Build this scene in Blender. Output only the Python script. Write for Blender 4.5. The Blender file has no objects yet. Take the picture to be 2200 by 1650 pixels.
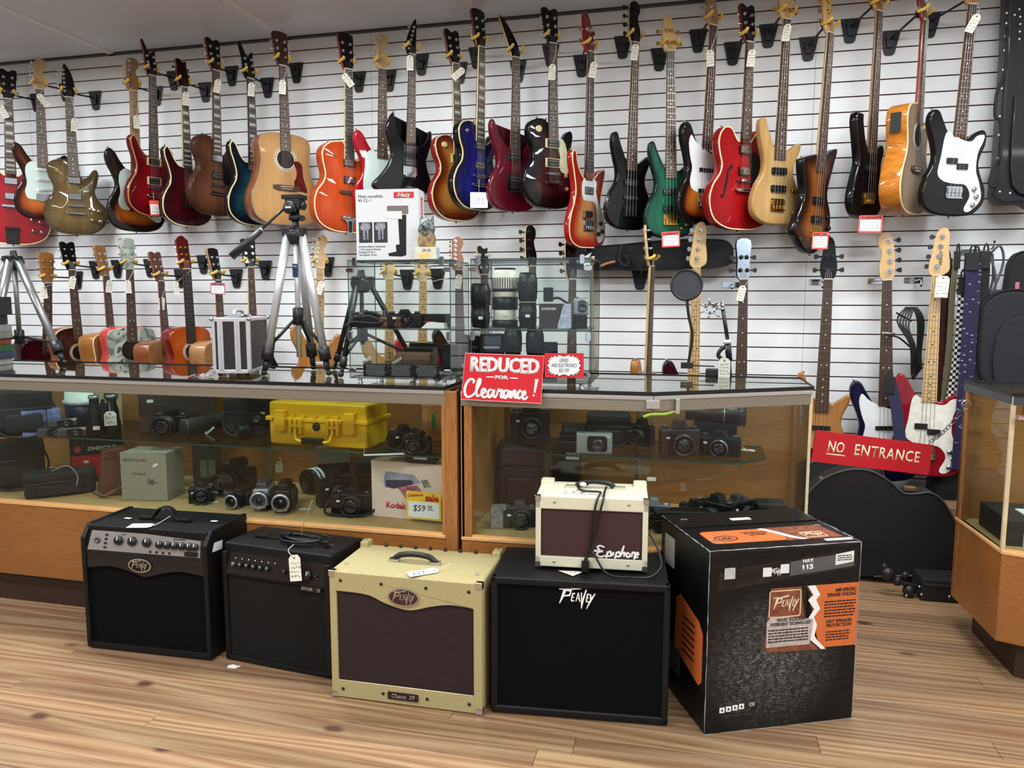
import bpy, bmesh, math, random
import numpy as np
from mathutils import Vector, Matrix, geometry
random.seed(7)
PI = math.pi
sc = bpy.context.scene
COL = sc.collection
# ---------------------------------------------------------------- camera (metres; slat wall = plane y 4.2, floor z 0)
EYE_Z = 1.3
FPX, PITCH, YAW, ROLL = 1594.7, .11227, .2356, .00101
_cy, _sy, _cp, _sp = math.cos(YAW), math.sin(YAW), math.cos(PITCH), math.sin(PITCH)
CF = Vector((-_sy*_cp, _cy*_cp, -_sp)); CR0 = Vector((_cy, _sy, 0)); CU0 = CR0.cross(CF)
CR = CR0*math.cos(ROLL) + CU0*math.sin(ROLL); CU = -CR0*math.sin(ROLL) + CU0*math.cos(ROLL)
EYE = Vector((0, 0, EYE_Z))
cd = bpy.data.cameras.new('camera'); cam = bpy.data.objects.new('camera', cd); COL.objects.link(cam)
cd.sensor_fit = 'HORIZONTAL'; cd.sensor_width = 36; cd.lens = 36*FPX/2200; cd.clip_start = .02; cd.clip_end = 60
Mc = Matrix((CR, CU, -CF)).transposed().to_4x4(); Mc.translation = EYE
cam.matrix_world = Mc
sc.camera = cam
# ---------------------------------------------------------------- world, lamps, exposure
sc.view_settings.view_transform = 'Standard'; sc.view_settings.look = 'None'
sc.view_settings.gamma = 1; sc.view_settings.use_curve_mapping = False
sc.view_settings.exposure = 0.95
w = bpy.data.worlds.new('world'); sc.world = w; w.use_nodes = True
w.node_tree.nodes['Background'].inputs[0].default_value = (.75, .85, 1, 1)
w.node_tree.nodes['Background'].inputs[1].default_value = .3
sc.cycles.max_bounces = 8; sc.cycles.diffuse_bounces = 3; sc.cycles.glossy_bounces = 4
sc.cycles.transparent_max_bounces = 24; sc.cycles.transmission_bounces = 6
sc.cycles.caustics_reflective = False; sc.cycles.caustics_refractive = False
sc.cycles.sample_clamp_indirect = 4
def area(name, loc, sx, sy, power, col, rot=(0, 0, 0)):
    d = bpy.data.lights.new(name, 'AREA'); d.shape = 'RECTANGLE'; d.size = sx; d.size_y = sy
    d.energy = power; d.color = col
    o = bpy.data.objects.new(name, d); COL.objects.link(o); o.location = loc; o.rotation_euler = rot
    return o
TUBES = [(-4.2, 2.9), (-1.7, 2.9), (.9, 2.9), (-4.2, 1.0), (-1.7, 1.0), (.9, 1.0), (3.0, 2.0), (-1.7, -1.2), (.9, -1.2), (3.4, -.6), (-4.6, -1.2)]
TUBES_PW = 24
for i, (x, y) in enumerate(TUBES):
    area('fluorescent_light', (x, y, 2.77), 1.2, .26, TUBES_PW, (.94, .975, 1))
# the shop window behind the photographer
area('window_daylight', (.6, -3.9, 1.55), 5.6, 2.1, 18, (.74, .87, 1), (PI/2, 0, 0))
# ---------------------------------------------------------------- picking points on planes of the room
def ray(px, py): return CF + CR*((px-1100)/FPX) - CU*((py-825)/FPX)
def atY(px, py, Y): d = ray(px, py); return EYE + d*(Y/d.y)
def atZ(px, py, Z): d = ray(px, py); return EYE + d*((Z-EYE_Z)/d.z)
def atP(px, py, p, n):
    d = ray(px, py); return EYE + d*((Vector(p)-EYE).dot(n)/d.dot(n))
# ---------------------------------------------------------------- materials
MATS = {}
def lin(c):
    return tuple(((v/255)/12.92 if v/255 <= .04045 else ((v/255+.055)/1.055)**2.4) for v in c)
def nodes(m): return m.node_tree.nodes, m.node_tree.links
def pm(name, rgb, rough=.5, metal=0, coat=0, var=.12, scale=30, bump=0, bscale=None, stretch=None, alpha=1, emit=0, spec=.5, coatr=.05):
    """principled material with a little procedural colour variation and relief; rgb 0-255 sRGB"""
    if name in MATS: return MATS[name]
    m = bpy.data.materials.new(name); m.use_nodes = True; N, L = nodes(m)
    b = N['Principled BSDF']; c = lin(rgb)
    b.inputs['Roughness'].default_value = rough; b.inputs['Metallic'].default_value = metal
    b.inputs['Coat Weight'].default_value = coat; b.inputs['Coat Roughness'].default_value = coatr
    b.inputs['Specular IOR Level'].default_value = spec
    tc = N.new('ShaderNodeTexCoord'); mp = N.new('ShaderNodeMapping'); L.new(tc.outputs['Object'], mp.inputs[0])
    if stretch: mp.inputs['Scale'].default_value = stretch
    nz = N.new('ShaderNodeTexNoise'); nz.inputs['Scale'].default_value = scale; nz.inputs['Detail'].default_value = 4
    L.new(mp.outputs[0], nz.inputs['Vector'])
    rp = N.new('ShaderNodeValToRGB'); L.new(nz.outputs[0], rp.inputs[0])
    e = rp.color_ramp.elements; e[0].position = .3; e[1].position = .7
    e[0].color = tuple(v*(1-var) for v in c)+(1,); e[1].color = tuple(min(1, v*(1+var)) for v in c)+(1,)
    L.new(rp.outputs[0], b.inputs['Base Color'])
    if bump:
        n2 = N.new('ShaderNodeTexNoise'); n2.inputs['Scale'].default_value = bscale or scale*6; n2.inputs['Detail'].default_value = 3
        L.new(mp.outputs[0], n2.inputs['Vector'])
        bp = N.new('ShaderNodeBump'); bp.inputs['Strength'].default_value = bump; bp.inputs['Distance'].default_value = .002
        L.new(n2.outputs[0], bp.inputs['Height']); L.new(bp.outputs[0], b.inputs['Normal'])
    if emit:
        L.new(rp.outputs[0], b.inputs['Emission Color']); b.inputs['Emission Strength'].default_value = emit
    MATS[name] = m; return m
def burst(name, stops, rough=.42, coat=.6, grain=.15, gscale=40, gstretch=(1, .08, 1)):
    """guitar lacquer whose colour runs from rim (0) to middle (1): 'edge' holds the distance from the rim"""
    if name in MATS: return MATS[name]
    m = bpy.data.materials.new(name); m.use_nodes = True; N, L = nodes(m); b = N['Principled BSDF']
    b.inputs['Roughness'].default_value = rough; b.inputs['Coat Weight'].default_value = coat; b.inputs['Coat Roughness'].default_value = .025; b.inputs['Specular IOR Level'].default_value = .1
    at = N.new('ShaderNodeAttribute'); at.attribute_name = 'edge'
    rp = N.new('ShaderNodeValToRGB'); L.new(at.outputs['Fac'], rp.inputs[0])
    el = rp.color_ramp.elements
    while len(el) < len(stops): el.new(.5)
    for e, (p, c) in zip(el, stops): e.position = p; e.color = tuple(v*.72 for v in lin(c))+(1,)
    tc = N.new('ShaderNodeTexCoord'); mp = N.new('ShaderNodeMapping'); mp.inputs['Scale'].default_value = gstretch
    L.new(tc.outputs['Object'], mp.inputs[0]); nz = N.new('ShaderNodeTexNoise'); nz.inputs['Scale'].default_value = gscale
    nz.inputs['Detail'].default_value = 5; nz.inputs['Distortion'].default_value = .6
    L.new(mp.outputs[0], nz.inputs['Vector'])
    mr = N.new('ShaderNodeMapRange'); L.new(nz.outputs[0], mr.inputs[0]); mr.inputs[1].default_value = .3; mr.inputs[2].default_value = .7
    mr.inputs[3].default_value = 1-grain; mr.inputs[4].default_value = 1+grain
    mx = N.new('ShaderNodeVectorMath'); mx.operation = 'SCALE'; L.new(rp.outputs[0], mx.inputs[0]); L.new(mr.outputs[0], mx.inputs['Scale'])
    L.new(mx.outputs[0], b.inputs['Base Color'])
    MATS[name] = m; return m
def glass(name, tint=(225, 240, 235), refl=1.0, body=.05):
    """thin pane: see-through, with a mirror reflection that grows at grazing angles"""
    if name in MATS: return MATS[name]
    m = bpy.data.materials.new(name); m.use_nodes = True; N, L = nodes(m)
    for n in list(N):
        if n.type == 'BSDF_PRINCIPLED': N.remove(n)
    tr = N.new('ShaderNodeBsdfTransparent'); tr.inputs[0].default_value = lin(tint)+(1,)
    gl = N.new('ShaderNodeBsdfGlossy'); gl.inputs['Roughness'].default_value = .01
    gl.inputs['Color'].default_value = (refl, refl, refl, 1)
    fr = N.new('ShaderNodeFresnel'); fr.inputs['IOR'].default_value = 1.5
    geo = N.new('ShaderNodeNewGeometry')
    sel = N.new('ShaderNodeMix'); sel.data_type = 'FLOAT'; L.new(geo.outputs['Backfacing'], sel.inputs[0])
    sel.inputs[2].default_value = 1.5; sel.inputs[3].default_value = 1/1.5
    L.new(sel.outputs[0], fr.inputs['IOR'])
    mx = N.new('ShaderNodeMixShader'); L.new(fr.outputs[0], mx.inputs[0]); L.new(tr.outputs[0], mx.inputs[1]); L.new(gl.outputs[0], mx.inputs[2])
    L.new(mx.outputs[0], N['Material Output'].inputs[0])
    MATS[name] = m; return m
def wood(name, c1, c2, rough=.4, gscale=6, stretch=(1, 1, .06), coat=.1, var=.25, speck=0.0, coords='Object'):
    if name in MATS: return MATS[name]
    m = bpy.data.materials.new(name); m.use_nodes = True; N, L = nodes(m); b = N['Principled BSDF']
    b.inputs['Roughness'].default_value = rough; b.inputs['Coat Weight'].default_value = coat; b.inputs['Coat Roughness'].default_value = .15
    tc = N.new('ShaderNodeTexCoord'); mp = N.new('ShaderNodeMapping'); mp.inputs['Scale'].default_value = stretch
    L.new(tc.outputs[coords], mp.inputs[0])
    nz = N.new('ShaderNodeTexNoise'); nz.inputs['Scale'].default_value = gscale*6; nz.inputs['Detail'].default_value = 8; nz.inputs['Roughness'].default_value = .65; nz.inputs['Distortion'].default_value = 1.2
    L.new(mp.outputs[0], nz.inputs['Vector'])
    rp = N.new('ShaderNodeValToRGB'); L.new(nz.outputs[0], rp.inputs[0]); e = rp.color_ramp.elements
    e[0].position = .32; e[1].position = .68; e[0].color = lin(c1)+(1,); e[1].color = lin(c2)+(1,)
    out = rp.outputs[0]
    n3 = N.new('ShaderNodeTexNoise'); n3.inputs['Scale'].default_value = 2.2; n3.inputs['Detail'].default_value = 2; L.new(tc.outputs[coords], n3.inputs['Vector'])
    mr = N.new('ShaderNodeMapRange'); L.new(n3.outputs[0], mr.inputs[0]); mr.inputs[1].default_value = .3; mr.inputs[2].default_value = .7; mr.inputs[3].default_value = 1-var*.5; mr.inputs[4].default_value = 1+var*.5
    mx = N.new('ShaderNodeVectorMath'); mx.operation = 'SCALE'; L.new(out, mx.inputs[0]); L.new(mr.outputs[0], mx.inputs['Scale']); out = mx.outputs[0]
    if speck:   # worn, scuffed patches of bare pale wood
        n4 = N.new('ShaderNodeTexNoise'); n4.inputs['Scale'].default_value = 9; n4.inputs['Detail'].default_value = 9; n4.inputs['Roughness'].default_value = .8
        L.new(tc.outputs[coords], n4.inputs['Vector'])
        r4 = N.new('ShaderNodeValToRGB'); L.new(n4.outputs[0], r4.inputs[0]); r4.color_ramp.elements[0].position = .66; r4.color_ramp.elements[1].position = .76
        r4.color_ramp.elements[0].color = (0, 0, 0, 1); r4.color_ramp.elements[1].color = (speck, speck, speck, 1)
        mm = N.new('ShaderNodeMixRGB'); L.new(r4.outputs[0], mm.inputs[0]); L.new(out, mm.inputs[1]); mm.inputs[2].default_value = lin((205, 165, 120))+(1,); out = mm.outputs[0]
    L.new(out, b.inputs['Base Color'])
    bp = N.new('ShaderNodeBump'); bp.inputs['Strength'].default_value = .15; bp.inputs['Distance'].default_value = .001
    L.new(nz.outputs[0], bp.inputs['Height']); L.new(bp.outputs[0], b.inputs['Normal'])
    MATS[name] = m; return m
# ---------------------------------------------------------------- mesh building
class MB:
    def __init__(s): s.v = []; s.f = []; s.mi = []; s.sm = []; s.att = {}
    def add(s, vs, fs, mi=0, smooth=False, m=None):
        o = len(s.v)
        if m is not None: vs = [m @ Vector(v) for v in vs]
        s.v += [tuple(v) for v in vs]; s.f += [tuple(i+o for i in f) for f in fs]
        s.mi += [mi]*len(fs); s.sm += [smooth]*len(fs); return s
    def box(s, x0, x1, y0, y1, z0, z1, mi=0, m=None):
        v = [(x0, y0, z0), (x1, y0, z0), (x1, y1, z0), (x0, y1, z0), (x0, y0, z1), (x1, y0, z1), (x1, y1, z1), (x0, y1, z1)]
        return s.add(v, [(0, 3, 2, 1), (4, 5, 6, 7), (0, 1, 5, 4), (1, 2, 6, 5), (2, 3, 7, 6), (3, 0, 4, 7)], mi, False, m)
    def cbox(s, c, sz, mi=0, m=None):
        return s.box(c[0]-sz[0]/2, c[0]+sz[0]/2, c[1]-sz[1]/2, c[1]+sz[1]/2, c[2]-sz[2]/2, c[2]+sz[2]/2, mi, m)
    def cyl(s, p0, p1, r0, r1=None, n=12, mi=0, m=None, caps=True):
        r1 = r0 if r1 is None else r1
        return s.tube([p0, p1], [r0, r1], n, mi, m, caps)
    def tube(s, pts, r, n=8, mi=0, m=None, caps=True, closed=False):
        P = [Vector(p) for p in pts]; k = len(P); R = list(r) if hasattr(r, '__len__') else [r]*k
        vs = []; fs = []; up = None
        for i, p in enumerate(P):
            if closed: d = P[(i+1) % k]-P[i-1]
            else: d = P[min(i+1, k-1)]-P[max(i-1, 0)]
            d = d.normalized() if d.length > 1e-9 else Vector((0, 0, 1))
            if up is None: up = Vector((0, 0, 1)) if abs(d.z) < .9 else Vector((1, 0, 0))
            a = d.cross(up)
            a = a.normalized() if a.length > 1e-6 else d.orthogonal().normalized()
            b = a.cross(d).normalized(); up = b
            for j in range(n):
                t = 2*PI*j/n; vs.append(p + (a*math.cos(t)+b*math.sin(t))*R[i])
        for i in range(k if closed else k-1):
            for j in range(n):
                i2 = (i+1) % k; fs.append((i*n+j, i*n+(j+1) % n, i2*n+(j+1) % n, i2*n+j))
        s.add(vs, fs, mi, True, m)
        if caps and not closed:
            o = len(s.v)-len(vs)
            s.f += [tuple(o+j for j in range(n))[::-1], tuple(o+(k-1)*n+j for j in range(n))]; s.mi += [mi]*2; s.sm += [False]*2
        return s
    def lathe(s, prof, n=20, mi=0, m=None, smooth=True, caps=True):
        """profile [(r, z)] spun about local z"""
        vs = []; fs = []
        for (r, z) in prof:
            for j in range(n): t = 2*PI*j/n; vs.append((r*math.cos(t), r*math.sin(t), z))
        for i in range(len(prof)-1):
            for j in range(n): fs.append((i*n+j, i*n+(j+1) % n, (i+1)*n+(j+1) % n, (i+1)*n+j))
        s.add(vs, fs, mi, smooth, m); o = len(s.v)-len(vs)
        if caps and prof[0][0] > 1e-5: s.f.append(tuple(o+j for j in range(n))[::-1]); s.mi.append(mi); s.sm.append(False)
        if caps and prof[-1][0] > 1e-5: s.f.append(tuple(o+(len(prof)-1)*n+j for j in range(n))); s.mi.append(mi); s.sm.append(False)
        return s
    def prism(s, ol, z0, z1, mi=0, m=None, smooth=False):
        """outline [(x, y)] counter-clockwise, extruded z0..z1"""
        if sum(a[0]*b[1]-b[0]*a[1] for a, b in zip(ol, ol[1:]+ol[:1])) < 0: ol = ol[::-1]
        k = len(ol); vs = [(x, y, z0) for x, y in ol]+[(x, y, z1) for x, y in ol]
        s.add(vs, [tuple(range(k))[::-1], tuple(range(k, 2*k))], mi, False, m); o = len(s.v)-2*k
        for i in range(k): s.f.append((o+i, o+(i+1) % k, o+k+(i+1) % k, o+k+i)); s.mi.append(mi); s.sm.append(smooth)
        return s
    def ball(s, c, r, n=12, mi=0, m=None):
        rx, ry, rz = r if hasattr(r, '__len__') else (r, r, r)
        vs = []; fs = []; k = n//2
        for i in range(k+1):
            a = PI*i/k
            for j in range(n): t = 2*PI*j/n; vs.append((c[0]+rx*math.sin(a)*math.cos(t), c[1]+ry*math.sin(a)*math.sin(t), c[2]-rz*math.cos(a)))
        for i in range(k):
            for j in range(n): fs.append((i*n+j, i*n+(j+1) % n, (i+1)*n+(j+1) % n, (i+1)*n+j))
        return s.add(vs, fs, mi, True, m)
    def mesh(s, name, mats, bevel=0, seg=2, weld=False):
        me = bpy.data.meshes.new(name); me.from_pydata(s.v, [], s.f); me.update()
        me.polygons.foreach_set('material_index', s.mi); me.polygons.foreach_set('use_smooth', s.sm)
        for mt in (mats if isinstance(mats, (list, tuple)) else [mats]): me.materials.append(mt)
        for k, a in s.att.items():
            at = me.attributes.new(k, 'FLOAT', 'POINT'); at.data.foreach_set('value', a)
        if bevel or weld:
            bm = bmesh.new(); bm.from_mesh(me)
            if weld: bmesh.ops.remove_doubles(bm, verts=bm.verts, dist=1e-5)
            if bevel:
                ed = [e for e in bm.edges if len(e.link_faces) == 2 and e.calc_face_angle(0) > .5]
                bmesh.ops.bevel(bm, geom=ed, offset=bevel, segments=seg, profile=.6, affect='EDGES', clamp_overlap=True)
            bm.to_mesh(me); bm.free()
        return me
def clean(o, label=None, cat=None, group=None, kind=None):
    if label: o['label'] = label
    if cat: o['category'] = cat
    if group: o['group'] = group
    if kind: o['kind'] = kind
    return o
def link(name, me, parent=None, M=None):
    o = bpy.data.objects.new(name, me); COL.objects.link(o)
    if parent is not None: o.parent = parent
    if M is not None: o.matrix_basis = M
    return o
def part(name, mb, mats, parent, label=None, M=None, bevel=0, kind=None, seg=2, **k):
    me = mb.mesh(name, mats, bevel, seg, **k) if isinstance(mb, MB) else mb
    return clean(link(name, me, parent, M), label=label, kind=kind)
def thing(name, label, cat, M=None, group=None):
    if M is None: M = Matrix()
    elif not isinstance(M, Matrix): M = Matrix.Translation(M)
    return clean(link(name, None, None, M), label, cat, group)
def single(name, mb, mats, label, cat, M=None, group=None, bevel=0, seg=2):
    return clean(part(name, mb, mats, None, None, M, bevel, None, seg), label, cat, group)
def struct(name, mb, mats, parent=None, M=None, bevel=0):
    o = part(name, mb, mats, parent, None, M, bevel)
    if parent is None: o['kind'] = 'structure'
    return o
def XYZ(x, y, z, rz=0, s=1): return Matrix.Translation((x, y, z)) @ Matrix.Rotation(rz, 4, 'Z') @ Matrix.Scale(s, 4)
def frame(o, x, y):
    """matrix with origin o, local x along x, local y as near y as possible"""
    x = Vector(x).normalized(); y = Vector(y); y = (y-x*y.dot(x)).normalized(); z = x.cross(y)
    M = Matrix((x, y, z)).transposed().to_4x4(); M.translation = Vector(o); return M
def FRONT(x, y, z, t=0): return Matrix.Translation((x, y, z)) @ Matrix.Rotation(PI/2, 4, 'X') @ Matrix.Rotation(t, 4, 'Z')   # faces -y
def TOP(x, y, z, t=0): return Matrix.Translation((x, y, z)) @ Matrix.Rotation(t, 4, 'Z')
def LEFT(x, y, z, t=0): return Matrix.Translation((x, y, z)) @ Matrix.Rotation(-PI/2, 4, 'Z') @ Matrix.Rotation(PI/2, 4, 'X') @ Matrix.Rotation(t, 4, 'Z')
def RIGHT(x, y, z, t=0): return Matrix.Translation((x, y, z)) @ Matrix.Rotation(PI/2, 4, 'Z') @ Matrix.Rotation(PI/2, 4, 'X') @ Matrix.Rotation(t, 4, 'Z')
_tx = {}
def text(s, parent, mat, M, w=None, h=None, bold=0, shear=0, ext=.0004, name='lettering', label=None, space=1, align='C'):
    """raised print: letters as a thin mesh, fitted to w x h metres about M's origin"""
    key = (s, w, h, bold, shear, ext, mat.name, space, align)
    if key not in _tx:
        c = bpy.data.curves.new('lettering', 'FONT'); c.body = s; c.size = 1; c.offset = bold; c.shear = shear
        c.space_character = space; c.space_line = .95; c.resolution_u = 2
        if align == 'C': c.align_x = 'CENTER'
        elif align == 'R': c.align_x = 'RIGHT'
        o = bpy.data.objects.new('lettering', c); COL.objects.link(o)
        me = bpy.data.meshes.new_from_object(o); bpy.data.objects.remove(o); bpy.data.curves.remove(c)
        n = len(me.vertices); a = np.zeros(n*3); me.vertices.foreach_get('co', a); a = a.reshape(-1, 3)
        lo, hi = a.min(0), a.max(0); sz = hi-lo; mid = (lo+hi)/2
        sx = w/sz[0] if w else None; sy = h/sz[1] if h else None
        sx = sx or sy; sy = sy or sx
        a = (a-mid)*[sx, sy, 1]; me.vertices.foreach_set('co', a.ravel()); me.update()
        bm = bmesh.new(); bm.from_mesh(me)
        r = bmesh.ops.extrude_face_region(bm, geom=bm.faces[:])
        for v in r['geom']:
            if isinstance(v, bmesh.types.BMVert): v.co.z += ext
        bmesh.ops.recalc_face_normals(bm, faces=bm.faces); bm.to_mesh(me); bm.free()
        me.materials.clear(); me.materials.append(mat); me.name = 'lettering'; _tx[key] = me
    return clean(link(name, _tx[key], parent, M), label)
def stroke(mb, pts, r, h=.0006, mi=0, m=None):
    """flat pen or brush stroke of half-width r along 2-D points, h thick"""
    P = [Vector((p[0], p[1])) for p in pts]; k = len(P); R = r if hasattr(r, '__len__') else [r]*k
    L_, R_ = [], []
    for i in range(k):
        d = P[min(i+1, k-1)]-P[max(i-1, 0)]; d = d.normalized() if d.length else Vector((1, 0)); n = Vector((-d.y, d.x))
        L_.append(P[i]+n*R[i]); R_.append(P[i]-n*R[i])
    e = 4e-6*len(mb.v)/4; vs = [(p.x, p.y, z+(e+i % k*6e-6 if z else 0)) for z in (0, h) for i, p in enumerate(L_+R_)]
    fs = []
    for i in range(k-1):
        fs += [(2*k+i, 3*k+i, 3*k+i+1, 2*k+i+1), (i, i+1, k+i+1, k+i), (i, 2*k+i, 2*k+i+1, i+1), (k+i, k+i+1, 3*k+i+1, 3*k+i)]
    fs += [(0, k, 3*k, 2*k), (k-1, 3*k-1, 4*k-1, 2*k-1)]
    mb.add(vs, fs, mi, False, m); return mb
def crom(pts, n=6, closed=True):
    P = [Vector(p) for p in pts]; k = len(P); out = []
    for i in range(k if closed else k-1):
        if closed: a, b, c, d = P[i-1], P[i], P[(i+1) % k], P[(i+2) % k]
        else: a, b, c, d = P[max(i-1, 0)], P[i], P[i+1], P[min(i+2, k-1)]
        for j in range(n):
            t = j/n
            out.append(.5*((2*b)+(c-a)*t+(2*a-5*b+4*c-d)*t*t+(3*b-a-3*c+d)*t**3))
    if not closed: out.append(P[-1])
    return [tuple(v) for v in out]
def rrect(w, h, r, n=4, cx=0, cy=0):
    o = []
    for (sx, sy, a0) in ((1, 1, 0), (-1, 1, 90), (-1, -1, 180), (1, -1, 270)):
        for i in range(n+1):
            a = math.radians(a0+90*i/n); o.append((cx+sx*(w/2-r)+r*math.cos(a), cy+sy*(h/2-r)+r*math.sin(a)))
    return o
def ell(a, b, n=24, cx=0, cy=0): return [(cx+a*math.cos(2*PI*i/n), cy+b*math.sin(2*PI*i/n)) for i in range(n)]
def scribble(mb, w, lines, h, seed=0, r=.0005, m=None, mi=0):
    """rows of illegible handwriting"""
    rnd = random.Random(seed)
    for i in range(lines):
        y = h/2-(i+.5)*h/lines; x = -w/2+rnd.random()*w*.15; end = w/2-rnd.random()*w*.2
        while x < end:
            k = rnd.randint(4, 7); p = []
            for j in range(k): p.append((x, y+rnd.uniform(-.36, .36)*h/lines)); x += w*.045
            stroke(mb, p, r, .0003, mi, m); x += w*.04
    return mb
# ================================================================ the room
WY = 4.2                 # face of the slat wall
CEIL = 2.857
def floor_mat(name):
    m = bpy.data.materials.new(name); m.use_nodes = True; N, L = nodes(m); b = N['Principled BSDF']
    b.inputs['Roughness'].default_value = .33; b.inputs['Coat Weight'].default_value = .25; b.inputs['Coat Roughness'].default_value = .22
    oi = N.new('ShaderNodeObjectInfo'); tc = N.new('ShaderNodeTexCoord')
    add = N.new('ShaderNodeVectorMath'); add.operation = 'ADD'
    sc_ = N.new('ShaderNodeVectorMath'); sc_.operation = 'SCALE'; sc_.inputs[0].default_value = (37, 19, 5); L.new(oi.outputs['Random'], sc_.inputs['Scale'])
    L.new(tc.outputs['Object'], add.inputs[0]); L.new(sc_.outputs[0], add.inputs[1])
    # slow warp makes the cathedral figure of flat-sawn pine
    wp = N.new('ShaderNodeTexNoise'); wp.inputs['Scale'].default_value = 1.0; wp.inputs['Detail'].default_value = 1
    mw = N.new('ShaderNodeMapping'); mw.inputs['Scale'].default_value = (.75, 9, 1); L.new(add.outputs[0], mw.inputs[0]); L.new(mw.outputs[0], wp.inputs['Vector'])
    sx = N.new('ShaderNodeSeparateXYZ'); L.new(add.outputs[0], sx.inputs[0])
    a = N.new('ShaderNodeMath'); a.operation = 'MULTIPLY'; L.new(sx.outputs['Y'], a.inputs[0]); a.inputs[1].default_value = 26
    c = N.new('ShaderNodeMath'); c.operation = 'MULTIPLY_ADD'; L.new(wp.outputs[0], c.inputs[0]); c.inputs[1].default_value = 5.0; L.new(a.outputs[0], c.inputs[2])
    sn = N.new('ShaderNodeMath'); sn.operation = 'PINGPONG'; L.new(c.outputs[0], sn.inputs[0]); sn.inputs[1].default_value = .5
    fine = N.new('ShaderNodeTexNoise'); fine.inputs['Scale'].default_value = 1; fine.inputs['Detail'].default_value = 6; fine.inputs['Roughness'].default_value = .7
    mf = N.new('ShaderNodeMapping'); mf.inputs['Scale'].default_value = (2.2, 90, 1); L.new(add.outputs[0], mf.inputs[0]); L.new(mf.outputs[0], fine.inputs['Vector'])
    s2 = N.new('ShaderNodeMath'); s2.operation = 'MULTIPLY_ADD'; L.new(fine.outputs[0], s2.inputs[0]); s2.inputs[1].default_value = .62; 
    s3 = N.new('ShaderNodeMath'); s3.operation = 'MULTIPLY_ADD'; L.new(sn.outputs[0], s3.inputs[0]); s3.inputs[1].default_value = .62; s3.inputs[2].default_value = -.02
    L.new(s3.outputs[0], s2.inputs[2])
    rp = N.new('ShaderNodeValToRGB'); L.new(s2.outputs[0], rp.inputs[0]); e = rp.color_ramp.elements
    e[0].position = .18; e[0].color = lin((190, 160, 126))+(1,); e[1].position = .82; e[1].color = lin((98, 62, 40))+(1,)
    for p, q in ((.38, (172, 138, 102)), (.56, (152, 114, 80)), (.70, (124, 84, 54))): k = e.new(p); k.color = lin(q)+(1,)
    # plank to plank tone
    hs = N.new('ShaderNodeHueSaturation'); L.new(rp.outputs[0], hs.inputs['Color'])
    mr = N.new('ShaderNodeMapRange'); L.new(oi.outputs['Random'], mr.inputs[0]); mr.inputs[3].default_value = .60; mr.inputs[4].default_value = .96; L.new(mr.outputs[0], hs.inputs['Value'])
    mh = N.new('ShaderNodeMapRange'); L.new(wp.outputs[0], mh.inputs[0]); mh.inputs[3].default_value = .49; mh.inputs[4].default_value = .51; L.new(mh.outputs[0], hs.inputs['Hue'])
    # knots
    vo = N.new('ShaderNodeTexVoronoi'); mk = N.new('ShaderNodeMapping'); mk.inputs['Scale'].default_value = (3.2, 6.5, 1); L.new(add.outputs[0], mk.inputs[0])
    nk = N.new('ShaderNodeTexNoise'); nk.inputs['Scale'].default_value = 12; L.new(add.outputs[0], nk.inputs['Vector'])
    ak = N.new('ShaderNodeVectorMath'); ak.operation = 'MULTIPLY_ADD'; L.new(nk.outputs['Color'], ak.inputs[0]); ak.inputs[1].default_value = (.12, .12, 0); L.new(mk.outputs[0], ak.inputs[2])
    L.new(ak.outputs[0], vo.inputs['Vector']); vo.inputs['Scale'].default_value = 1
    rk = N.new('ShaderNodeValToRGB'); L.new(vo.outputs['Distance'], rk.inputs[0]); rk.color_ramp.elements[0].position = .06; rk.color_ramp.elements[1].position = .15
    rk.color_ramp.elements[0].color = (1, 1, 1, 1); rk.color_ramp.elements[1].color = (0, 0, 0, 1)
    # only some cells hold a knot
    sc2 = N.new('ShaderNodeSeparateXYZ'); L.new(vo.outputs['Color'], sc2.inputs[0])
    gt = N.new('ShaderNodeMath'); gt.operation = 'GREATER_THAN'; L.new(sc2.outputs['X'], gt.inputs[0]); gt.inputs[1].default_value = .30
    mu = N.new('ShaderNodeMath'); mu.operation = 'MULTIPLY'; L.new(rk.outputs[0], mu.inputs[0]); L.new(gt.outputs[0], mu.inputs[1])
    mx = N.new('ShaderNodeMixRGB'); L.new(mu.outputs[0], mx.inputs[0]); L.new(hs.outputs[0], mx.inputs[1]); mx.inputs[2].default_value = lin((78, 50, 34))+(1,)
    L.new(mx.outputs[0], b.inputs['Base Color'])
    rr = N.new('ShaderNodeMapRange'); L.new(fine.outputs[0], rr.inputs[0]); rr.inputs[3].default_value = .28; rr.inputs[4].default_value = .55; L.new(rr.outputs[0], b.inputs['Roughness'])
    return m
M_floor = floor_mat('pine planks')
M_gap = pm('gap dark', (50, 34, 22), .9)
M_slat = pm('white melamine', (236, 239, 240), .4, var=.03, scale=3)
M_mdf = pm('raw fibreboard edge', (150, 104, 84), .8, var=.15)
M_mdf2 = pm('fibreboard backing', (96, 66, 56), .85, var=.15)
M_ceil = pm('grey ceiling board', (210, 216, 226), .55, var=.05, scale=240, stretch=(.1, 1, 1), bump=.1)
M_shop = pm('crowded shop wall', (96, 88, 80), .8, var=.5, scale=2.5)
M_wallp = pm('painted wall', (190, 190, 190), .7, var=.05, scale=3)
X0, X1, Y0 = -6.737, 4.0, -4.0
fb = MB().box(X0-.2, X1+.2, Y0-.2, WY+.2, -.12, -.022); struct('floor', fb, M_gap)
floor = bpy.data.objects['floor']
rnd = random.Random(11)
PW = .086
pl_mesh = {}
y = .62; r = 0
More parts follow.
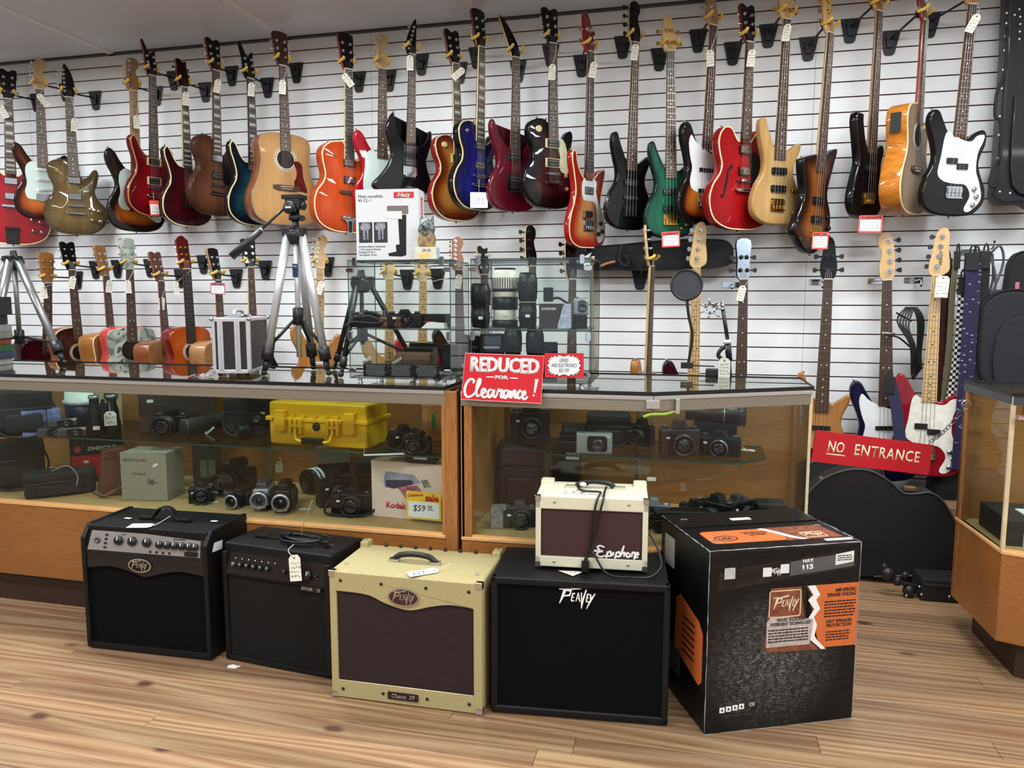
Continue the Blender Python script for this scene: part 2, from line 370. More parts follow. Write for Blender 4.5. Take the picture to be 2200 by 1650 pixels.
while y < WY:
    # joints seen in the photograph are set in their rows, the rest fall at random
    x = X0+rnd.random()*1.4
    xs = [X0]
    if x-X0 < .5: x += .6
    while x < X1: xs.append(round(x, 1)); x += rnd.choice((1.8, 2.2, 2.6, 3.0, 3.4))
    if X1-xs[-1] < .5: xs[-1] = X1
    else: xs.append(X1)
    for a, b_ in zip(xs, xs[1:]):
        if b_-a < .05 or b_ < -5.2: continue
        ln = round(b_-a, 2)
        if ln not in pl_mesh: pl_mesh[ln] = MB().box(.0006, ln-.0006, .0006, PW-.0008, -.02, 0).mesh('plank', M_floor, .0008, 1)
        o = link('plank', pl_mesh[ln], floor, XYZ(a, y, 0))
    y += PW
fb = MB().box(X0, X1, Y0, .62, -.02, -.0005); part('floor_near', fb, M_floor, floor)
cb = MB().box(X0-.2, X1+.2, Y0-.2, WY+.2, CEIL+.001, CEIL+.12); struct('ceiling', cb, M_ceil); ceil = bpy.data.objects['ceiling']
# ceiling boards: panels with proud batten strips over their joints
M_bat = pm('grey batten', (224, 226, 226), .5, var=.05)
jx = atZ(545, 35, CEIL).x; k = -2
P_ = MB().box(0, 1.219, 0, 2.43, -.006, 0).mesh('panel', M_ceil, .001, 1)
for i in range(-3, 5):
    xx = jx+i*1.22
    if xx < X0 or xx+1.2 > X1: continue
    for j in range(3):
        yy = WY-.03-2.44*(j+1)
        if yy > Y0: link('panel', P_, ceil, XYZ(xx, yy, CEIL))
for i in range(-2, 5):
    part('batten', MB().box(jx+i*1.22-.022, jx+i*1.22+.022, Y0, WY, CEIL-.012, CEIL-.004), M_bat, ceil)
struct('trim_1', MB().box(X0, X1, WY-.03, WY, CEIL-.012, CEIL, 0), pm('dark trim', (62, 64, 66), .5, var=.1))
struct('wall_left', MB().box(X0-.12, X0, Y0, WY, 0, CEIL), M_wallp)
struct('wall_right', MB().box(X1, X1+.12, Y0, WY, 0, CEIL), M_wallp)
struct('wall_front', MB().box(X0, X1, Y0-.12, Y0, 0, CEIL), M_shop)
wb = struct('wall_back', MB().box(X0, X1, WY+.012, WY+.14, 0, CEIL), M_mdf2)
Z0, GP = 2.629, .07517
SEAM = [-6.737, -4.297, -1.857, .583, 3.023, 4.0]
def slat_mesh(wd, h):
    b = MB(); e = .0007
    v = [(e, 0, 0), (wd-e, 0, 0), (wd-e, .0095, 0), (e, .0095, 0), (e, 0, h), (wd-e, 0, h), (wd-e, .0095, h), (e, .0095, h)]
    b.add(v, [(0, 1, 5, 4)], 0); b.add(v, [(0, 3, 2, 1), (4, 5, 6, 7), (1, 2, 6, 5), (3, 0, 4, 7), (2, 3, 7, 6)], 1)
    return b.mesh('slat', [M_slat, M_mdf])
sm = {}
for a, b_ in zip(SEAM, SEAM[1:]):
    for k in range(-3, 35):
        zt = Z0-k*GP-.0031; zb = zt-GP+.0062
        if zt > CEIL: zt = CEIL-.001
        if zb > CEIL: continue
        key = (round(b_-a, 3), round(zt-zb, 4))
        if key not in sm: sm[key] = slat_mesh(*key)
        link('slat', sm[key], wb, XYZ(a, WY, zb))
struct('baseboard_back', MB().box(X0, X1, WY-.015, WY+.01, 0, .2), pm('brown baseboard', (96, 66, 44), .5), None, None, .003)
# ================================================================ guitars
def C(c): return pm('metal chrome', (205, 208, 212), .12, 1, var=.05) if c == 'chrome' else pm('metal gold', (225, 180, 85), .2, 1, var=.06) if c == 'gold' else pm('metal black', (26, 26, 28), .35, .4)
M_rose = pm('rosewood', (72, 50, 40), .45, var=.35, scale=60, stretch=(6, .3, 1))
M_ebony = pm('ebony', (34, 30, 30), .4, var=.2, scale=60, stretch=(6, .3, 1))
M_maple = pm('maple', (204, 168, 114), .35, coat=.3, var=.12, scale=30, stretch=(6, .4, 1))
M_maple2 = pm('aged maple', (170, 126, 80), .35, coat=.3, var=.15, scale=30, stretch=(6, .4, 1))
M_mahog = pm('mahogany', (120, 58, 34), .35, coat=.3, var=.2, scale=40, stretch=(6, .4, 1))
M_bk = pm('gloss black lacquer', (6, 6, 8), .4, coat=.5, var=.1, spec=.1, coatr=.02)
M_bkp = pm('black plastic', (16, 16, 18), .35, var=.1)
M_str = pm('string steel', (170, 168, 160), .3, 1, var=.02)
M_bone = pm('bone', (226, 220, 196), .5)
M_cream = pm('cream plastic', (233, 217, 160), .35, var=.03)
M_white = pm('white plastic', (232, 236, 236), .3, var=.02)
M_mint = pm('mint white plastic', (205, 222, 214), .3, var=.02)
M_pearl = pm('pearl inlay', (200, 200, 190), .25, var=.2, scale=200)
M_fret = pm('fret wire', (178, 172, 160), .3, 1, var=.02)
M_tort = pm('tortoiseshell plastic', (88, 26, 26), .25, coat=.6, var=.5, scale=60)
M_choc = pm('dark binding', (60, 34, 22), .4)
M_yel = pm('yellow rubber', (224, 186, 84), .6, var=.1)
M_pegw = pm('pearloid button', (224, 222, 205), .3)
def sol(name, rgb, grain=.06): return burst(name, [(0, rgb), (1, rgb)], grain=grain)
OUT = {
 'strat': [(0, 0), (-.09, .008), (-.145, .045), (-.160, .11), (-.145, .17), (-.115, .225), (-.108, .27), (-.125, .32), (-.15, .37), (-.158, .42), (-.14, .455), (-.11, .44), (-.08, .39), (-.05, .352), (-.03, .342), (.03, .342), (.05, .345), (.075, .365), (.10, .40), (.125, .41), (.14, .385), (.13, .33), (.112, .285), (.11, .24), (.13, .19), (.158, .14), (.162, .085), (.13, .03), (.07, .004)],
 'shred': [(0, 0), (-.09, .01), (-.145, .05), (-.155, .11), (-.135, .175), (-.105, .225), (-.10, .27), (-.118, .33), (-.14, .39), (-.145, .44), (-.135, .465), (-.12, .45), (-.09, .385), (-.055, .345), (-.03, .33), (.03, .32), (.05, .32), (.075, .345), (.105, .39), (.13, .41), (.135, .39), (.12, .33), (.105, .28), (.105, .235), (.13, .18), (.152, .12), (.15, .065), (.11, .02), (.06, .004)],
 'prs': [(0, 0), (-.09, .012), (-.148, .055), (-.162, .12), (-.145, .185), (-.112, .24), (-.105, .285), (-.118, .34), (-.135, .39), (-.138, .43), (-.12, .452), (-.10, .435), (-.075, .385), (-.05, .355), (-.03, .35), (.03, .345), (.05, .335), (.07, .345), (.10, .385), (.125, .395), (.135, .37), (.122, .31), (.108, .27), (.112, .23), (.14, .18), (.16, .125), (.15, .055), (.09, .01)],
 'lp': [(0, 0), (-.09, .01), (-.148, .055), (-.168, .125), (-.15, .19), (-.115, .24), (-.110, .285), (-.13, .335), (-.137, .385), (-.12, .42), (-.075, .44), (-.032, .437), (-.03, .43), (.03, .385), (.034, .355), (.05, .338), (.075, .35), (.10, .385), (.122, .392), (.132, .36), (.12, .30), (.108, .26), (.125, .21), (.158, .17), (.168, .11), (.145, .05), (.085, .008)],
 'es': [(0, 0), (-.10, .008), (-.175, .05), (-.203, .13), (-.185, .205), (-.145, .26), (-.135, .30), (-.148, .345), (-.158, .395), (-.15, .44), (-.12, .472), (-.08, .47), (-.05, .43), (-.03, .415), (.03, .415), (.05, .43), (.08, .47), (.12, .472), (.15, .44), (.158, .395), (.148, .345), (.135, .30), (.145, .26), (.185, .205), (.203, .13), (.175, .05), (.10, .008)],
 'gret': [(0, 0), (-.10, .008), (-.175, .05), (-.200, .13), (-.185, .205), (-.145, .26), (-.135, .30), (-.145, .345), (-.152, .395), (-.14, .435), (-.10, .465), (-.05, .475), (-.03, .475), (.03, .40), (.05, .385), (.08, .40), (.12, .42), (.148, .40), (.155, .36), (.14, .31), (.14, .27), (.18, .21), (.203, .13), (.175, .05), (.10, .008)],
 'dread': [(0, 0), (-.10, .004), (-.17, .035), (-.198, .10), (-.192, .17), (-.165, .235), (-.145, .295), (-.14, .34), (-.146, .39), (-.148, .44), (-.13, .475), (-.08, .492), (0, .495), (.08, .492), (.13, .475), (.148, .44), (.146, .39), (.14, .34), (.145, .295), (.165, .235), (.192, .17), (.198, .10), (.17, .035), (.10, .004)],
 'cutaway': [(0, 0), (-.10, .006), (-.17, .04), (-.198, .11), (-.18, .19), (-.14, .26), (-.13, .31), (-.142, .37), (-.148, .42), (-.13, .465), (-.08, .488), (0, .495), (.03, .49), (.034, .42), (.06, .395), (.10, .41), (.138, .425), (.15, .39), (.14, .33), (.135, .28), (.155, .23), (.192, .165), (.198, .10), (.17, .035), (.10, .004)],
 'classical': [(0, 0), (-.09, .003), (-.155, .035), (-.183, .10), (-.175, .165), (-.14, .23), (-.12, .285), (-.118, .325), (-.128, .37), (-.138, .415), (-.125, .455), (-.08, .482), (0, .487), (.08, .482), (.125, .455), (.138, .415), (.128, .37), (.118, .325), (.12, .285), (.14, .23), (.175, .165), (.183, .10), (.155, .035), (.09, .003)],
 'pbass': [(0, 0), (-.09, .008), (-.15, .045), (-.165, .11), (-.15, .18), (-.122, .24), (-.115, .29), (-.13, .35), (-.152, .41), (-.158, .465), (-.14, .50), (-.11, .495), (-.085, .45), (-.06, .405), (-.035, .385), (.035, .375), (.06, .375), (.09, .40), (.125, .415), (.145, .395), (.145, .345), (.125, .29), (.12, .245), (.14, .19), (.165, .135), (.165, .07), (.12, .015), (.06, .002)],
 'modbass': [(0, 0), (-.08, .01), (-.135, .05), (-.148, .115), (-.125, .19), (-.09, .25), (-.085, .31), (-.105, .38), (-.12, .45), (-.115, .50), (-.09, .505), (-.07, .455), (-.045, .40), (-.03, .375), (.03, .365), (.05, .355), (.08, .375), (.115, .40), (.13, .395), (.125, .36), (.10, .30), (.095, .25), (.12, .19), (.14, .13), (.135, .06), (.09, .01)],
 'rick': [(0, 0), (-.08, .003), (-.14, .035), (-.155, .10), (-.14, .17), (-.115, .23), (-.105, .29), (-.12, .37), (-.135, .43), (-.13, .475), (-.105, .475), (-.09, .42), (-.065, .375), (-.03, .35), (.03, .35), (.055, .365), (.09, .395), (.13, .41), (.14, .39), (.125, .33), (.11, .27), (.105, .22), (.13, .17), (.15, .11), (.145, .045), (.10, .006)],
 'explorer': [(-.03, 0), (.03, .01), (.11, .09), (.125, .14), (.115, .2), (.082, .28), (.115, .40), (.14, .475), (.12, .485), (.04, .445), (-.03, .445), (-.12, .42), (-.135, .40), (-.125, .35), (-.105, .25), (-.15, .15), (-.16, .09), (-.13, .06), (-.08, .015)],
 'slabbass': [(0, 0), (-.08, .005), (-.13, .045), (-.14, .11), (-.115, .2), (-.095, .27), (-.115, .36), (-.135, .45), (-.13, .487), (-.12, .495), (-.08, .493), (-.073, .485), (-.07, .45), (-.05, .38), (-.03, .345), (.03, .335), (.07, .35), (.1, .362), (.115, .33), (.095, .26), (.1, .2), (.125, .13), (.12, .06), (.07, .01)],
 'warlock': [(0, .05), (-.06, .02), (-.16, .0), (-.22, .02), (-.225, .05), (-.18, .10), (-.13, .17), (-.115, .23), (-.135, .29), (-.155, .36), (-.125, .43), (-.105, .455), (-.10, .42), (-.09, .36), (-.06, .315), (-.03, .30), (.03, .29), (.06, .285), (.095, .31), (.125, .375), (.14, .37), (.14, .31), (.12, .24), (.11, .19), (.14, .10), (.18, .02), (.16, 0), (.08, .03)],
}
#        thickness, nut-to-bottom, scale length, frets, end width, nut width, dome
SPEC = {'strat': (.042, .79, .648, 22), 'shred': (.042, .79, .648, 24), 'prs': (.046, .80, .635, 22), 'lp': (.050, .80, .629, 22), 'es': (.055, .86, .629, 20), 'gret': (.075, .84, .629, 22),
        'dread': (.115, .85, .648, 20), 'cutaway': (.095, .85, .648, 20), 'classical': (.098, .83, .65, 19), 'pbass': (.042, .985, .864, 20), 'modbass': (.042, .97, .864, 24), 'rick': (.04, .97, .845, 20),
        'explorer': (.042, .97, .864, 20), 'slabbass': (.042, .97, .864, 24), 'warlock': (.042, .79, .648, 24)}
HEADS = {  # outline, tuner posts (x, y, side)
 'strat6': ([(-.021, 0), (.021, 0), (.026, .02), (.033, .04), (.036, .065), (.030, .085), (.022, .10), (.024, .118), (.036, .135), (.043, .155), (.038, .178), (.018, .19), (-.006, .185), (-.020, .165), (-.027, .10), (-.035, .045), (-.034, .022)], [(-.020+i*.0025, .035+i*.026, -1) for i in range(6)]),
 'open3': ([(-.021, 0), (.021, 0), (.027, .02), (.038, .045), (.040, .10), (.045, .165), (.034, .178), (.018, .176), (0, .165), (-.018, .176), (-.034, .178), (-.045, .165), (-.040, .10), (-.038, .045), (-.027, .02)], [(s*.022, .045+i*.042, s) for i in range(3) for s in (-1, 1)]),
 'square3': ([(-.021, 0), (.021, 0), (.030, .022), (.036, .05), (.040, .12), (.044, .175), (.030, .186), (0, .19), (-.030, .186), (-.044, .175), (-.040, .12), (-.036, .05), (-.030, .022)], [(s*.022, .05+i*.042, s) for i in range(3) for s in (-1, 1)]),
 'claw3': ([(-.021, 0), (.021, 0), (.033, .025), (.035, .06), (.031, .10), (.036, .155), (.022, .145), (.004, .125), (-.012, .14), (-.034, .195), (-.043, .19), (-.034, .12), (-.036, .06), (-.033, .025)], [(s*.020, .04+i*.034, s) for i in range(3) for s in (-1, 1)]),
 'wing3': ([(-.021, 0), (.021, 0), (.034, .03), (.036, .08), (.030, .12), (.034, .155), (.010, .148), (-.010, .165), (-.033, .155), (-.030, .12), (-.036, .08), (-.034, .03)], [(s*.020, .04+i*.036, s) for i in range(3) for s in (-1, 1)]),
 'blade6': ([(-.021, 0), (.021, 0), (.034, .05), (.030, .10), (.018, .15), (-.006, .195), (-.016, .20), (-.024, .17), (-.033, .09), (-.036, .03)], [(-.020, .035+i*.025, -1) for i in range(6)]),
 'hock6': ([(-.021, 0), (.021, 0), (.026, .03), (.008, .09), (-.035, .165), (-.075, .205), (-.083, .20), (-.065, .14), (-.040, .06), (-.028, .02)], [(-.006-i*.011, .035+i*.026, 1) for i in range(6)]),
 'bcr6': ([(-.021, 0), (.021, 0), (.026, .05), (.034, .12), (.038, .20), (.028, .205), (-.004, .14), (-.034, .06), (-.034, .025)], [(-.018+i*.0075, .03+i*.026, -1) for i in range(6)]),
 'bass4': ([(-.021, 0), (.021, 0), (.031, .03), (.034, .065), (.027, .10), (.024, .135), (.038, .165), (.040, .20), (.020, .222), (-.008, .22), (-.025, .19), (-.034, .10), (-.036, .045), (-.032, .02)], [(-.014+i*.002, .045+i*.047, -1) for i in range(4)]),
 'bass4r': ([(-.021, 0), (.021, 0), (.050, .02), (.053, .06), (.046, .12), (.046, .19), (.036, .222), (.012, .228), (-.010, .20), (-.026, .10), (-.036, .03)], [(.0+i*.005, .045+i*.047, -1) for i in range(4)]),
 'bass22': ([(-.021, 0), (.021, 0), (.036, .03), (.038, .07), (.030, .12), (.024, .17), (.010, .20), (-.010, .20), (-.024, .17), (-.030, .12), (-.038, .07), (-.036, .03)], [(-.018, .045, -1), (.018, .045, 1), (-.014, .11, -1), (.014, .11, 1)]),
 'slot3': ([(-.026, 0), (.026, 0), (.036, .02), (.037, .10), (.039, .17), (.030, .178), (.015, .195), (0, .20), (-.015, .195), (-.030, .178), (-.039, .17), (-.037, .10), (-.036, .02)], [(s*.016, .045+i*.042, s) for i in range(3) for s in (-1, 1)]),
}
HEADS['bass4m'] = ([(-x, y) for x, y in HEADS['bass4'][0]], [(-x, y, 1) for x, y, s in HEADS['bass4'][1]])
HEADS['block22'] = ([(-.021, 0), (.021, 0), (.034, .03), (.032, .10), (.036, .195), (-.036, .195), (-.032, .10), (-.034, .03)], HEADS['bass22'][1])
def inset(ol, d):
    n = len(ol); o = []
    for i in range(n):
        a, b, c = Vector(ol[i-1]), Vector(ol[i]), Vector(ol[(i+1) % n])
        t = (c-a); t = t.normalized() if t.length else Vector((1, 0)); o.append((b.x-t.y*d, b.y+t.x*d))
    return o
def edge_dist(pts, ol):
    P = np.array(pts, float); A = np.array(ol, float); B = np.roll(A, -1, 0); D = B-A; q = (D*D).sum(1)+1e-12
    t = np.clip(((P[:, None]-A)*D).sum(2)/q, 0, 1); return np.sqrt((((A+t[..., None]*D)-P[:, None])**2).sum(2).min(1))
def inside(pts, ol):
    P = np.array(pts, float); A = np.array(ol, float); B = np.roll(A, -1, 0)
    x, y = P[:, 0, None], P[:, 1, None]
    c = ((A[:, 1] > y) != (B[:, 1] > y)) & (x < (B[:, 0]-A[:, 0])*(y-A[:, 1])/((B[:, 1]-A[:, 1])+1e-12)+A[:, 0]); return c.sum(1) % 2 == 1
_body = {}
def body_mesh(kind, mats, t, dome=0, rim=.0075, reach=.075, step=.011):
    """mats = (top, sides): the top carries 'edge', the distance from the rim over reach"""
    key = (kind, mats[0].name, mats[1].name)
    if key in _body: return _body[key]
    ol = crom(OUT[kind], 5 if kind not in ('explorer', 'warlock') else 4)
    if sum(a[0]*b[1]-b[0]*a[1] for a, b in zip(ol, ol[1:]+ol[:1])) < 0: ol = ol[::-1]
    n = len(ol); O = inset(ol, rim)
    g = [(x*step+(y % 2)*step/2, y*step*.87) for x in range(-26, 27) for y in range(-2, 70)]
    g = np.array(g); g = g[inside(g, O)]; g = g[edge_dist(g, O) > step*.45]
    pts = [Vector(p) for p in O]+[Vector(p) for p in g]
    v2, _, f2, _, _, _ = geometry.delaunay_2d_cdt(pts, [], [list(range(n))], 1, 1e-6)
    d = edge_dist([tuple(v) for v in v2], ol); dz = dome*np.clip(d/.09, 0, 1)**.7 if dome else d*0
    mb = MB(); vs = [(v.x, v.y, float(z)) for v, z in zip(v2, dz)]
    k = len(vs); mb.add(vs, [tuple(f) for f in f2], 0, bool(dome))
    att = list(np.clip((d-rim)/reach, 0, 1))
    rings = [(O, 0), (inset(ol, rim*.3), -rim*.3), (ol, -rim), (ol, -t+rim), (inset(ol, rim*.3), -t+rim*.3), (O, -t)]
    for r, z in rings: mb.v += [(x, y, z) for x, y in r]
    att += [0]*(n*6)
    for i in range(5):
        for j in range(n):
            a = k+i*n; b = a+n; mb.f.append((a+j, b+j, b+(j+1) % n, a+(j+1) % n)); mb.mi.append(0 if i == 0 else 1); mb.sm.append(True)
    mb.f.append(tuple(k+5*n+j for j in range(n))[::-1]); mb.mi.append(1); mb.sm.append(False)
    mb.att['edge'] = [float(a) for a in att]
    me = mb.mesh('body', list(mats)); me['n'] = n; _body[key] = (me, ol, O); return _body[key]
def ring_strip(ol, wd, z0, z1):
    """raised band that follows an outline, wd wide, inside it"""
    I = inset(ol, wd); n = len(ol); mb = MB()
    vs = [(x, y, z1) for x, y in ol]+[(x, y, z1) for x, y in I]+[(x, y, z0) for x, y in ol]+[(x, y, z0) for x, y in I]; fs = []
    for j in range(n):
        q = (j+1) % n; fs += [(j, q, n+q, n+j), (2*n+j, 2*n+q, q, j), (n+j, n+q, 3*n+q, 3*n+j)]
    return mb.add(vs, fs, 0, False)
_cache = {}
def cached(key, fn):
    if key not in _cache: _cache[key] = fn()
    return _cache[key]
def neck_parts(g, L, sl, nf, y0, wn, wb, neckm, boardm, inlay, bind, zt=.004, depth=.021):
    def nk():
        mb = MB(); secs = []
        for (y, w_, dp) in ((y0, wb, depth+.006), (y0+.05, wb, depth+.002), (L-.02, wn, depth*.92), (L, wn, depth*.85)):
            secs.append([(w_/2*math.cos(PI+PI*i/8), y, zt+dp*math.sin(PI+PI*i/8)) for i in range(9)])
        vs = [p for s_ in secs for p in s_]; fs = []
        for i in range(3):
            for j in range(8): fs.append((i*9+j, (i+1)*9+j, (i+1)*9+j+1, i*9+j+1))
            fs.append((i*9+8, (i+1)*9+8, (i+1)*9, i*9))
        fs += [tuple(range(9)), tuple(range(27, 36))[::-1]]
        return mb.add(vs, fs, 0, True).mesh('neck', neckm, weld=False)
    part('neck', cached(('n', L, y0, wn, wb, neckm.name, zt), nk), None, g)
    fe = L-sl*(1-2**(-(nf+.6)/12)); W = lambda y: wn+(wb+.004-wn)*(L-y)/(L-fe)
    def fbm():
        mb = MB(); a, b = W(fe)/2, wn/2; e = .0018 if bind else 0
        mb.prism([(-a+e, fe), (a-e, fe), (b-e, L), (-b+e, L)], zt, zt+.006, 0)
        if bind:
            for s in (-1, 1): mb.prism([(s*(a-e), fe), (s*a, fe), (s*b, L), (s*(b-e), L)], zt, zt+.0055, 1)
        return mb.mesh('fretboard', [boardm, bind or boardm])
    part('fretboard', cached(('f', L, sl, nf, wn, wb, boardm.name, bind and bind.name, zt), fbm), None, g)
    def frm():
        mb = MB()
        for i in range(1, nf+1): y = L-sl*(1-2**(-i/12)); w_ = W(y)*.95; mb.box(-w_/2, w_/2, y-.0007, y+.0007, zt+.006, zt+.0072)
        return mb.mesh('fret_wire', M_fret)
    if nf > 2: part('fret_wire', cached(('w', L, sl, nf, wn, wb, zt), frm), None, g, kind='stuff')
    if inlay:
        def inm():
            mb = MB()
            for i in (3, 5, 7, 9, 12, 15, 17, 19, 21):
                if i > nf: break
                y = L-sl*(1-2**(-(i-.5)/12)); hh = sl*(2**(-(i-1)/12)-2**(-i/12))*.28; w_ = W(y)
                if inlay == 'block': mb.box(-w_*.36, w_*.36, y-hh, y+hh, zt+.006, zt+.0065)
                elif inlay == 'side': mb.cyl((-w_*.40, y, zt+.006), (-w_*.40, y, zt+.0065), .0035, n=8)
                else:
                    for dx in ((-w_*.22, w_*.22) if i == 12 else (0,)): mb.cyl((dx, y, zt+.006), (dx, y, zt+.0065), .0038, n=8)
            return mb.mesh('inlay', inlay_m)
        inlay_m = M_bkp if boardm in (M_maple, M_maple2) else M_pearl
        part('inlay', cached(('i', L, sl, nf, wn, inlay, zt, inlay_m.name), inm), None, g, kind='stuff')
    part('nut', cached(('nut', L, wn, zt), lambda: MB().box(-wn/2, wn/2, L-.001, L+.004, zt, zt+.0085).mesh('nut', M_bone)), None, g)
    return fe
def tuner_mesh(bass, side, metal, btn):
    def f():
        mb = MB(); k = 1.35 if bass else 1
        mb.cyl((0, 0, 0), (0, 0, .012*k), .0055*k, .004*k, 10); mb.cyl((0, 0, 0), (0, 0, .003), .0085*k, .0085*k, 12)
        x = side*.022*k; mb.cyl((0, 0, -.012), (x, 0, -.012), .003*k, n=6)
        if bass: mb.prism([(x+side*a, b) for a, b in ((-.001, -.003), (.010, -.011), (.020, -.012), (.024, -.004), (.024, .004), (.020, .012), (.010, .011), (-.001, .003))], -.014, -.010, 1)
        else: mb.ball((x+side*.005, 0, -.012), (.007, .0085, .0045), 10, 1)
        return mb.mesh('tuner', [metal, btn or metal])
    return cached(('t', bass, side, metal.name, (btn or metal).name), f)
def head_parts(g, kind, L, headm, facem, metal, btn=None, logo=None, tilt=.16, bass=False, dz=0):
    ol, posts = HEADS[kind]
    M = Matrix.Translation((0, L, .004+dz)) @ Matrix.Rotation(-tilt, 4, 'X')
    pts = crom(ol, 3)
    def f():
        mb = MB(); mb.prism(pts, -.016, -.001, 0, smooth=True); mb.prism(inset(pts, .0012) if sum(a[0]*b[1]-b[0]*a[1] for a, b in zip(pts, pts[1:]+pts[:1])) > 0 else inset(pts[::-1], .0012), -.001, .0003, 1)
        if kind == 'slot3':
            for s in (-1, 1): mb.prism(rrect(.011, .115, .005, 3, s*.016, .088), .0003, .0008, 2)
        return mb.mesh('headstock', [headm, facem, M_bkp])
    h = part('headstock', cached(('h', kind, headm.name, facem.name), f), None, g, M=M)
    for (x, y, s) in posts: link('tuner', tuner_mesh(bass, s, metal, btn), h, Matrix.Translation((x, y, .0003)))
    if logo: text(logo[0], h, logo[1], Matrix.Translation((logo[2], logo[3], .0004)) @ Matrix.Rotation(logo[4], 4, 'Z'), w=logo[5], bold=.01, shear=.2)
    return h, M
def pickup(g, y, style, metal, x=0, rot=0):
    def f():
        mb = MB()
        if style == 'hum': mb.box(-.034, .034, -.019, .019, 0, .005, 0); mb.box(-.031, .031, -.0165, .0165, .005, .010, 1)
        elif style in ('humc', 'humw'):
            mb.box(-.045, .045, -.022, .022, 0, .004, 0); mb.box(-.034, .034, -.018, .018, .004, .009, 1)
        elif style == 'single': mb.prism(rrect(.084, .017, .008, 4), 0, .008, 0)
        elif style == 'bass': mb.prism(rrect(.088, .032, .006, 3), 0, .010, 0)
        elif style == 'jbass': mb.prism(rrect(.09, .019, .004, 3), 0, .010, 0)
        elif style == 'pbass': mb.box(-.056, .0, -.001, .026, 0, .010, 0); mb.box(0, .056, -.026, .001, 0, .010, 0)
        n = 4 if 'bass' in style else 6; sp = .076 if n == 4 else .052
        if style != 'pbass':
            for i in range(n):
                x_ = -sp/2+sp*i/(n-1)
                for yy in ((-.008, .008) if style in ('hum', 'humc', 'humw') else (0,)): mb.cyl((x_, yy, .008), (x_, yy, .0112), .0024, n=6, mi=2)
        mm = {'hum': [M_bkp, metal, M_fret], 'humc': [M_cream, M_bkp, M_fret], 'humw': [M_bkp, M_bkp, M_fret], 'single': [M_white, M_white, M_fret], 'bass': [M_bkp]*2+[M_fret], 'jbass': [M_bkp]*2+[M_fret], 'pbass': [M_bkp]*3}[style]
        return mb.mesh('pickup', mm)
    link('pickup', cached(('p', style, metal.name), f), g, Matrix.Translation((x, y, 0)) @ Matrix.Rotation(rot, 4, 'Z'))
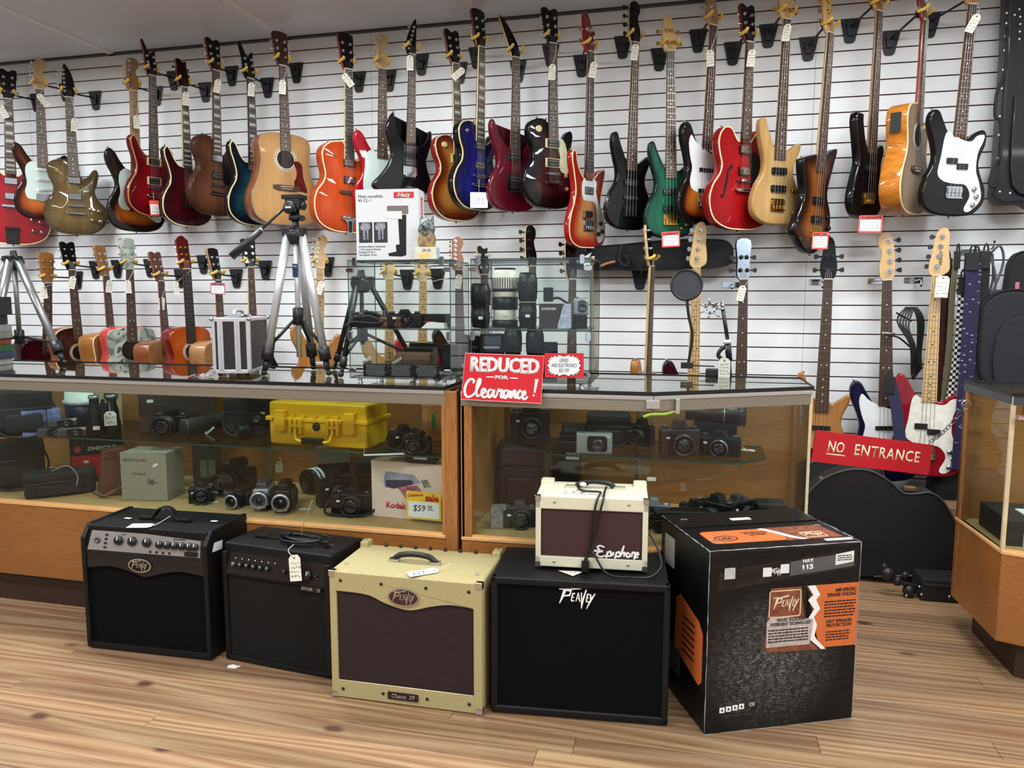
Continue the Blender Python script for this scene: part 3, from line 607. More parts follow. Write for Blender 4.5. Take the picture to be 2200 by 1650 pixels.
def bridge_parts(g, y, style, metal):
    if style == 'tom':
        part('bridge', cached(('b1', metal.name), lambda: MB().prism(rrect(.088, .012, .005), .004, .013).cyl((-.037, 0, 0), (-.037, 0, .005), .007, n=10).cyl((.037, 0, 0), (.037, 0, .005), .007, n=10).mesh('bridge', metal, .001, 1)), None, g, M=Matrix.Translation((0, y, 0)))
        part('tailpiece', cached(('b2', metal.name), lambda: MB().prism(rrect(.10, .015, .007), .004, .014).cyl((-.042, 0, 0), (-.042, 0, .006), .008, n=10).cyl((.042, 0, 0), (.042, 0, .006), .008, n=10).mesh('tailpiece', metal, .0015, 1)), None, g, M=Matrix.Translation((0, y-.045, 0)))
        return y-.045
    if style == 'plate':
        def f():
            mb = MB().prism(rrect(.084, .045, .004), 0, .004)
            for i in range(6): mb.box(-.036+i*.0124, -.0265+i*.0124, -.012, .016, .004, .010)
            return mb.mesh('bridge', metal)
        part('bridge', cached(('b3', metal.name), f), None, g, M=Matrix.Translation((0, y-.006, 0))); return y-.02
    if style == 'floyd':
        def f():
            mb = MB().prism([(-.045, -.03), (.045, -.03), (.045, .018), (-.045, .018)], 0, .006)
            for i in range(6): mb.box(-.034+i*.0115, -.0245+i*.0115, -.02, .014, .006, .013); mb.cyl((-.029+i*.0115, -.03, .011), (-.029+i*.0115, -.048, .013), .003, n=6)
            return mb.mesh('bridge', metal)
        part('bridge', cached(('b4', metal.name), f), None, g, M=Matrix.Translation((0, y, 0))); return y-.025
    if style == 'bass':
        def f():
            mb = MB().prism(rrect(.082, .058, .004), 0, .003); mb.box(-.041, .041, -.029, -.024, 0, .012)
            for i in range(4): mb.box(-.037+i*.0195, -.0215+i*.0195, -.002, .022, .003, .012); mb.cyl((-.029+i*.0195, -.027, .008), (-.029+i*.0195, 0, .008), .002, n=6)
            return mb.mesh('bridge', metal)
        part('bridge', cached(('b5', metal.name), f), None, g, M=Matrix.Translation((0, y-.008, 0))); return y-.03
    if style == 'acoustic':
        def f():
            mb = MB().prism([(-.078, -.006), (-.05, -.016), (.05, -.016), (.078, -.006), (.078, .010), (.05, .014), (-.05, .014), (-.078, .010)], 0, .008)
            mb.prism([(-.037, .002), (.037, .005), (.037, .008), (-.037, .005)], .008, .012, 1)
            for i in range(6): mb.cyl((-.027+i*.0108, -.007, .008), (-.027+i*.0108, -.007, .011), .0028, n=6, mi=1)
            return mb.mesh('bridge', [M_rose, M_bone])
        part('bridge', cached(('b6',), f), None, g, M=Matrix.Translation((0, y, 0))); return y-.006
    if style == 'bigsby':
        part('bridge', cached(('b1w', metal.name), lambda: MB().prism(rrect(.12, .016, .004), .0, .013).mesh('bridge', [M_rose], .001, 1)), None, g, M=Matrix.Translation((0, y, 0)))
        mb = MB(); mb.prism([(-.045, .085), (.045, .085), (.04, .07), (.018, .05), (.014, -.005), (-.014, -.005), (-.018, .05), (-.04, .07)], .002, .007, 0); mb.cyl((-.044, .078, .014), (.044, .078, .014), .008, n=12)
        mb.box(-.05, -.04, .066, .09, 0, .02); mb.box(.04, .05, .066, .09, 0, .02); mb.prism([(-.011, .06), (.011, .06), (.009, .0), (-.009, .0)], .007, .010, 1)
        part('tailpiece', mb, [metal, M_bkp], g, bevel=.001, seg=1); return .08
    if style == 'trapeze':
        part('bridge', MB().prism(rrect(.10, .014, .004), .0, .013), metal, g, M=Matrix.Translation((0, y, 0)), bevel=.001, seg=1)
        mb = MB(); mb.prism([(-.036, .10), (.036, .10), (.032, .0), (-.032, .0)], .002, .008, 0); mb.box(-.038, .038, .088, .104, .002, .016, 0)
        part('tailpiece', mb, [pm('smoked tailpiece', (58, 54, 52), .25, .8)], g, bevel=.002, seg=1); return .095
PG = {
 'strat': [(-.028, .345), (-.06, .352), (-.088, .325), (-.095, .28), (-.088, .22), (-.10, .165), (-.085, .125), (-.045, .12), (.02, .115), (.07, .085), (.11, .06), (.135, .075), (.13, .12), (.10, .17), (.085, .21), (.085, .27), (.10, .33), (.108, .375), (.085, .36), (.055, .345), (.028, .345)],
 'jazz': [(-.032, .385), (-.075, .41), (-.105, .44), (-.118, .40), (-.105, .33), (-.09, .28), (-.10, .215), (-.075, .17), (.03, .15), (.075, .185), (.10, .25), (.118, .33), (.12, .38), (.085, .375), (.06, .36), (.032, .36)],
 'pbass': [(-.032, .385), (-.06, .40), (-.075, .37), (-.085, .28), (-.095, .20), (-.06, .165), (.0, .155), (.055, .15), (.085, .10), (.06, .035), (.085, .022), (.13, .06), (.145, .10), (.125, .17), (.105, .22), (.105, .30), (.128, .36), (.13, .39), (.095, .385), (.07, .36), (.032, .36)],
 'rick': [(-.045, .245), (-.045, .345), (.06, .345), (.06, .29), (.085, .23), (.115, .18), (.14, .13), (.135, .06), (.10, .03), (.08, .05), (.075, .16), (.05, .235)],
 'lpg': [(.034, .34), (.055, .345), (.075, .32), (.088, .27), (.095, .20), (.085, .175), (.045, .19), (.045, .25), (.034, .30)],
 'esg': [(.034, .36), (.065, .37), (.095, .33), (.10, .26), (.085, .20), (.05, .20), (.045, .28), (.034, .33)],
 'dread': [(.045, .345), (.075, .35), (.095, .33), (.10, .27), (.12, .20), (.115, .185), (.06, .20), (.045, .235), (.058, .26), (.062, .30)],
 'tele': [(-.028, .345), (-.06, .36), (-.095, .33), (-.10, .26), (-.11, .18), (-.10, .12), (-.05, .10), (.04, .12), (.09, .17), (.09, .26), (.10, .33), (.06, .345), (.028, .345)],
}
GUITARS = {}
def strings(g, n, yb, L, wn, wb, zb=.0145, zn=.0125):
    mb = MB()
    for i in range(n):
        a = -wb/2+wb*i/(n-1); b = -wn/2+wn*i/(n-1); r = .0005 if n == 6 else .0010-.00008*i
        mb.cyl((a, yb, zb), (b, L+.002, zn), r, n=4, caps=False); mb.cyl((b, L+.002, zn), (b*.7, L+.05, .002), r, n=4, caps=False)
    part('guitar_strings', mb, M_str, g, kind='stuff')
def guitar(key, label, nut, ref, theta, kind, paint, side=None, ry=0, off=(.20, .19), neckm=None, board=None, head='open3', headm=None, facem=None, metal='chrome', btn=None,
           guard=None, guardm=None, pick=(), bridge='tom', knobs=(), bind=None, inlay='dot', nf=None, dome=0, group='guitars hung on the slat wall', logo=None, hb=None, extra=None, knobm=None, reach=.075, cat='guitar', tilt=.16, Ls=None):
    t, L, sl, nfr = SPEC[kind]; nf = nfr if nf is None else nf; bass = 'bass' in kind or kind in ('rick', 'explorer')
    neckm = neckm or M_mahog; board = board or M_rose; headm = headm or neckm; facem = facem or headm; mt = C(metal)
    A = atY(nut[0], nut[1], WY-off[0]); B = atY(ref[0], ref[1], WY-off[1]); up = (A-B).normalized(); s = (A-B).length/(L-ry)
    th = math.radians(theta); x = Vector((math.cos(th), math.sin(th), 0)); x = (x-up*x.dot(up)).normalized(); z = x.cross(up)
    M = Matrix((x, up, z)).transposed().to_4x4() @ Matrix.Scale(s, 4); M.translation = A-up*L*s
    g = thing('bass_guitar' if bass and cat == 'guitar' else 'acoustic_guitar' if kind in ('dread', 'classical', 'cutaway') else 'electric_guitar', label, cat, M, group)
    GUITARS[key] = (g, M, L, s)
    side = side or paint
    me, ol, O = body_mesh(kind, (paint, side), t, dome, reach=reach)
    part('body', me, None, g)
    if bind: part('binding', ring_strip(inset(ol, .0005), .0055, -.004, .0006), bind, g)
    acu = kind in ('dread', 'classical', 'cutaway')
    fe = L-sl*(1-2**(-(nf+.6)/12)) if nf > 2 else L-sl*.70
    y0 = max(p[1] for p in OUT[kind] if abs(p[0]) < .04)-.01 if not acu else .44
    neck_parts(g, L, sl, nf if nf > 2 else 20, min(y0, fe-.0) if not acu else y0, (.052 if kind == 'classical' else .043) if not bass else .041, .056 if not bass else .062, neckm, board, inlay, hb, zt=.003+dome*.8)
    head_parts(g, head, L, headm, facem, mt, btn, logo, tilt, bass, dome*.8)
    if guard:
        part('pickguard', MB().prism(crom(PG[guard], 4), .0, .0025+dome*1.05), guardm or M_white, g)
    zr = .0025 if guard in ('strat', 'jazz', 'pbass', 'tele') else 0
    before = set(g.children) if dome else None
    for p in pick: pickup(g, p[1], p[0], mt, p[2] if len(p) > 2 else 0, p[3] if len(p) > 3 else 0)
    yb = bridge_parts(g, L-sl, bridge, mt)
    if dome:
        for o in g.children:
            if o not in before: o.matrix_basis = Matrix.Translation((0, 0, dome*.85)) @ o.matrix_basis
    if knobs:
        km = knobm or mt
        kme = cached(('k', km.name), lambda: MB().lathe([(.011, 0), (.0105, .010), (.009, .013), (0, .0135)], 14).mesh('knob', km))
        for (kx, ky) in knobs: link('knob', kme, g, Matrix.Translation((kx, ky, zr+dome*.5)))
    strings(g, 4 if bass else 6, yb, L, .030 if bass else .034, .060 if bass else .052, .0145+dome*.8, .0125+dome*.8)
    sb = cached(('sb',), lambda: MB().lathe([(.003, 0), (.003, .006), (.007, .009), (.0065, .011), (0, .0115)], 10).mesh('strap_button', C('chrome')))
    link('strap_button', sb, g, Matrix.Translation((0, .001, -t/2)) @ Matrix.Rotation(PI/2, 4, 'X'))
    hx = min((p for p in OUT[kind] if p[0] < -.05), key=lambda p: -p[1])
    if not acu: link('strap_button', sb, g, Matrix.Translation((hx[0], hx[1]-.002, -t/2)) @ Matrix.Rotation(-PI/2, 4, 'X'))
    if extra: extra(g, L, sl)
    return g
def soundhole(g, y, r=.05, rosette=M_bone):
    part('rosette', MB().prism(ell(r+.014, r+.014, 32, 0, y), 0, .0008, 0).prism(ell(r+.010, r+.010, 32, 0, y), .0008, .001, 1).prism(ell(r+.006, r+.006, 32, 0, y), .001, .0012, 0), [rosette, M_choc], g)
    part('soundhole', MB().prism(ell(r, r, 32, 0, y), .0012, .0014), pm('soundhole shade', (34, 20, 14), .9, var=.3), g)  # flat disc, no opening: the shade of the hole is its dark colour
def fhole(g, x, y, s, m=M_bkp, edge=None, flip=1):
    P = [(.022, .075), (.030, .066), (.024, .060), (.014, .062), (.008, .045), (.004, .01), (-.004, -.02), (-.010, -.05), (-.020, -.066), (-.030, -.062)]
    P = [(x+flip*a*s, y+b*s) for a, b in P]; R = [.006, .008, .004, .004, .005, .007, .007, .005, .007, .006]; R = [r*s*.9 for r in R]
    mb = MB()
    if edge: stroke(mb, P, [r+.0016 for r in R], .0012, 1)
    stroke(mb, P, R, .0018, 0); part('f_hole', mb, [m, edge or m], g)
def dot(g, x, y, r, m, name='switch', h=.004): part(name, MB().cyl((x, y, 0), (x, y, h), r, n=16), m, g)
# ---------------------------------------------------------------- wall hangers
M_brk = pm('black bracket plastic', (17, 18, 20), .5, var=.15)
def hanger(key, brk, lab, reach=.036, zig=False):
    g, M, L, s = GUITARS[key]
    W = lambda x, y, z: M @ Vector((x, y, z))
    yc = W(0, L+.035, -.030); b = atY(brk[0], brk[1], WY-.004)
    h = thing('guitar_hanger', lab, 'hanger', b, 'hangers on the slat wall')
    o = b
    mb = MB().prism([(-.045, .02), (-.047, .035), (.047, .035), (.045, .02), (.024, -.075), (.014, -.083), (-.014, -.083), (-.024, -.075)], 0, .006, 0, FRONT(0, 0, 0))
    mb.prism([(-.022, .01), (.022, .01), (.014, -.05), (-.014, -.05)], .006, .018, 0, FRONT(0, 0, 0))
    part('bracket', mb, M_brk, h, bevel=.0015, seg=1)
    p1 = Vector((0, -.02, -.01)); p2 = yc-o
    mb = MB().tube([p1, p2], .0052, 8); mb.ball(tuple(p2), (.012, .012, .018), 10); part('arm', mb, M_brk, h)
    x = (M.to_3x3() @ Vector((1, 0, 0))).normalized(); z = (M.to_3x3() @ Vector((0, 0, 1))).normalized(); u = Vector((0, 0, 1))
    for sgn in (-1, 1):
        P = [yc-o, yc-o+x*sgn*reach*.8, yc-o+x*sgn*(reach+.006)+z*.012, yc-o+x*sgn*(reach+.004)+z*.035+u*.004, yc-o+x*sgn*(reach-.002)+z*.052+u*.014]
        part('prong', MB().tube(crom(P, 3, False), .0035, 6), M_brk, h)
        Q = [P[2], P[3], P[4], P[4]+u*.010-x*sgn*.003+z*.004]
        part('rubber_tip', MB().tube(crom(Q, 3, False), .0080, 8), M_yel, h, label='yellow rubber tip')
    return h
# ---------------------------------------------------------------- price tags
M_tag = pm('paper tag', (232, 228, 212), .8, var=.04, scale=12)
M_ink = pm('ink', (40, 42, 60), .8)
M_cord = pm('white string', (226, 222, 210), .8)
def tag_outline(w_, h_): return [(-w_/2, -h_/2), (w_/2, -h_/2), (w_/2, h_/2-.012), (w_/2-.010, h_/2), (-w_/2+.010, h_/2), (-w_/2, h_/2-.012)]
def price_tag(M, label, w_=.036, h_=.078, lines=4, seed=0, cord=None, ink=True, group='price tags tied to the guitars', mat=None):
    """M: matrix of the card's centre, x across, y up the card, z out"""
    t = thing('price_tag', label, 'price tag', M, group)
    mb = MB().prism(tag_outline(w_, h_), 0, .0008); part('card', mb, mat or M_tag, t)
    part('eyelet', MB().prism(ell(.0042, .0042, 10, 0, h_/2-.010), .0008, .0014), pm('eyelet', (120, 96, 70), .6), t)
    if ink: part('handwriting', scribble(MB(), w_*.82, lines, h_*.66, seed, .0006, Matrix.Translation((0, -.006, .0008))), M_ink, t, kind='stuff')
    if cord: part('tie', MB().tube(crom([(0, h_/2-.010, .001)]+cord, 4, False), .0012, 5), M_cord, t)
    return t
def gtag(key, px, label, rot=0, seed=0, dz=.03, w_=.036, h_=.078, **k):
    """tag hanging in front of a guitar's neck at picture point px"""
    g, M, L, s = GUITARS[key]; z = (M.to_3x3() @ Vector((0, 0, 1))).normalized(); A = M @ Vector((0, L-.05, .02+dz))
    c = atP(px[0], px[1], A, z) if False else atY(px[0], px[1], A.y-.012)
    vx = Vector((math.cos(YAW-math.atan((px[0]-1100)/FPX)), math.sin(YAW-math.atan((px[0]-1100)/FPX)), 0))   # the card hangs free, face to the shop
    T = frame(c, vx, (0, 0, 1)) @ Matrix.Rotation(math.radians(rot), 4, 'Z')
    top = T.inverted() @ (M @ Vector((.012, L-.01, .022)))
    mid = (top+Vector((0, h_/2, 0)))/2+Vector((.006, 0, .004))
    return price_tag(T, label, w_, h_, 4, seed, [tuple(mid), tuple(top)], **k)
# ---------------------------------------------------------------- the guitars, top row from the left
def TH(px, phi): return math.degrees(YAW-math.atan((px-1100)/FPX))+phi
RED = sol('cherry red', (176, 18, 22)); SB = burst('three tone sunburst', [(0, (28, 12, 10)), (.25, (70, 22, 12)), (.55, (176, 78, 24)), (1, (206, 118, 44))])
SB2 = burst('dark sunburst', [(0, (12, 8, 8)), (.35, (40, 14, 8)), (.62, (168, 76, 22)), (1, (216, 126, 40))])
WINE = burst('wine red', [(0, (92, 6, 14)), (1, (150, 12, 24))]); GOLDW = burst('golden brown', [(0, (92, 72, 38)), (1, (134, 108, 62))], grain=.22, gscale=50)
DWINE = burst('dark wine', [(0, (40, 4, 10)), (1, (84, 8, 22))]); WAL = burst('walnut', [(0, (78, 44, 28)), (1, (116, 72, 48))], rough=.5, coat=.1, grain=.2)
TEAL = burst('teal burst', [(0, (8, 14, 22)), (.5, (12, 44, 62)), (1, (30, 84, 88))], grain=.3, gstretch=(.4, 1, 1)); SPRUCE = burst('spruce', [(0, (196, 148, 92)), (1, (212, 166, 108))], rough=.35, coat=.2, grain=.09, gscale=90, gstretch=(1, .03, 1))
ORG = burst('orange', [(0, (196, 66, 18)), (1, (222, 84, 26))], grain=.12); CRED = sol('candy red', (178, 22, 36)); BLK = sol('black lacquer', (7, 7, 9))
HONEY = burst('honey burst', [(0, (74, 20, 12)), (.35, (140, 58, 20)), (.8, (212, 140, 60)), (1, (222, 158, 76))], grain=.12); BLUE = burst('dark blue', [(0, (10, 12, 44)), (.4, (18, 22, 96)), (1, (26, 30, 124))], grain=.2)
MAR = sol('metallic maroon', (108, 14, 34)); DCB = burst('black cherry', [(0, (14, 8, 10)), (.6, (30, 10, 14)), (1, (72, 22, 26))]); FIRE = burst('fireglo', [(0, (168, 20, 20)), (.35, (184, 52, 30)), (.85, (214, 138, 76)), (1, (220, 150, 88))], grain=.15)
GRN = burst('green stain', [(0, (10, 44, 34)), (.2, (14, 96, 70)), (1, (22, 112, 80))], grain=.25); NAT = burst('natural ash', [(0, (206, 162, 100)), (1, (220, 182, 122))], rough=.35, coat=.2, grain=.12)
ES = burst('dark cherry semi', [(0, (160, 14, 22)), (1, (182, 20, 28))], grain=.12); TOB = burst('tobacco burst', [(0, (26, 12, 8)), (.4, (74, 34, 14)), (1, (152, 88, 38))], grain=.12)
AMB = burst('amber quilt', [(0, (206, 126, 44)), (1, (222, 150, 66))], grain=.3, gscale=26, gstretch=(1, 1.8, .6)); AMBT = burst('grey spruce', [(0, (150, 120, 92)), (1, (172, 146, 118))], rough=.4, coat=.1)
CED = burst('cedar', [(0, (178, 76, 24)), (1, (204, 98, 36))], rough=.3, grain=.08, gscale=90, gstretch=(1, .03, 1)); TAN = burst('tan mahogany', [(0, (176, 118, 62)), (1, (188, 130, 72))], grain=.12)
DSB = burst('brown acoustic burst', [(0, (36, 16, 14)), (.5, (56, 24, 20)), (1, (92, 48, 34))]); NATB = burst('amber ash', [(0, (182, 122, 62)), (1, (202, 146, 84))], grain=.15); DBLUE = burst('midnight blue', [(0, (16, 12, 44)), (.3, (24, 20, 70)), (1, (60, 20, 30))])
REDP = sol('deep red poly', (150, 16, 34)); COCO = pm('side cherry wood', (120, 20, 16), .25, coat=.35, var=.1); MSIDE = pm('side mahogany', (132, 74, 44), .3, coat=.3, var=.2, scale=20)
WH = M_white
G_ = guitar
TOPG = 'guitars in the upper row on the slat wall'; LOWG = 'acoustic guitars in the lower row'; LOWB = 'basses in the lower row'
def es_extra(g, L, sl): part('pickguard', MB().prism([(a, b) for a, b in PG['esg']], .004, .007), M_bkp, g)
def k4(x=.10, y=.12): return [(x-.022, y+.055), (x+.022, y+.045), (x-.016, y-.01), (x+.028, y-.015)]
G_('T1', 'red semi-hollow guitar with smoked metal tailpiece, leftmost in the upper row', (18, 213), (28, 525), TH(20, -4), 'es', ES, bind=M_cream, neckm=M_mahog, head='open3', headm=M_mahog, facem=M_bk, pick=[('hum', .38), ('hum', .29)], bridge='trapeze', knobs=k4(.125, .10), inlay='block', group=TOPG)
G_('T2', 'sunburst guitar with mint white pickguard and pale maple headstock', (85, 192), (97, 472), TH(90, 4), 'strat', SB, guard='strat', guardm=M_mint, head='strat6', neckm=M_maple, board=M_rose, pick=[('single', .305), ('single', .245), ('single', .185, 0, .2)], bridge='plate', knobs=[(.055, .13), (.08, .10), (.10, .075)], knobm=M_white, group=TOPG)
def t3x(g, L, sl): part('bigsby_plate', MB().prism([(-.03, .0), (.03, .0), (.02, .08), (-.02, .08)], .002, .005), C('chrome'), g)
G_('T3', 'glossy golden brown single-cutaway guitar with mirror chrome pickups', (148, 210), (166, 504), TH(148, 2), 'lp', GOLDW, bind=M_choc, dome=.008, head='blade6', neckm=M_mahog, facem=M_bk, headm=M_maple2, pick=[('hum', .32), ('hum', .225)], bridge='tom', knobs=k4(.10, .10), inlay='dot', group=TOPG)
G_('T4', 'dark sunburst guitar half hidden behind a cherry red guitar, aged maple headstock', (286, 195), (296, 498), TH(285, 20), 'strat', SB2, guard='strat', guardm=M_mint, head='strat6', neckm=M_maple2, board=M_maple2, pick=[('single', .245)], bridge='plate', group=TOPG)
G_('T5', 'cherry red double-cutaway guitar with two cream-ringed pickups and black clawed headstock', (325, 163), (331, 465), TH(325, 34), 'prs', WINE, bind=pm('amber binding', (196, 130, 70), .4), dome=.008, head='claw3', facem=M_bk, neckm=M_mahog, pick=[('humc', .315), ('humc', .205)], bridge='tom', inlay='dot', off=(.24, .21), group=TOPG)
G_('T6', 'dark wine guitar with cream edge and dark red headstock', (394, 188), (406, 487), TH(394, 32), 'prs', DWINE, bind=M_cream, dome=.006, head='wing3', facem=DWINE, neckm=M_mahog, board=M_ebony, pick=[('hum', .20)], metal='black', bridge='tom', inlay='block', off=(.22, .20), hb=M_cream, group=TOPG)
G_('T7', 'matte walnut brown single-cutaway guitar with black pickguard', (463, 152), (467, 463), TH(463, 36), 'lp', WAL, head='open3', facem=M_bk, guard='lpg', guardm=M_bkp, pick=[('hum', .32), ('hum', .225)], bridge='tom', inlay='block', off=(.21, .20), group=TOPG, btn=M_pegw)
G_('T8', 'dark teal burst guitar with cream edge partly behind the spruce-topped acoustic', (536, 170), (547, 485), TH(536, 34), 'prs', TEAL, side=M_bk, bind=M_cream, dome=.006, head='claw3', facem=M_bk, headm=M_bk, board=M_ebony, pick=[('hum', .32)], bridge='tom', inlay='block', off=(.20, .19), group=TOPG)
def t9x(g, L, sl):
    soundhole(g, .355); part('pickguard', MB().prism(crom(PG['dread'], 4), .0014, .003), M_tort, g)
G_('T9', 'spruce-topped dreadnought acoustic guitar with tortoiseshell pickguard in the upper row', (607, 142), (618, 483), TH(607, 24), 'dread', SPRUCE, side=MSIDE, bind=pm('acoustic edge', (150, 128, 100), .4), head='square3', facem=pm('headstock burgundy', (56, 22, 18), .3, coat=.3), neckm=M_mahog, bridge='acoustic', off=(.26, .25), extra=t9x, group=TOPG)
def t10x(g, L, sl): fhole(g, -.075, .235, 1.05, edge=M_cream, flip=1); fhole(g, .105, .235, 1.05, edge=M_cream, flip=-1); dot(g, -.085, .395, .009, C('chrome'), 'knob', .012)
G_('T10', 'bright orange hollow-body guitar with f-hole and vibrato tailpiece', (746, 150), (750, 500), TH(746, 28), 'gret', ORG, bind=M_cream, dome=.01, head='square3', facem=M_bk, headm=ORG, neckm=ORG, board=M_ebony, pick=[('hum', .365), ('hum', .275)], bridge='bigsby', inlay='side', off=(.24, .22), extra=t10x, hb=M_cream, group=TOPG, metal='chrome')
G_('T11', 'candy red guitar with mint pickguard and plain maple headstock above the flash box', (821, 148), (821, 468), TH(821, 22), 'strat', CRED, guard='tele', guardm=M_mint, head='strat6', neckm=M_maple, pick=[('single', .16, 0, .3)], bridge='plate', off=(.18, .17), group=TOPG)
G_('T12', 'black pointed-horn guitar with black slanted headstock', (885, 117), (880, 418), TH(885, 26), 'warlock', BLK, head='bcr6', facem=M_bk, headm=M_bk, neckm=M_maple2, pick=[('humw', .26), ('humw', .185)], bridge='floyd', off=(.24, .22), group=TOPG, logo=None)
G_('T13', 'honey sunburst single-cutaway guitar with cream binding, partly behind a dark blue one', (976, 138), (986, 475), TH(976, 36), 'lp', HONEY, side=COCO, bind=M_cream, dome=.01, head='open3', facem=M_bk, neckm=M_mahog, hb=M_cream, pick=[('humc', .32)], bridge='tom', inlay='block', off=(.18, .17), group=TOPG, extra=lambda g, L, sl: dot(g, -.085, .385, .014, M_cream, 'switch_ring', .015))
G_('T14', 'deep blue single-cutaway guitar with gold hardware and cream binding', (1031, 102), (1026, 452), TH(1031, 44), 'lp', BLUE, side=M_bk, bind=M_cream, dome=.01, head='square3', facem=M_bk, neckm=M_mahog, hb=M_cream, pick=[('hum', .32), ('hum', .225)], bridge='tom', inlay='block', off=(.24, .22), group=TOPG, extra=lambda g, L, sl: dot(g, -.085, .385, .010, C('chrome'), 'switch', .014), knobs=k4())
G_('T15', 'metallic maroon guitar with reversed pointed headstock', (1108, 124), (1105, 455), TH(1108, 32), 'shred', MAR, head='hock6', facem=M_bk, headm=M_maple, neckm=M_maple, pick=[('humw', .29), ('humw', .17)], bridge='floyd', metal='black', off=(.20, .19), group=TOPG)
G_('T16', 'black cherry single-cutaway guitar with cream pickguard and amber knobs', (1185, 95), (1186, 448), TH(1185, 34), 'lp', DCB, side=M_bk, dome=.01, head='open3', facem=M_bk, neckm=M_bk, pick=[('humc', .32), ('humc', .225)], bridge='tom', guard='lpg', guardm=pm('aged cream plastic', (226, 228, 188), .35), knobs=k4(.10, .11), knobm=pm('amber knob', (206, 150, 100), .3), off=(.22, .20), inlay='dot', group=TOPG, extra=lambda g, L, sl: dot(g, -.085, .385, .016, M_cream, 'switch_ring', .015))
def t17x(g, L, sl): part('bridge_cover', MB().box(-.05, .015, -.012, .022, 0, .02), C('chrome'), g, M=Matrix.Translation((.0, .165, 0)), bevel=.002)
G_('T17', 'cherry to amber burst bass with white pickguard and chrome covers', (1268, 112), (1263, 533), TH(1268, 53), 'rick', FIRE, side=RED, bind=M_cream, head='bass22', facem=pm('headstock red', (120, 18, 22), .2, coat=.5), headm=RED, neckm=M_mahog, board=M_ebony, nf=20, guard='rick', guardm=WH, pick=[('hum', .29)], bridge='bass', knobs=[(.10, .13), (.115, .09), (.085, .075)], knobm=M_bkp, extra=t17x, inlay=None, off=(.23, .21), group=TOPG)
G_('T18', 'plain glossy black bass with long horn and black-faced headstock', (1365, 92), (1352, 494), TH(1365, 34), 'modbass', BLK, head='bass4', facem=M_bk, headm=M_maple, neckm=M_maple, pick=[('bass', .25), ('jbass', .17)], bridge='bass', metal='black', btn=M_bkp, off=(.19, .18), group=TOPG)
G_('T19', 'translucent green bass with gold bridge', (1440, 110), (1441, 511), TH(1440, 24), 'modbass', GRN, head='bass22', facem=M_maple, headm=M_maple, neckm=M_maple, pick=[('bass', .245), ('bass', .155)], bridge='bass', metal='gold', knobs=[(.09, .15), (.105, .11), (.09, .07), (.06, .05)], off=(.22, .21), group=TOPG, tilt=.2)
G_('T20', 'sunburst bass with white pickguard, mostly behind the cherry semi-hollow', (1532, 55), (1510, 483), TH(1532, 42), 'pbass', SB2, guard='jazz', guardm=WH, head='bass4', headm=M_maple2, neckm=M_maple2, pick=[('jbass', .275), ('jbass', .17)], bridge='bass', off=(.20, .20), group=TOPG)
def t21x(g, L, sl): fhole(g, -.105, .22, 1.05); fhole(g, .11, .22, 1.05, flip=-1); es_extra(g, L, sl)
G_('T21', 'cherry red semi-hollow guitar with two round horns and cream binding', (1608, 92), (1592, 494), TH(1608, 44), 'es', ES, bind=M_cream, dome=.008, head='open3', facem=M_bk, headm=pm('headstock cherry', (110, 14, 18), .2, coat=.5), neckm=COCO, pick=[('hum', .375), ('hum', .275)], bridge='tom', off=(.25, .23), extra=t21x, group=TOPG)
G_('T22', 'natural blond bass with gold hardware', (1690, 42), (1667, 483), TH(1690, 41), 'modbass', NAT, head='bass22', facem=M_maple, headm=M_maple, neckm=M_maple, pick=[('bass', .26), ('bass', .175)], bridge='bass', metal='gold', knobs=[(.09, .17), (.115, .14), (.115, .10), (.095, .06)], off=(.24, .22), group=TOPG)
G_('T23', 'tobacco burst angular bass with black edges and gold bridge', (1783, 72), (1748, 545), TH(1783, 60), 'explorer', TOB, side=M_bk, head='bass4', headm=M_maple, neckm=M_maple, board=M_rose, pick=[('bass', .24), ('bass', .155)], bridge='bass', metal='gold', knobs=[(.085, .17), (.10, .12), (.10, .08)], knobm=M_bkp, off=(.24, .22), group=TOPG)
G_('T24', 'black bass with squared-off horn and gold bridge', (1888, 25), (1864, 470), TH(1888, 60), 'slabbass', BLK, head='bass4', headm=M_maple2, neckm=M_maple2, pick=[('bass', .24)], bridge='bass', metal='gold', knobs=[(.10, .16), (.10, .12)], off=(.22, .20), group=TOPG)
def t25x(g, L, sl): soundhole(g, .35, .048); part('preamp_panel', MB().prism(rrect(.085, .045, .004, 3), 0, .002).box(-.03, .03, -.012, .0, .002, .004, 1), [M_bkp, pm('preamp grey', (60, 60, 64), .4)], g, M=frame((-.150, .40, -.05), (0, 1, 0), (0, 0, 1)))
G_('T25', 'amber quilted acoustic guitar hung edge-on with preamp panel on its side', (1986, 45), (1963, 461), TH(1986, 74), 'cutaway', AMBT, side=AMB, bind=M_cream, head='square3', facem=pm('cherry face', (130, 50, 28), .3, coat=.4), headm=COCO, neckm=pm('neck cherry', (140, 62, 34), .3, coat=.4), bridge='acoustic', off=(.24, .22), extra=t25x, group=TOPG)
G_('T26', 'glossy black bass with white pickguard and split pickup', (2088, 10), (2044, 464), TH(2088, 38), 'pbass', BLK, guard='pbass', guardm=WH, head='bass4', headm=M_maple2, neckm=M_maple2, pick=[('pbass', .25)], bridge='bass', knobs=[(.10, .13), (.115, .095), (.10, .055)], off=(.32, .30), group=TOPG)
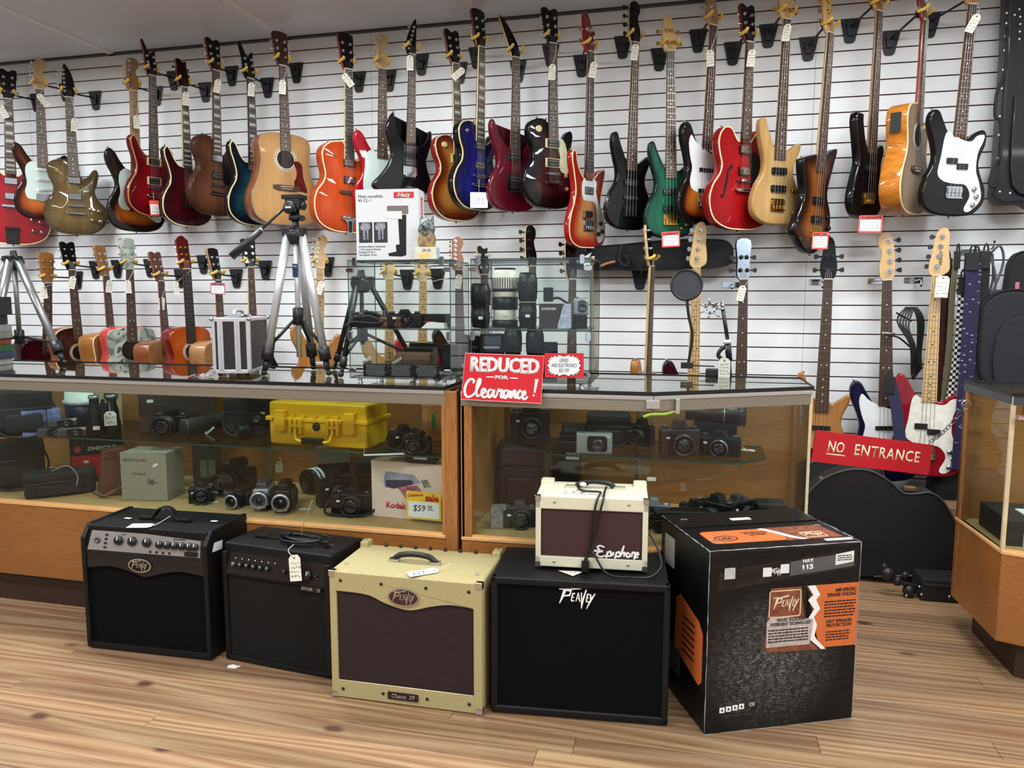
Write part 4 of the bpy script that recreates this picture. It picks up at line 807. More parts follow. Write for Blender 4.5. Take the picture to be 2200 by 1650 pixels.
# ---------------------------------------------------------------- lower row, acoustics at the left
G_('B1', 'acoustic guitar with plain tan headstock and dark red body behind the left tripod', (103, 608), (98, 893), TH(103, 26), 'dread', DWINE, head='square3', headm=TAN, facem=TAN, neckm=M_mahog, bridge='acoustic', off=(.28, .26), group=LOWG)
def b2x(g, L, sl): soundhole(g, .33, .045)
G_('B2', 'brown burst cutaway acoustic guitar with cream edge in the lower row', (154, 580), (180, 867), TH(154, 30), 'cutaway', DSB, side=MSIDE, bind=M_cream, head='open3', facem=M_bk, headm=M_bk, neckm=M_mahog, bridge='acoustic', off=(.31, .29), extra=b2x, group=LOWG)
G_('B3', 'tan acoustic guitar with octagonal tan headstock, left of the camouflage one', (227, 592), (252, 881), TH(227, 48), 'dread', TAN, bind=M_cream, head='square3', headm=TAN, facem=TAN, neckm=M_mahog, bridge='acoustic', off=(.24, .22), group=LOWG)
def camo():
    m = bpy.data.materials.new('grey camouflage'); m.use_nodes = True; N, L = nodes(m); b = N['Principled BSDF']; b.inputs['Roughness'].default_value = .35; b.inputs['Coat Weight'].default_value = .3
    tc = N.new('ShaderNodeTexCoord'); n1 = N.new('ShaderNodeTexNoise'); n1.inputs['Scale'].default_value = 11; n1.inputs['Detail'].default_value = 2; n1.inputs['Distortion'].default_value = 1; L.new(tc.outputs['Object'], n1.inputs['Vector'])
    r = N.new('ShaderNodeValToRGB'); r.color_ramp.interpolation = 'CONSTANT'; L.new(n1.outputs[0], r.inputs[0]); e = r.color_ramp.elements
    e[0].position = 0; e[0].color = lin((104, 116, 108))+(1,); e[1].position = .43; e[1].color = lin((150, 162, 150))+(1,)
    k = e.new(.53); k.color = lin((186, 194, 180))+(1,); k = e.new(.63); k.color = lin((76, 84, 78))+(1,)
    L.new(r.outputs[0], b.inputs['Base Color']); return m
CAMO = camo()
G_('B4', 'grey camouflage acoustic guitar with red sides in the lower row', (278, 578), (289, 872), TH(278, 22), 'dread', CAMO, side=pm('red side', (196, 60, 56), .3, coat=.4), head='square3', headm=CAMO, facem=CAMO, neckm=M_rose, bridge='acoustic', off=(.31, .29), extra=lambda g, L, sl: soundhole(g, .355, .05, M_bkp), group=LOWG)
G_('B5', 'tan acoustic guitar with brown headstock between the camouflage and orange ones', (345, 604), (370, 902), TH(345, 48), 'dread', TAN, side=MSIDE, head='open3', headm=M_mahog, facem=pm('brown face', (94, 48, 34), .3, coat=.3), neckm=M_mahog, bridge='acoustic', off=(.24, .22), group=LOWG)
G_('B6', 'orange cedar classical guitar with slotted headstock and dark red sides', (400, 578), (420, 873), TH(400, 33), 'classical', CED, side=COCO, head='slot3', headm=COCO, facem=pm('dark red face', (84, 20, 20), .25, coat=.5), neckm=M_mahog, board=M_ebony, bridge='acoustic', off=(.31, .29), extra=lambda g, L, sl: soundhole(g, .335, .043), btn=M_pegw, inlay=None, group=LOWG, metal='gold')
G_('B7', 'small tan acoustic guitar with black headstock behind the aluminium case', (468, 602), (486, 908), TH(468, 50), 'dread', TAN, side=M_maple2, head='square3', headm=M_maple2, facem=M_bk, neckm=M_mahog, bridge='acoustic', off=(.24, .22), group=LOWG)
G_('B8', 'black guitar whose black headstock shows above the aluminium case', (538, 574), (550, 861), TH(538, 22), 'cutaway', BLK, head='open3', headm=M_bk, facem=M_bk, neckm=M_mahog, bridge='acoustic', off=(.31, .29), hb=M_cream, group=LOWG)
G_('B9', 'natural wood electric guitar with maple headstock behind the silver tripod', (688, 576), (682, 867), TH(688, 12), 'strat', NATB, head='strat6', neckm=M_maple, headm=M_maple, board=M_maple, pick=[('single', .24)], bridge='plate', off=(.20, .18), group=LOWB)
G_('B10', 'electric guitar with maple neck seen through the left glass box', (836, 600), (836, 890), TH(836, 16), 'strat', NAT, head='strat6', neckm=M_maple, headm=M_maple, board=M_maple, pick=[('single', .24)], bridge='plate', off=(.20, .18), group=LOWB)
G_('B11', 'electric guitar with pale neck hung directly behind the wolf figurine', (908, 604), (906, 893), TH(908, 16), 'strat', CRED, head='open3', neckm=M_maple, headm=M_maple, board=M_maple, pick=[('single', .24)], bridge='plate', off=(.20, .18), group=LOWB)
G_('B12', 'electric guitar with reddish brown headstock right of the wolf figurine', (985, 580), (990, 873), TH(985, 24), 'strat', TOB, head='strat6', neckm=M_maple2, headm=pm('brown headstock wood', (150, 92, 58), .4, var=.2), board=M_rose, pick=[('single', .24)], bridge='plate', off=(.20, .18), group=LOWB)
G_('B13', 'electric guitar with small black headstock above the right glass box', (1040, 590), (1043, 885), TH(1040, 26), 'shred', BLK, head='wing3', headm=M_maple, facem=M_bk, neckm=M_maple2, pick=[('humw', .2)], bridge='floyd', off=(.18, .17), group=LOWB)
G_('B14', 'bass with black-faced pointed headstock above the right glass box', (1143, 572), (1140, 950), TH(1143, 34), 'modbass', BLK, head='bass4', headm=M_maple, facem=M_bk, neckm=M_maple2, pick=[('bass', .2)], bridge='bass', btn=M_bkp, metal='black', off=(.20, .18), group=LOWB)
G_('B15', 'bass whose dark neck shows behind the small camera in the glass box', (1229, 600), (1225, 985), TH(1229, 34), 'modbass', DWINE, head='bass4', headm=M_maple, facem=M_bk, neckm=M_maple2, pick=[('bass', .2)], bridge='bass', btn=M_bkp, metal='black', off=(.20, .18), group=LOWB)
G_('B16', 'bass hung edge-on in a yellow hook, maple neck seen from its side', (1400, 572), (1386, 966), TH(1400, 70), 'pbass', NATB, head='bass4', headm=M_maple, facem=M_bk, neckm=M_maple, pick=[('jbass', .2)], bridge='bass', off=(.26, .24), group=LOWB)
G_('B17', 'dark cherry bass with maple neck behind the round pop filter', (1496, 574), (1484, 976), TH(1496, 18), 'pbass', DWINE, head='bass4r', headm=M_maple, facem=M_maple, neckm=M_maple, board=M_maple, pick=[('jbass', .2)], bridge='bass', off=(.24, .22), group=LOWB, tilt=0)
G_('B18', 'maroon bass with mirror-faced headstock and a paper tag', (1597, 600), (1586, 1002), TH(1597, 20), 'modbass', DWINE, head='block22', headm=M_bk, facem=pm('mirror face', (190, 205, 225), .15, .9, var=.1), neckm=M_bk, pick=[('bass', .2)], bridge='bass', btn=M_bkp, metal='black', off=(.22, .20), group=LOWB, tilt=.05)
G_('B19', 'amber wood bass with tapered black headstock above the NO ENTRANCE sign', (1779, 600), (1758, 1017), TH(1779, 6), 'modbass', NATB, head='bass22', headm=M_bk, facem=M_bk, neckm=M_maple2, pick=[('jbass', .235)], bridge='bass', btn=M_bkp, metal='black', off=(.20, .18), group=LOWB, tilt=.05)
G_('B20', 'midnight blue bass with white pickguard and maple headstock', (1905, 602), (1900, 1035), TH(1905, 14), 'pbass', DBLUE, guard='jazz', guardm=WH, head='bass4m', headm=M_maple, facem=M_maple, neckm=M_maple, pick=[('jbass', .27)], bridge='bass', btn=M_bkp, off=(.20, .18), group=LOWB, tilt=0)
g21 = G_('B21', 'red bass with maple fretboard and white pickguard behind the NO ENTRANCE sign', (2012, 592), (1986, 1023), TH(2012, 4), 'pbass', REDP, guard='pbass', guardm=pm('cream white guard', (226, 224, 212), .35), head='bass4r', headm=M_maple, facem=M_maple, neckm=M_maple, board=M_maple, nf=21, pick=[('pbass', .235)], bridge='bass', btn=M_bkp, knobs=[(.10, .13), (.115, .095), (.10, .055)], off=(.26, .30), group=LOWB, tilt=0)
hd = [c for c in g21.children if c.name.startswith('headstock')][0]
text('PEAVEY', hd, M_bkp, Matrix.Translation((.014, .085, .0006)) @ Matrix.Rotation(PI/2, 4, 'Z'), w=.07, bold=.02, shear=.3)
# ---------------------------------------------------------------- hangers: bracket position in the picture
HB = dict(T1=(78, 213), T2=(140, 190), T3=(205, 208), T4=(336, 198), T5=(373, 165), T6=(441, 190), T7=(498, 155), T8=(575, 180), T9=(637, 148), T10=(771, 167), T11=(836, 165), T12=(905, 130), T13=(987, 148), T14=(1024, 115), T15=(1113, 145), T16=(1183, 110), T17=(1250, 132), T18=(1338, 92), T19=(1417, 118), T20=(1500, 78), T21=(1575, 105), T22=(1651, 67), T23=(1737, 95), T24=(1827, 56), T25=(1912, 82), T26=(1998, 44),
          B1=(166, 594), B2=(205, 572), B3=(252, 570), B4=(322, 568), B5=(388, 590), B6=(437, 560), B7=(508, 590), B8=(570, 572), B9=(704, 565), B10=(875, 592), B11=(940, 590), B16=(1375, 590))
LABH = {k: 'black wall hanger with yellow tips holding the '+GUITARS[k][0]['label'] for k in HB}
for k, p in HB.items():
    lb = ' '.join(LABH[k].replace(', ', ' ').split()[:16])
    while lb.split()[-1] in ('with', 'and', 'a', 'the', 'in', 'of', 'by', 'to', 'two', 'behind', 'above', 'an'): lb = ' '.join(lb.split()[:-1])
    hanger(k, p, lb)
# an empty hanger at the far right holds the case
TAGS = dict(T1=((7, 240), -25), T2=((92, 215), -35), T3=((160, 268), 5), T4=((294, 262), 0), T6=((399, 212), 3), T7=((467, 185), 12), T8=((540, 192), 5), T9=((607, 187), 3), T10=((747, 172), -38), T12=((881, 135), 0), T13=((985, 158), 50), T16=((1186, 155), 3), T17=((1274, 150), 12), T18=((1364, 112), 6), T20=((1526, 125), -4), T21=((1614, 125), 6), T22=((1690, 70), 8), T26=((2091, 50), 25),
            B1=((94, 628), -3), B2=((155, 607), 12), B3=((235, 615), 8), B4=((275, 616), -3), B5=((347, 652), 5), B6=((379, 618), 0), B9=((688, 618), 20), B18=((1593, 630), 12), B11=((985, 605), 8))
for i, (k, (p, r)) in enumerate(TAGS.items()):
    src = GUITARS[k][0]['label'].replace(',', '').split()
    lb = 'cream price tag hanging by the neck of the '+' '.join(src[:7])
    while lb.split()[-1] in ('with', 'and', 'a', 'the', 'in', 'of', 'by', 'to', 'two', 'behind', 'above', 'an', 'whose') or len(lb.split()) > 16: lb = ' '.join(lb.split()[:-1])
    gtag(k, p, lb, -r, i+3, w_=.028 if k == 'B6' else .036)
# the big tag on the red bass
gtag('B21', (2024, 616), 'large cream price tag under the headstock of the red bass', -3, 55, w_=.055, h_=.10)
# printed cards
M_card = pm('white card', (238, 238, 236), .6, var=.02); M_redp = pm('red print', (205, 52, 46), .6)
def sign_card(px, Yp, w_, h_, title, label, rot=0, seed=0, border=True, cord=None, body=M_redp):
    c = atY(px[0], px[1], Yp); a = YAW-math.atan((px[0]-1100)/FPX)
    T = frame(c, (math.cos(a), math.sin(a), 0), (0, 0, 1)) @ Matrix.Rotation(math.radians(rot), 4, 'Z')
    t = thing('sale_card', label, 'sign', T, 'sale cards on the guitars')
    part('card', MB().prism(rrect(w_, h_, .004, 3), 0, .001), body if border else M_card, t)
    if border: part('panel', MB().prism(rrect(w_*.86, h_*.66, .004, 3, 0, -h_*.08), .001, .0014), M_card, t)
    if title: text(title, t, M_redp if not border else pm('dark red print', (120, 20, 20), .6) if body is M_redp else M_ink, TOP(0, h_*.36, .0012), w=w_*.86, bold=.02)
    part('handwriting', scribble(MB(), w_*.72, 3, h_*.5, seed, .0007, Matrix.Translation((0, -h_*.08, .0015))), M_ink, t, kind='stuff')
    if cord: part('tie', MB().tube([(0, h_*.45, .0), cord], .001, 5), M_cord, t)
    return t
Yof = lambda k, y=.2: (GUITARS[k][1] @ Vector((0, y, .05))).y
M_redl = pm('red light print', (226, 88, 78), .6)
sign_card((332, 447), Yof('T5')-.04, .052, .088, None, 'red and white sale card on the cherry red clawed-headstock guitar', 2, 1, body=pm('orange red card', (236, 74, 52), .6), cord=(.0, .09, 0))
sign_card((1029, 430), Yof('T14')-.03, .094, .082, None, 'plain white card on the deep blue guitar', 0, 2, border=False, cord=(0, .11, 0))
sign_card((1441, 514), Yof('T19', .05)-.04, .090, .078, 'CLEARANCE', 'red-bordered clearance card below the green bass', 3, 3, body=M_redl)
sign_card((1762, 517), Yof('T23', .05)-.04, .074, .082, 'SPECIAL', 'red-bordered special card on the tobacco burst bass', -2, 4, body=M_redl)
sign_card((1870, 481), Yof('T24', .0)-.03, .105, .082, 'CLEARANCE', 'red-bordered clearance card under the black squared-horn bass', -2, 5, body=M_redl)
sign_card((468, 620), Yof('B7', .6)-.06, .082, .068, 'SPECIAL', 'red-bordered special card on the small black-headed acoustic', -1, 6, body=pm('pinkish card', (196, 110, 112), .6))
# ================================================================ display counters
M_oak = wood('case oak veneer', (150, 96, 48), (176, 122, 68), .38, 5, (.5, .5, 5), .15, .3, .25)
M_oakv = wood('case oak post', (128, 78, 38), (172, 116, 62), .4, 5, (6, 6, .5), .15, .3, .35)
M_oakh = wood('case oak face', (136, 84, 38), (164, 106, 52), .36, 5, (.5, 3, 6), .2, .3, .3)
M_led = wood('pale ledge', (214, 160, 100), (236, 188, 130), .35, 5, (.5, 5, 5), .2)
M_deck = wood('tan deck', (158, 126, 80), (176, 144, 94), .6, 5, (.4, 6, 6), 0)
M_kick = pm('dark kick board', (52, 32, 22), .6, var=.2)
M_alu = pm('brushed aluminium rail', (196, 194, 188), .3, .6, var=.05, scale=200, stretch=(.02, 1, 1))
M_alu2 = pm('beige reflection aluminium', (146, 138, 122), .42, .5, var=.08, scale=120, stretch=(.02, 1, 1))  # beige reflection seen on the rail band is painted into this colour
M_gl = glass('counter glass', (247, 251, 249), .45); M_glt = glass('counter top glass', (225, 236, 230)); M_gle = pm('glass edge green', (46, 84, 76), .15, var=.05, coat=.5); M_rub = pm('black edge gasket', (14, 15, 17), .4)
M_cream_p = pm('cream corner strip', (216, 198, 160), .5)
def bar(mb, p, q, z0, z1, t, mi=0, off=0):
    p, q = Vector(p), Vector(q); d = (q-p).normalized(); n = Vector((-d.y, d.x))
    a = [p+n*(off), q+n*(off), q+n*(off+t), p+n*(off+t)]
    return mb.prism([tuple(v) for v in a], z0, z1, mi)
CT = .993
def case(label, foot, glassed, wooded, left_post=None, posts=(), shelf=None, name='display_case', base_z=.13, rail=True, group=None):
    """foot: footprint corners; edges listed in glassed get a pane with a rail, edges in wooded a wood panel; edges run i -> i+1"""
    c = thing(name, label, 'display case', Matrix(), group)
    n = len(foot); cen = sum((Vector(p) for p in foot), Vector((0, 0)))/n
    ins = [tuple(cen+(Vector(p)-cen)*.88) for p in foot]
    part('kick', MB().prism(ins, 0, base_z+.01), M_kick, c)
    part('base', MB().prism(foot, base_z, .44), M_oakh, c, bevel=.003)
    part('deck', MB().prism(inset(foot if sum(a[0]*b[1]-b[0]*a[1] for a, b in zip(foot, foot[1:]+foot[:1])) > 0 else foot[::-1], .01), .44, .452), M_deck, c)
    for i in glassed:
        p, q = foot[i], foot[(i+1) % n]
        part('glass_pane', bar(MB(), p, q, .455, .955, .005, 0, .010), M_gl, c)
        part('ledge', bar(MB(), p, q, .44, .452, .022, 0, -.004), M_led, c, bevel=.002)
        part('ledge_lip', bar(MB(), p, q, .452, .460, .005, 0, .002), M_led, c)
        if rail:
            part('rail_bead', bar(MB(), p, q, .966, .9835, .016, 0, -.006), M_alu, c, bevel=.005, seg=3)
            part('rail_band', bar(MB(), p, q, .928, .966, .012, 0, -.001), M_alu2, c, bevel=.003)
    for i in wooded:
        p, q = foot[i], foot[(i+1) % n]
        part('wood_panel', bar(MB(), p, q, .452, .98, .012, 0, .0), M_oak, c)
    for (x, y, sx, sy) in posts: part('wood_post', MB().cbox((x, y, .56), (sx, sy, .84)), M_oakv, c, bevel=.004)
    top = inset(foot if sum(a[0]*b[1]-b[0]*a[1] for a, b in zip(foot, foot[1:]+foot[:1])) > 0 else foot[::-1], -.008)
    part('top_gasket', ring_strip(top, .004, .9835, .9955), M_rub, c)
    part('top_glass', MB().prism(inset(top, .004), .985, .992), M_glt, c)
    if shelf:
        poly, z = shelf
        part('glass_shelf', MB().prism(poly, z-.006, z), M_gl, c)
        part('shelf_edge', ring_strip(poly if sum(a[0]*b[1]-b[0]*a[1] for a, b in zip(poly, poly[1:]+poly[:1])) > 0 else poly[::-1], .0016, z-.0062, z+.0002), M_gle, c)
    return c
SH1 = .716
f1 = [(-5.2, 2.49), (-.845, 2.49), (-.845, 3.08), (-5.2, 3.08)]
c1 = case('long oak display case with cameras on a glass shelf, left of the clearance sign', f1, [0], [1, 2, 3], posts=[(-.822, 2.53, .046, .085), (-.822, 3.04, .046, .08)], shelf=([(-5.15, 2.60), (-.87, 2.60), (-.87, 3.05), (-5.15, 3.05)], SH1))
part('end_panel', MB().box(-.832, -.815, 2.5, 3.06, .13, .98), M_oakv, c1)
for sx in (-4.0, -2.9, -1.9, -.90):
    part('shelf_standard', MB().box(sx-.008, sx+.008, 3.04, 3.066, .46, .98), M_alu2, c1)
    part('shelf_bracket', MB().prism([(0, 0), (.40, .0), (.40, -.008), (.0, -.03)], -.002, .002, 0, Matrix.Translation((sx, 3.04, SH1-.007)) @ Matrix.Rotation(-PI/2, 4, 'Z') @ Matrix.Rotation(PI/2, 4, 'X')), M_alu2, c1)
SH2 = .735
f2 = [(-.785, 2.49), (-.115, 2.51), (.43, 2.82), (.43, 3.13), (-.785, 3.13)]
c2 = case('oak display case with a clipped corner beside the cream practice amplifier', f2, [0, 1], [3, 4], posts=[(-.765, 2.52, .04, .06), (-.765, 3.10, .04, .05), (.418, 3.118, .024, .024)], shelf=([(-.47, 2.66), (.17, 2.66), (.28, 2.78), (.28, 3.0), (-.74, 3.0), (-.74, 2.86)], SH2))
part('glass_pane', bar(MB(), f2[2], f2[3], .455, .98, .005, 0, .002), M_gl, c2)
part('corner_strip', MB().cbox((.428, 2.822, .72), (.010, .010, .54)), M_cream_p, c2, label='cream corner strip')
part('corner_clip', MB().cbox((-.115, 2.499, .955), (.045, .022, .028)), M_alu, c2, bevel=.002); part('corner_clip', MB().cbox((-.115, 2.50, .70), (.03, .014, .012)), M_alu, c2, bevel=.002)
part('corner_clip', MB().cbox((-.035, 2.545, .945), (.014, .02, .05)), M_alu, c2, bevel=.002)
part('shelf_standard', MB().box(-.60, -.585, 3.10, 3.118, .46, .98), M_alu2, c2); part('shelf_standard', MB().box(-.20, -.185, 3.10, 3.118, .46, .98), M_alu2, c2)
f3 = [(1.055, 2.78), (1.35, 2.66), (2.4, 2.66), (2.4, 3.19), (1.04, 3.19)]
c3 = case('oak and glass display case at the right edge of the picture', f3, [0, 1], [3], posts=[(1.055, 3.17, .03, .04), (1.36, 2.68, .03, .03)], rail=False)
part('glass_pane', bar(MB(), f3[4], f3[0], .455, .98, .005, 0, .002), M_gl, c3)
part('ledge', bar(MB(), f3[4], f3[0], .44, .452, .02, 0, -.003), M_led, c3, bevel=.002)
part('corner_strip', MB().cbox((1.057, 2.783, .72), (.012, .012, .54)), M_cream_p, c3, label='cream corner strip')
part('top_frame', bar(bar(MB(), f3[4], f3[0], .955, .9835, .02, 0, -.004), f3[0], f3[1], .955, .9835, .02, 0, -.004), pm('dark top frame', (78, 84, 88), .35, .4), c3)
part('hinge_block', MB().cbox((1.10, 2.755, .94), (.05, .014, .03)).cbox((1.10, 2.75, .915), (.09, .02, .014), 1), [pm('red block', (120, 36, 28), .5), M_alu], c3, bevel=.002)
# ================================================================ things in and on the cases: builders
def spot(pl, pr_, pt, pb, z):
    """where a thing stands that spans picture columns pl-pr and rows pt-pb on the surface at height z; local x faces the shop squarely"""
    P = atZ((pl+pr_)/2, pb, z)
    if P.y > 2.82: P = atY((pl+pr_)/2, pb, 2.82); P.z = z
    zc = (P-EYE).dot(CF); return P, (pr_-pl)/FPX*zc, (pb-pt)/FPX*zc, YAW-math.atan(((pl+pr_)/2-1100)/FPX)
def place(P, rz): return Matrix.Translation(P) @ Matrix.Rotation(rz, 4, 'Z')
M_cam = pm('camera black', (12, 12, 14), .42, var=.2, scale=60, bump=.1, spec=.4); M_cam2 = pm('camera grip rubber', (17, 17, 19), .7, var=.2, scale=200, bump=.3)
M_len = pm('lens glass', (16, 18, 30), .05, coat=.9, var=.1); M_sil = pm('camera silver', (176, 178, 182), .3, .7, var=.05); M_lbl = pm('price sticker', (225, 228, 224), .6, var=.02)
M_cloth = pm('black nylon', (13, 14, 17), .75, var=.25, scale=160, bump=.3); M_gunm = pm('gunmetal', (86, 88, 92), .3, .6); M_navy = pm('navy nylon', (16, 22, 34), .7, var=.25, scale=160, bump=.3)
CAMG = 'cameras in the display cases'
def sticker(g, M, w=.014, h=.008): part('price_sticker', MB().prism(rrect(w, h, .001, 1), 0, .0004), M_lbl, g, M=M)
def lens_profile(r, l, rings=3):
    p = [(r*.82, 0), (r*.86, l*.08)]
    for i in range(rings):
        a = l*(.1+.8*i/rings); b = l*(.1+.8*(i+.85)/rings); k = .9+.1*(i % 2); p += [(r*k, a), (r*k, b), (r*(k-.04), b+.001)]
    return p+[(r, l*.92), (r, l), (r*.86, l), (r*.8, l*.9)]
def slr(label, P, rz, w=.14, h=.10, d=.07, lens=(.034, .07), mat=None, body2=None, ring=None, grip=False, strap=False, rot=0, name='camera', lm=None, stick=True):
    mat = mat or M_cam; g = thing(name, label, 'camera', place(P, rz+rot), CAMG)
    hb = h*.74; mb = MB().box(-w/2, w/2, -d*.32, d*.32, 0, hb); mb.box(-w/2, -w/2+w*.24, -d*.55, -d*.2, 0, hb*.98)
    part('body', mb, mat, g, bevel=.008, seg=3)
    part('viewfinder', MB().prism([(-w*.2, 0), (w*.2, 0), (w*.12, h*.26), (-w*.12, h*.26)], -d*.38, d*.3, 0, Matrix.Translation((0, 0, hb-.002)) @ Matrix.Rotation(PI/2, 4, 'X')), mat if not body2 else body2, g, bevel=.004)
    if body2: part('top_plate', MB().box(-w*.49, w*.49, -d*.3, d*.3, hb-.012, hb+.003), body2, g, bevel=.002)
    r, l = lens; L_ = Matrix.Translation((w*.06, -d*.30, hb*.5)) @ Matrix.Rotation(PI/2, 4, 'X')
    ln = part('lens', MB().lathe(lens_profile(r, l), 24), lm or M_cam, g, M=L_)
    if ring: part('lens_ring', MB().lathe([(r*1.01, l*.84), (r*1.03, l*.86), (r*1.03, l*.96), (r*.9, l*1.002)], 24, caps=False), ring, ln)
    part('lens_glass', MB().lathe([(r*.8, l*.9), (r*.5, l*.94), (0, l*.96)], 20), M_len, ln)
    for x in (-w*.36, w*.36): part('dial', MB().cyl((x, 0, hb), (x, 0, hb+.009), .011, n=14), body2 or M_gunm, g)
    if grip: part('battery_grip', MB().box(-w*.48, w*.48, -d*.45, d*.32, -.0, h*.2).box(-w*.5, w*.5, -d*.4, d*.33, 0, h*.06), M_cam2, g, bevel=.006)
    if strap:
        p = [(-w*.5, 0, hb*.8), (-w*.62, -.02, hb*.5), (-w*.6, -.06, .012), (-w*.1, -d*.9, .008), (w*.4, -d*.8, .01), (w*.62, -.03, .03), (w*.5, 0, hb*.8)]
        part('strap', MB().tube(crom(p, 4, False), .005, 6), M_cloth, g)
    if stick: sticker(g, FRONT(-w*.3, -d*.56, hb*.7))
    return g
def compact(label, P, rz, w=.12, h=.065, d=.04, mat=None, face=None, r=.02):
    g = thing('compact_camera', label, 'camera', place(P, rz), CAMG)
    part('body', MB().box(-w/2, w/2, -d/2, d/2, 0, h), mat or M_sil, g, bevel=.007, seg=3)
    part('face_plate', MB().prism(rrect(w*.55, h*.72, .01, 3), 0, .003), face or M_cam, g, M=FRONT(w*.08, -d/2, h*.5))
    part('lens', MB().lathe([(r*1.15, 0), (r*1.15, .006), (r, .008), (r, .02), (r*.85, .02), (r*.8, .016), (0, .015)], 22), M_gunm, g, M=FRONT(w*.1, -d/2-.003, h*.45))
    part('flash_window', MB().prism(rrect(.020, .009, .002, 2), 0, .001), pm('flash window', (230, 214, 170), .2), g, M=FRONT(w*.36, -d/2, h*.84))
    part('shutter_button', MB().cyl((-w*.32, 0, h), (-w*.32, 0, h+.004), .007, n=12), M_gunm, g); return g
def camcorder(label, P, rz, w=.055, h=.08, l=.15, mat=None, lens=M_cam, rot=0, ring=None):
    g = thing('camcorder', label, 'camcorder', place(P, rz+rot), CAMG); mat = mat or M_cam
    part('body', MB().box(-w*.45, w*.45, 0, l, h*.12, h*.78), mat, g, bevel=.012, seg=3)
    part('hand_grip', MB().box(w*.35, w*.62, l*.15, l*.8, h*.1, h*.7), M_cam2, g, bevel=.010, seg=3)
    part('top_pod', MB().box(-w*.3, w*.3, l*.1, l*.9, h*.74, h), M_gunm if mat is M_sil else mat, g, bevel=.008)
    ln = part('lens', MB().lathe([(w*.42, -.02), (w*.45, .0), (w*.48, .03), (w*.46, .034), (w*.36, .034), (w*.33, .028)], 24), lens, g, M=FRONT(0, 0, h*.42))
    part('lens_ring', MB().lathe([(w*.46, .028), (w*.49, .03), (w*.48, .036), (w*.38, .036)], 24, caps=False), ring or M_sil, ln)
    part('lens_glass', MB().lathe([(w*.36, .026), (0, .03)], 20), M_len, ln)
    part('foot', MB().box(-w*.4, w*.4, 0, l*.9, 0, h*.14), M_cam2, g, bevel=.003); sticker(g, FRONT(0, -.001, h*.1), w*.5, .012); return g
def bag(label, P, rz, w, h, d, mat=None, name='camera_bag', round_=.02, strap=True, lid=True, rot=0, cat='bag', handle=False):
    mat = mat or M_cloth; g = thing(name, label, cat, place(P, rz+rot), 'bags and pouches in the cases'); r = min(round_, w*.3, h*.3, d*.3)
    part('body', MB().box(-w/2, w/2, 0, d, 0, h), mat, g, bevel=r, seg=4)
    if lid: part('flap', MB().box(-w*.51, w*.51, -d*.03, d*.9, h*.62, h*1.01), mat, g, bevel=r*.8, seg=3)
    part('front_pocket', MB().box(-w*.32, w*.32, -d*.12, d*.1, h*.08, h*.5), mat, g, bevel=r*.5, seg=3)
    part('zipper', MB().tube([(-w*.5, -.001, h*.60), (w*.5, -.001, h*.60)], .0018, 5), M_gunm, g)
    if strap: part('strap', MB().tube(crom([(-w*.5, d*.5, h*.7), (-w*.56, d*.3, h*.4), (-w*.3, -d*.2, .012), (w*.3, -d*.25, .01), (w*.56, d*.3, h*.4), (w*.5, d*.5, h*.7)], 4, False), .005, 6), M_cam2, g)
    if handle: part('handle', MB().tube(crom([(-w*.25, d*.5, h), (-w*.2, d*.5, h+.03), (w*.2, d*.5, h+.03), (w*.25, d*.5, h)], 4, False), .005, 6), M_cam2, g)
    return g
def carton(name, label, P, rz, w, h, d, mat, rot=0, cat='box', group=None, bevel=.0015):
    g = thing(name, label, cat, place(P, rz+rot), group)
    part('box_body', MB().box(-w/2, w/2, 0, d, 0, h*.985), mat, g, bevel=bevel, seg=1)
    part('lid', MB().box(-w/2+.0008, w/2-.0008, .0008, d-.0008, h*.985, h), mat, g); return g
def lens_up(label, P, r, h, bands=(), mat=None, rings=4, rz=0, cap=True, stick=True):
    """a lens standing on end; bands: (z0, z1, material) as fractions of h"""
    g = thing('camera_lens', label, 'lens', place(P, rz), 'lenses in the glass boxes')
    part('barrel', MB().lathe([(r*.8, 0), (r*.86, h*.02), (r*.86, h*.1), (r*.95, h*.12), (r*.95, h*.34), (r*.88, h*.36), (r*.88, h*.5), (r, h*.53), (r, h*.9), (r*.9, h*.92), (r*.9, h*.97), (0, h*.97)], 28), mat or M_cam, g)
    for a, b_, m in bands: part('band', MB().lathe([(r*.9, h*a), (r*1.03, h*a+.001), (r*1.03, h*b_-.001), (r*.9, h*b_)], 28, caps=False), m, g)
    def rib():
        mb = MB()
        for i in range(32): a = 2*PI*i/32; mb.box(r*.99, r*1.02, -.0015, .0015, h*.62, h*.84, 0, Matrix.Rotation(a, 4, 'Z'))
        return mb
    part('focus_ribs', rib(), M_cam2, g, kind='stuff')
    if cap: part('lens_cap', MB().lathe([(r*.84, h*.965), (r*.84, h), (r*.78, h*1.005), (0, h*1.005)], 24), M_cam2, g)
    if stick: sticker(g, FRONT(0, -r*1.04, h*.22), .016, .010)
    return g
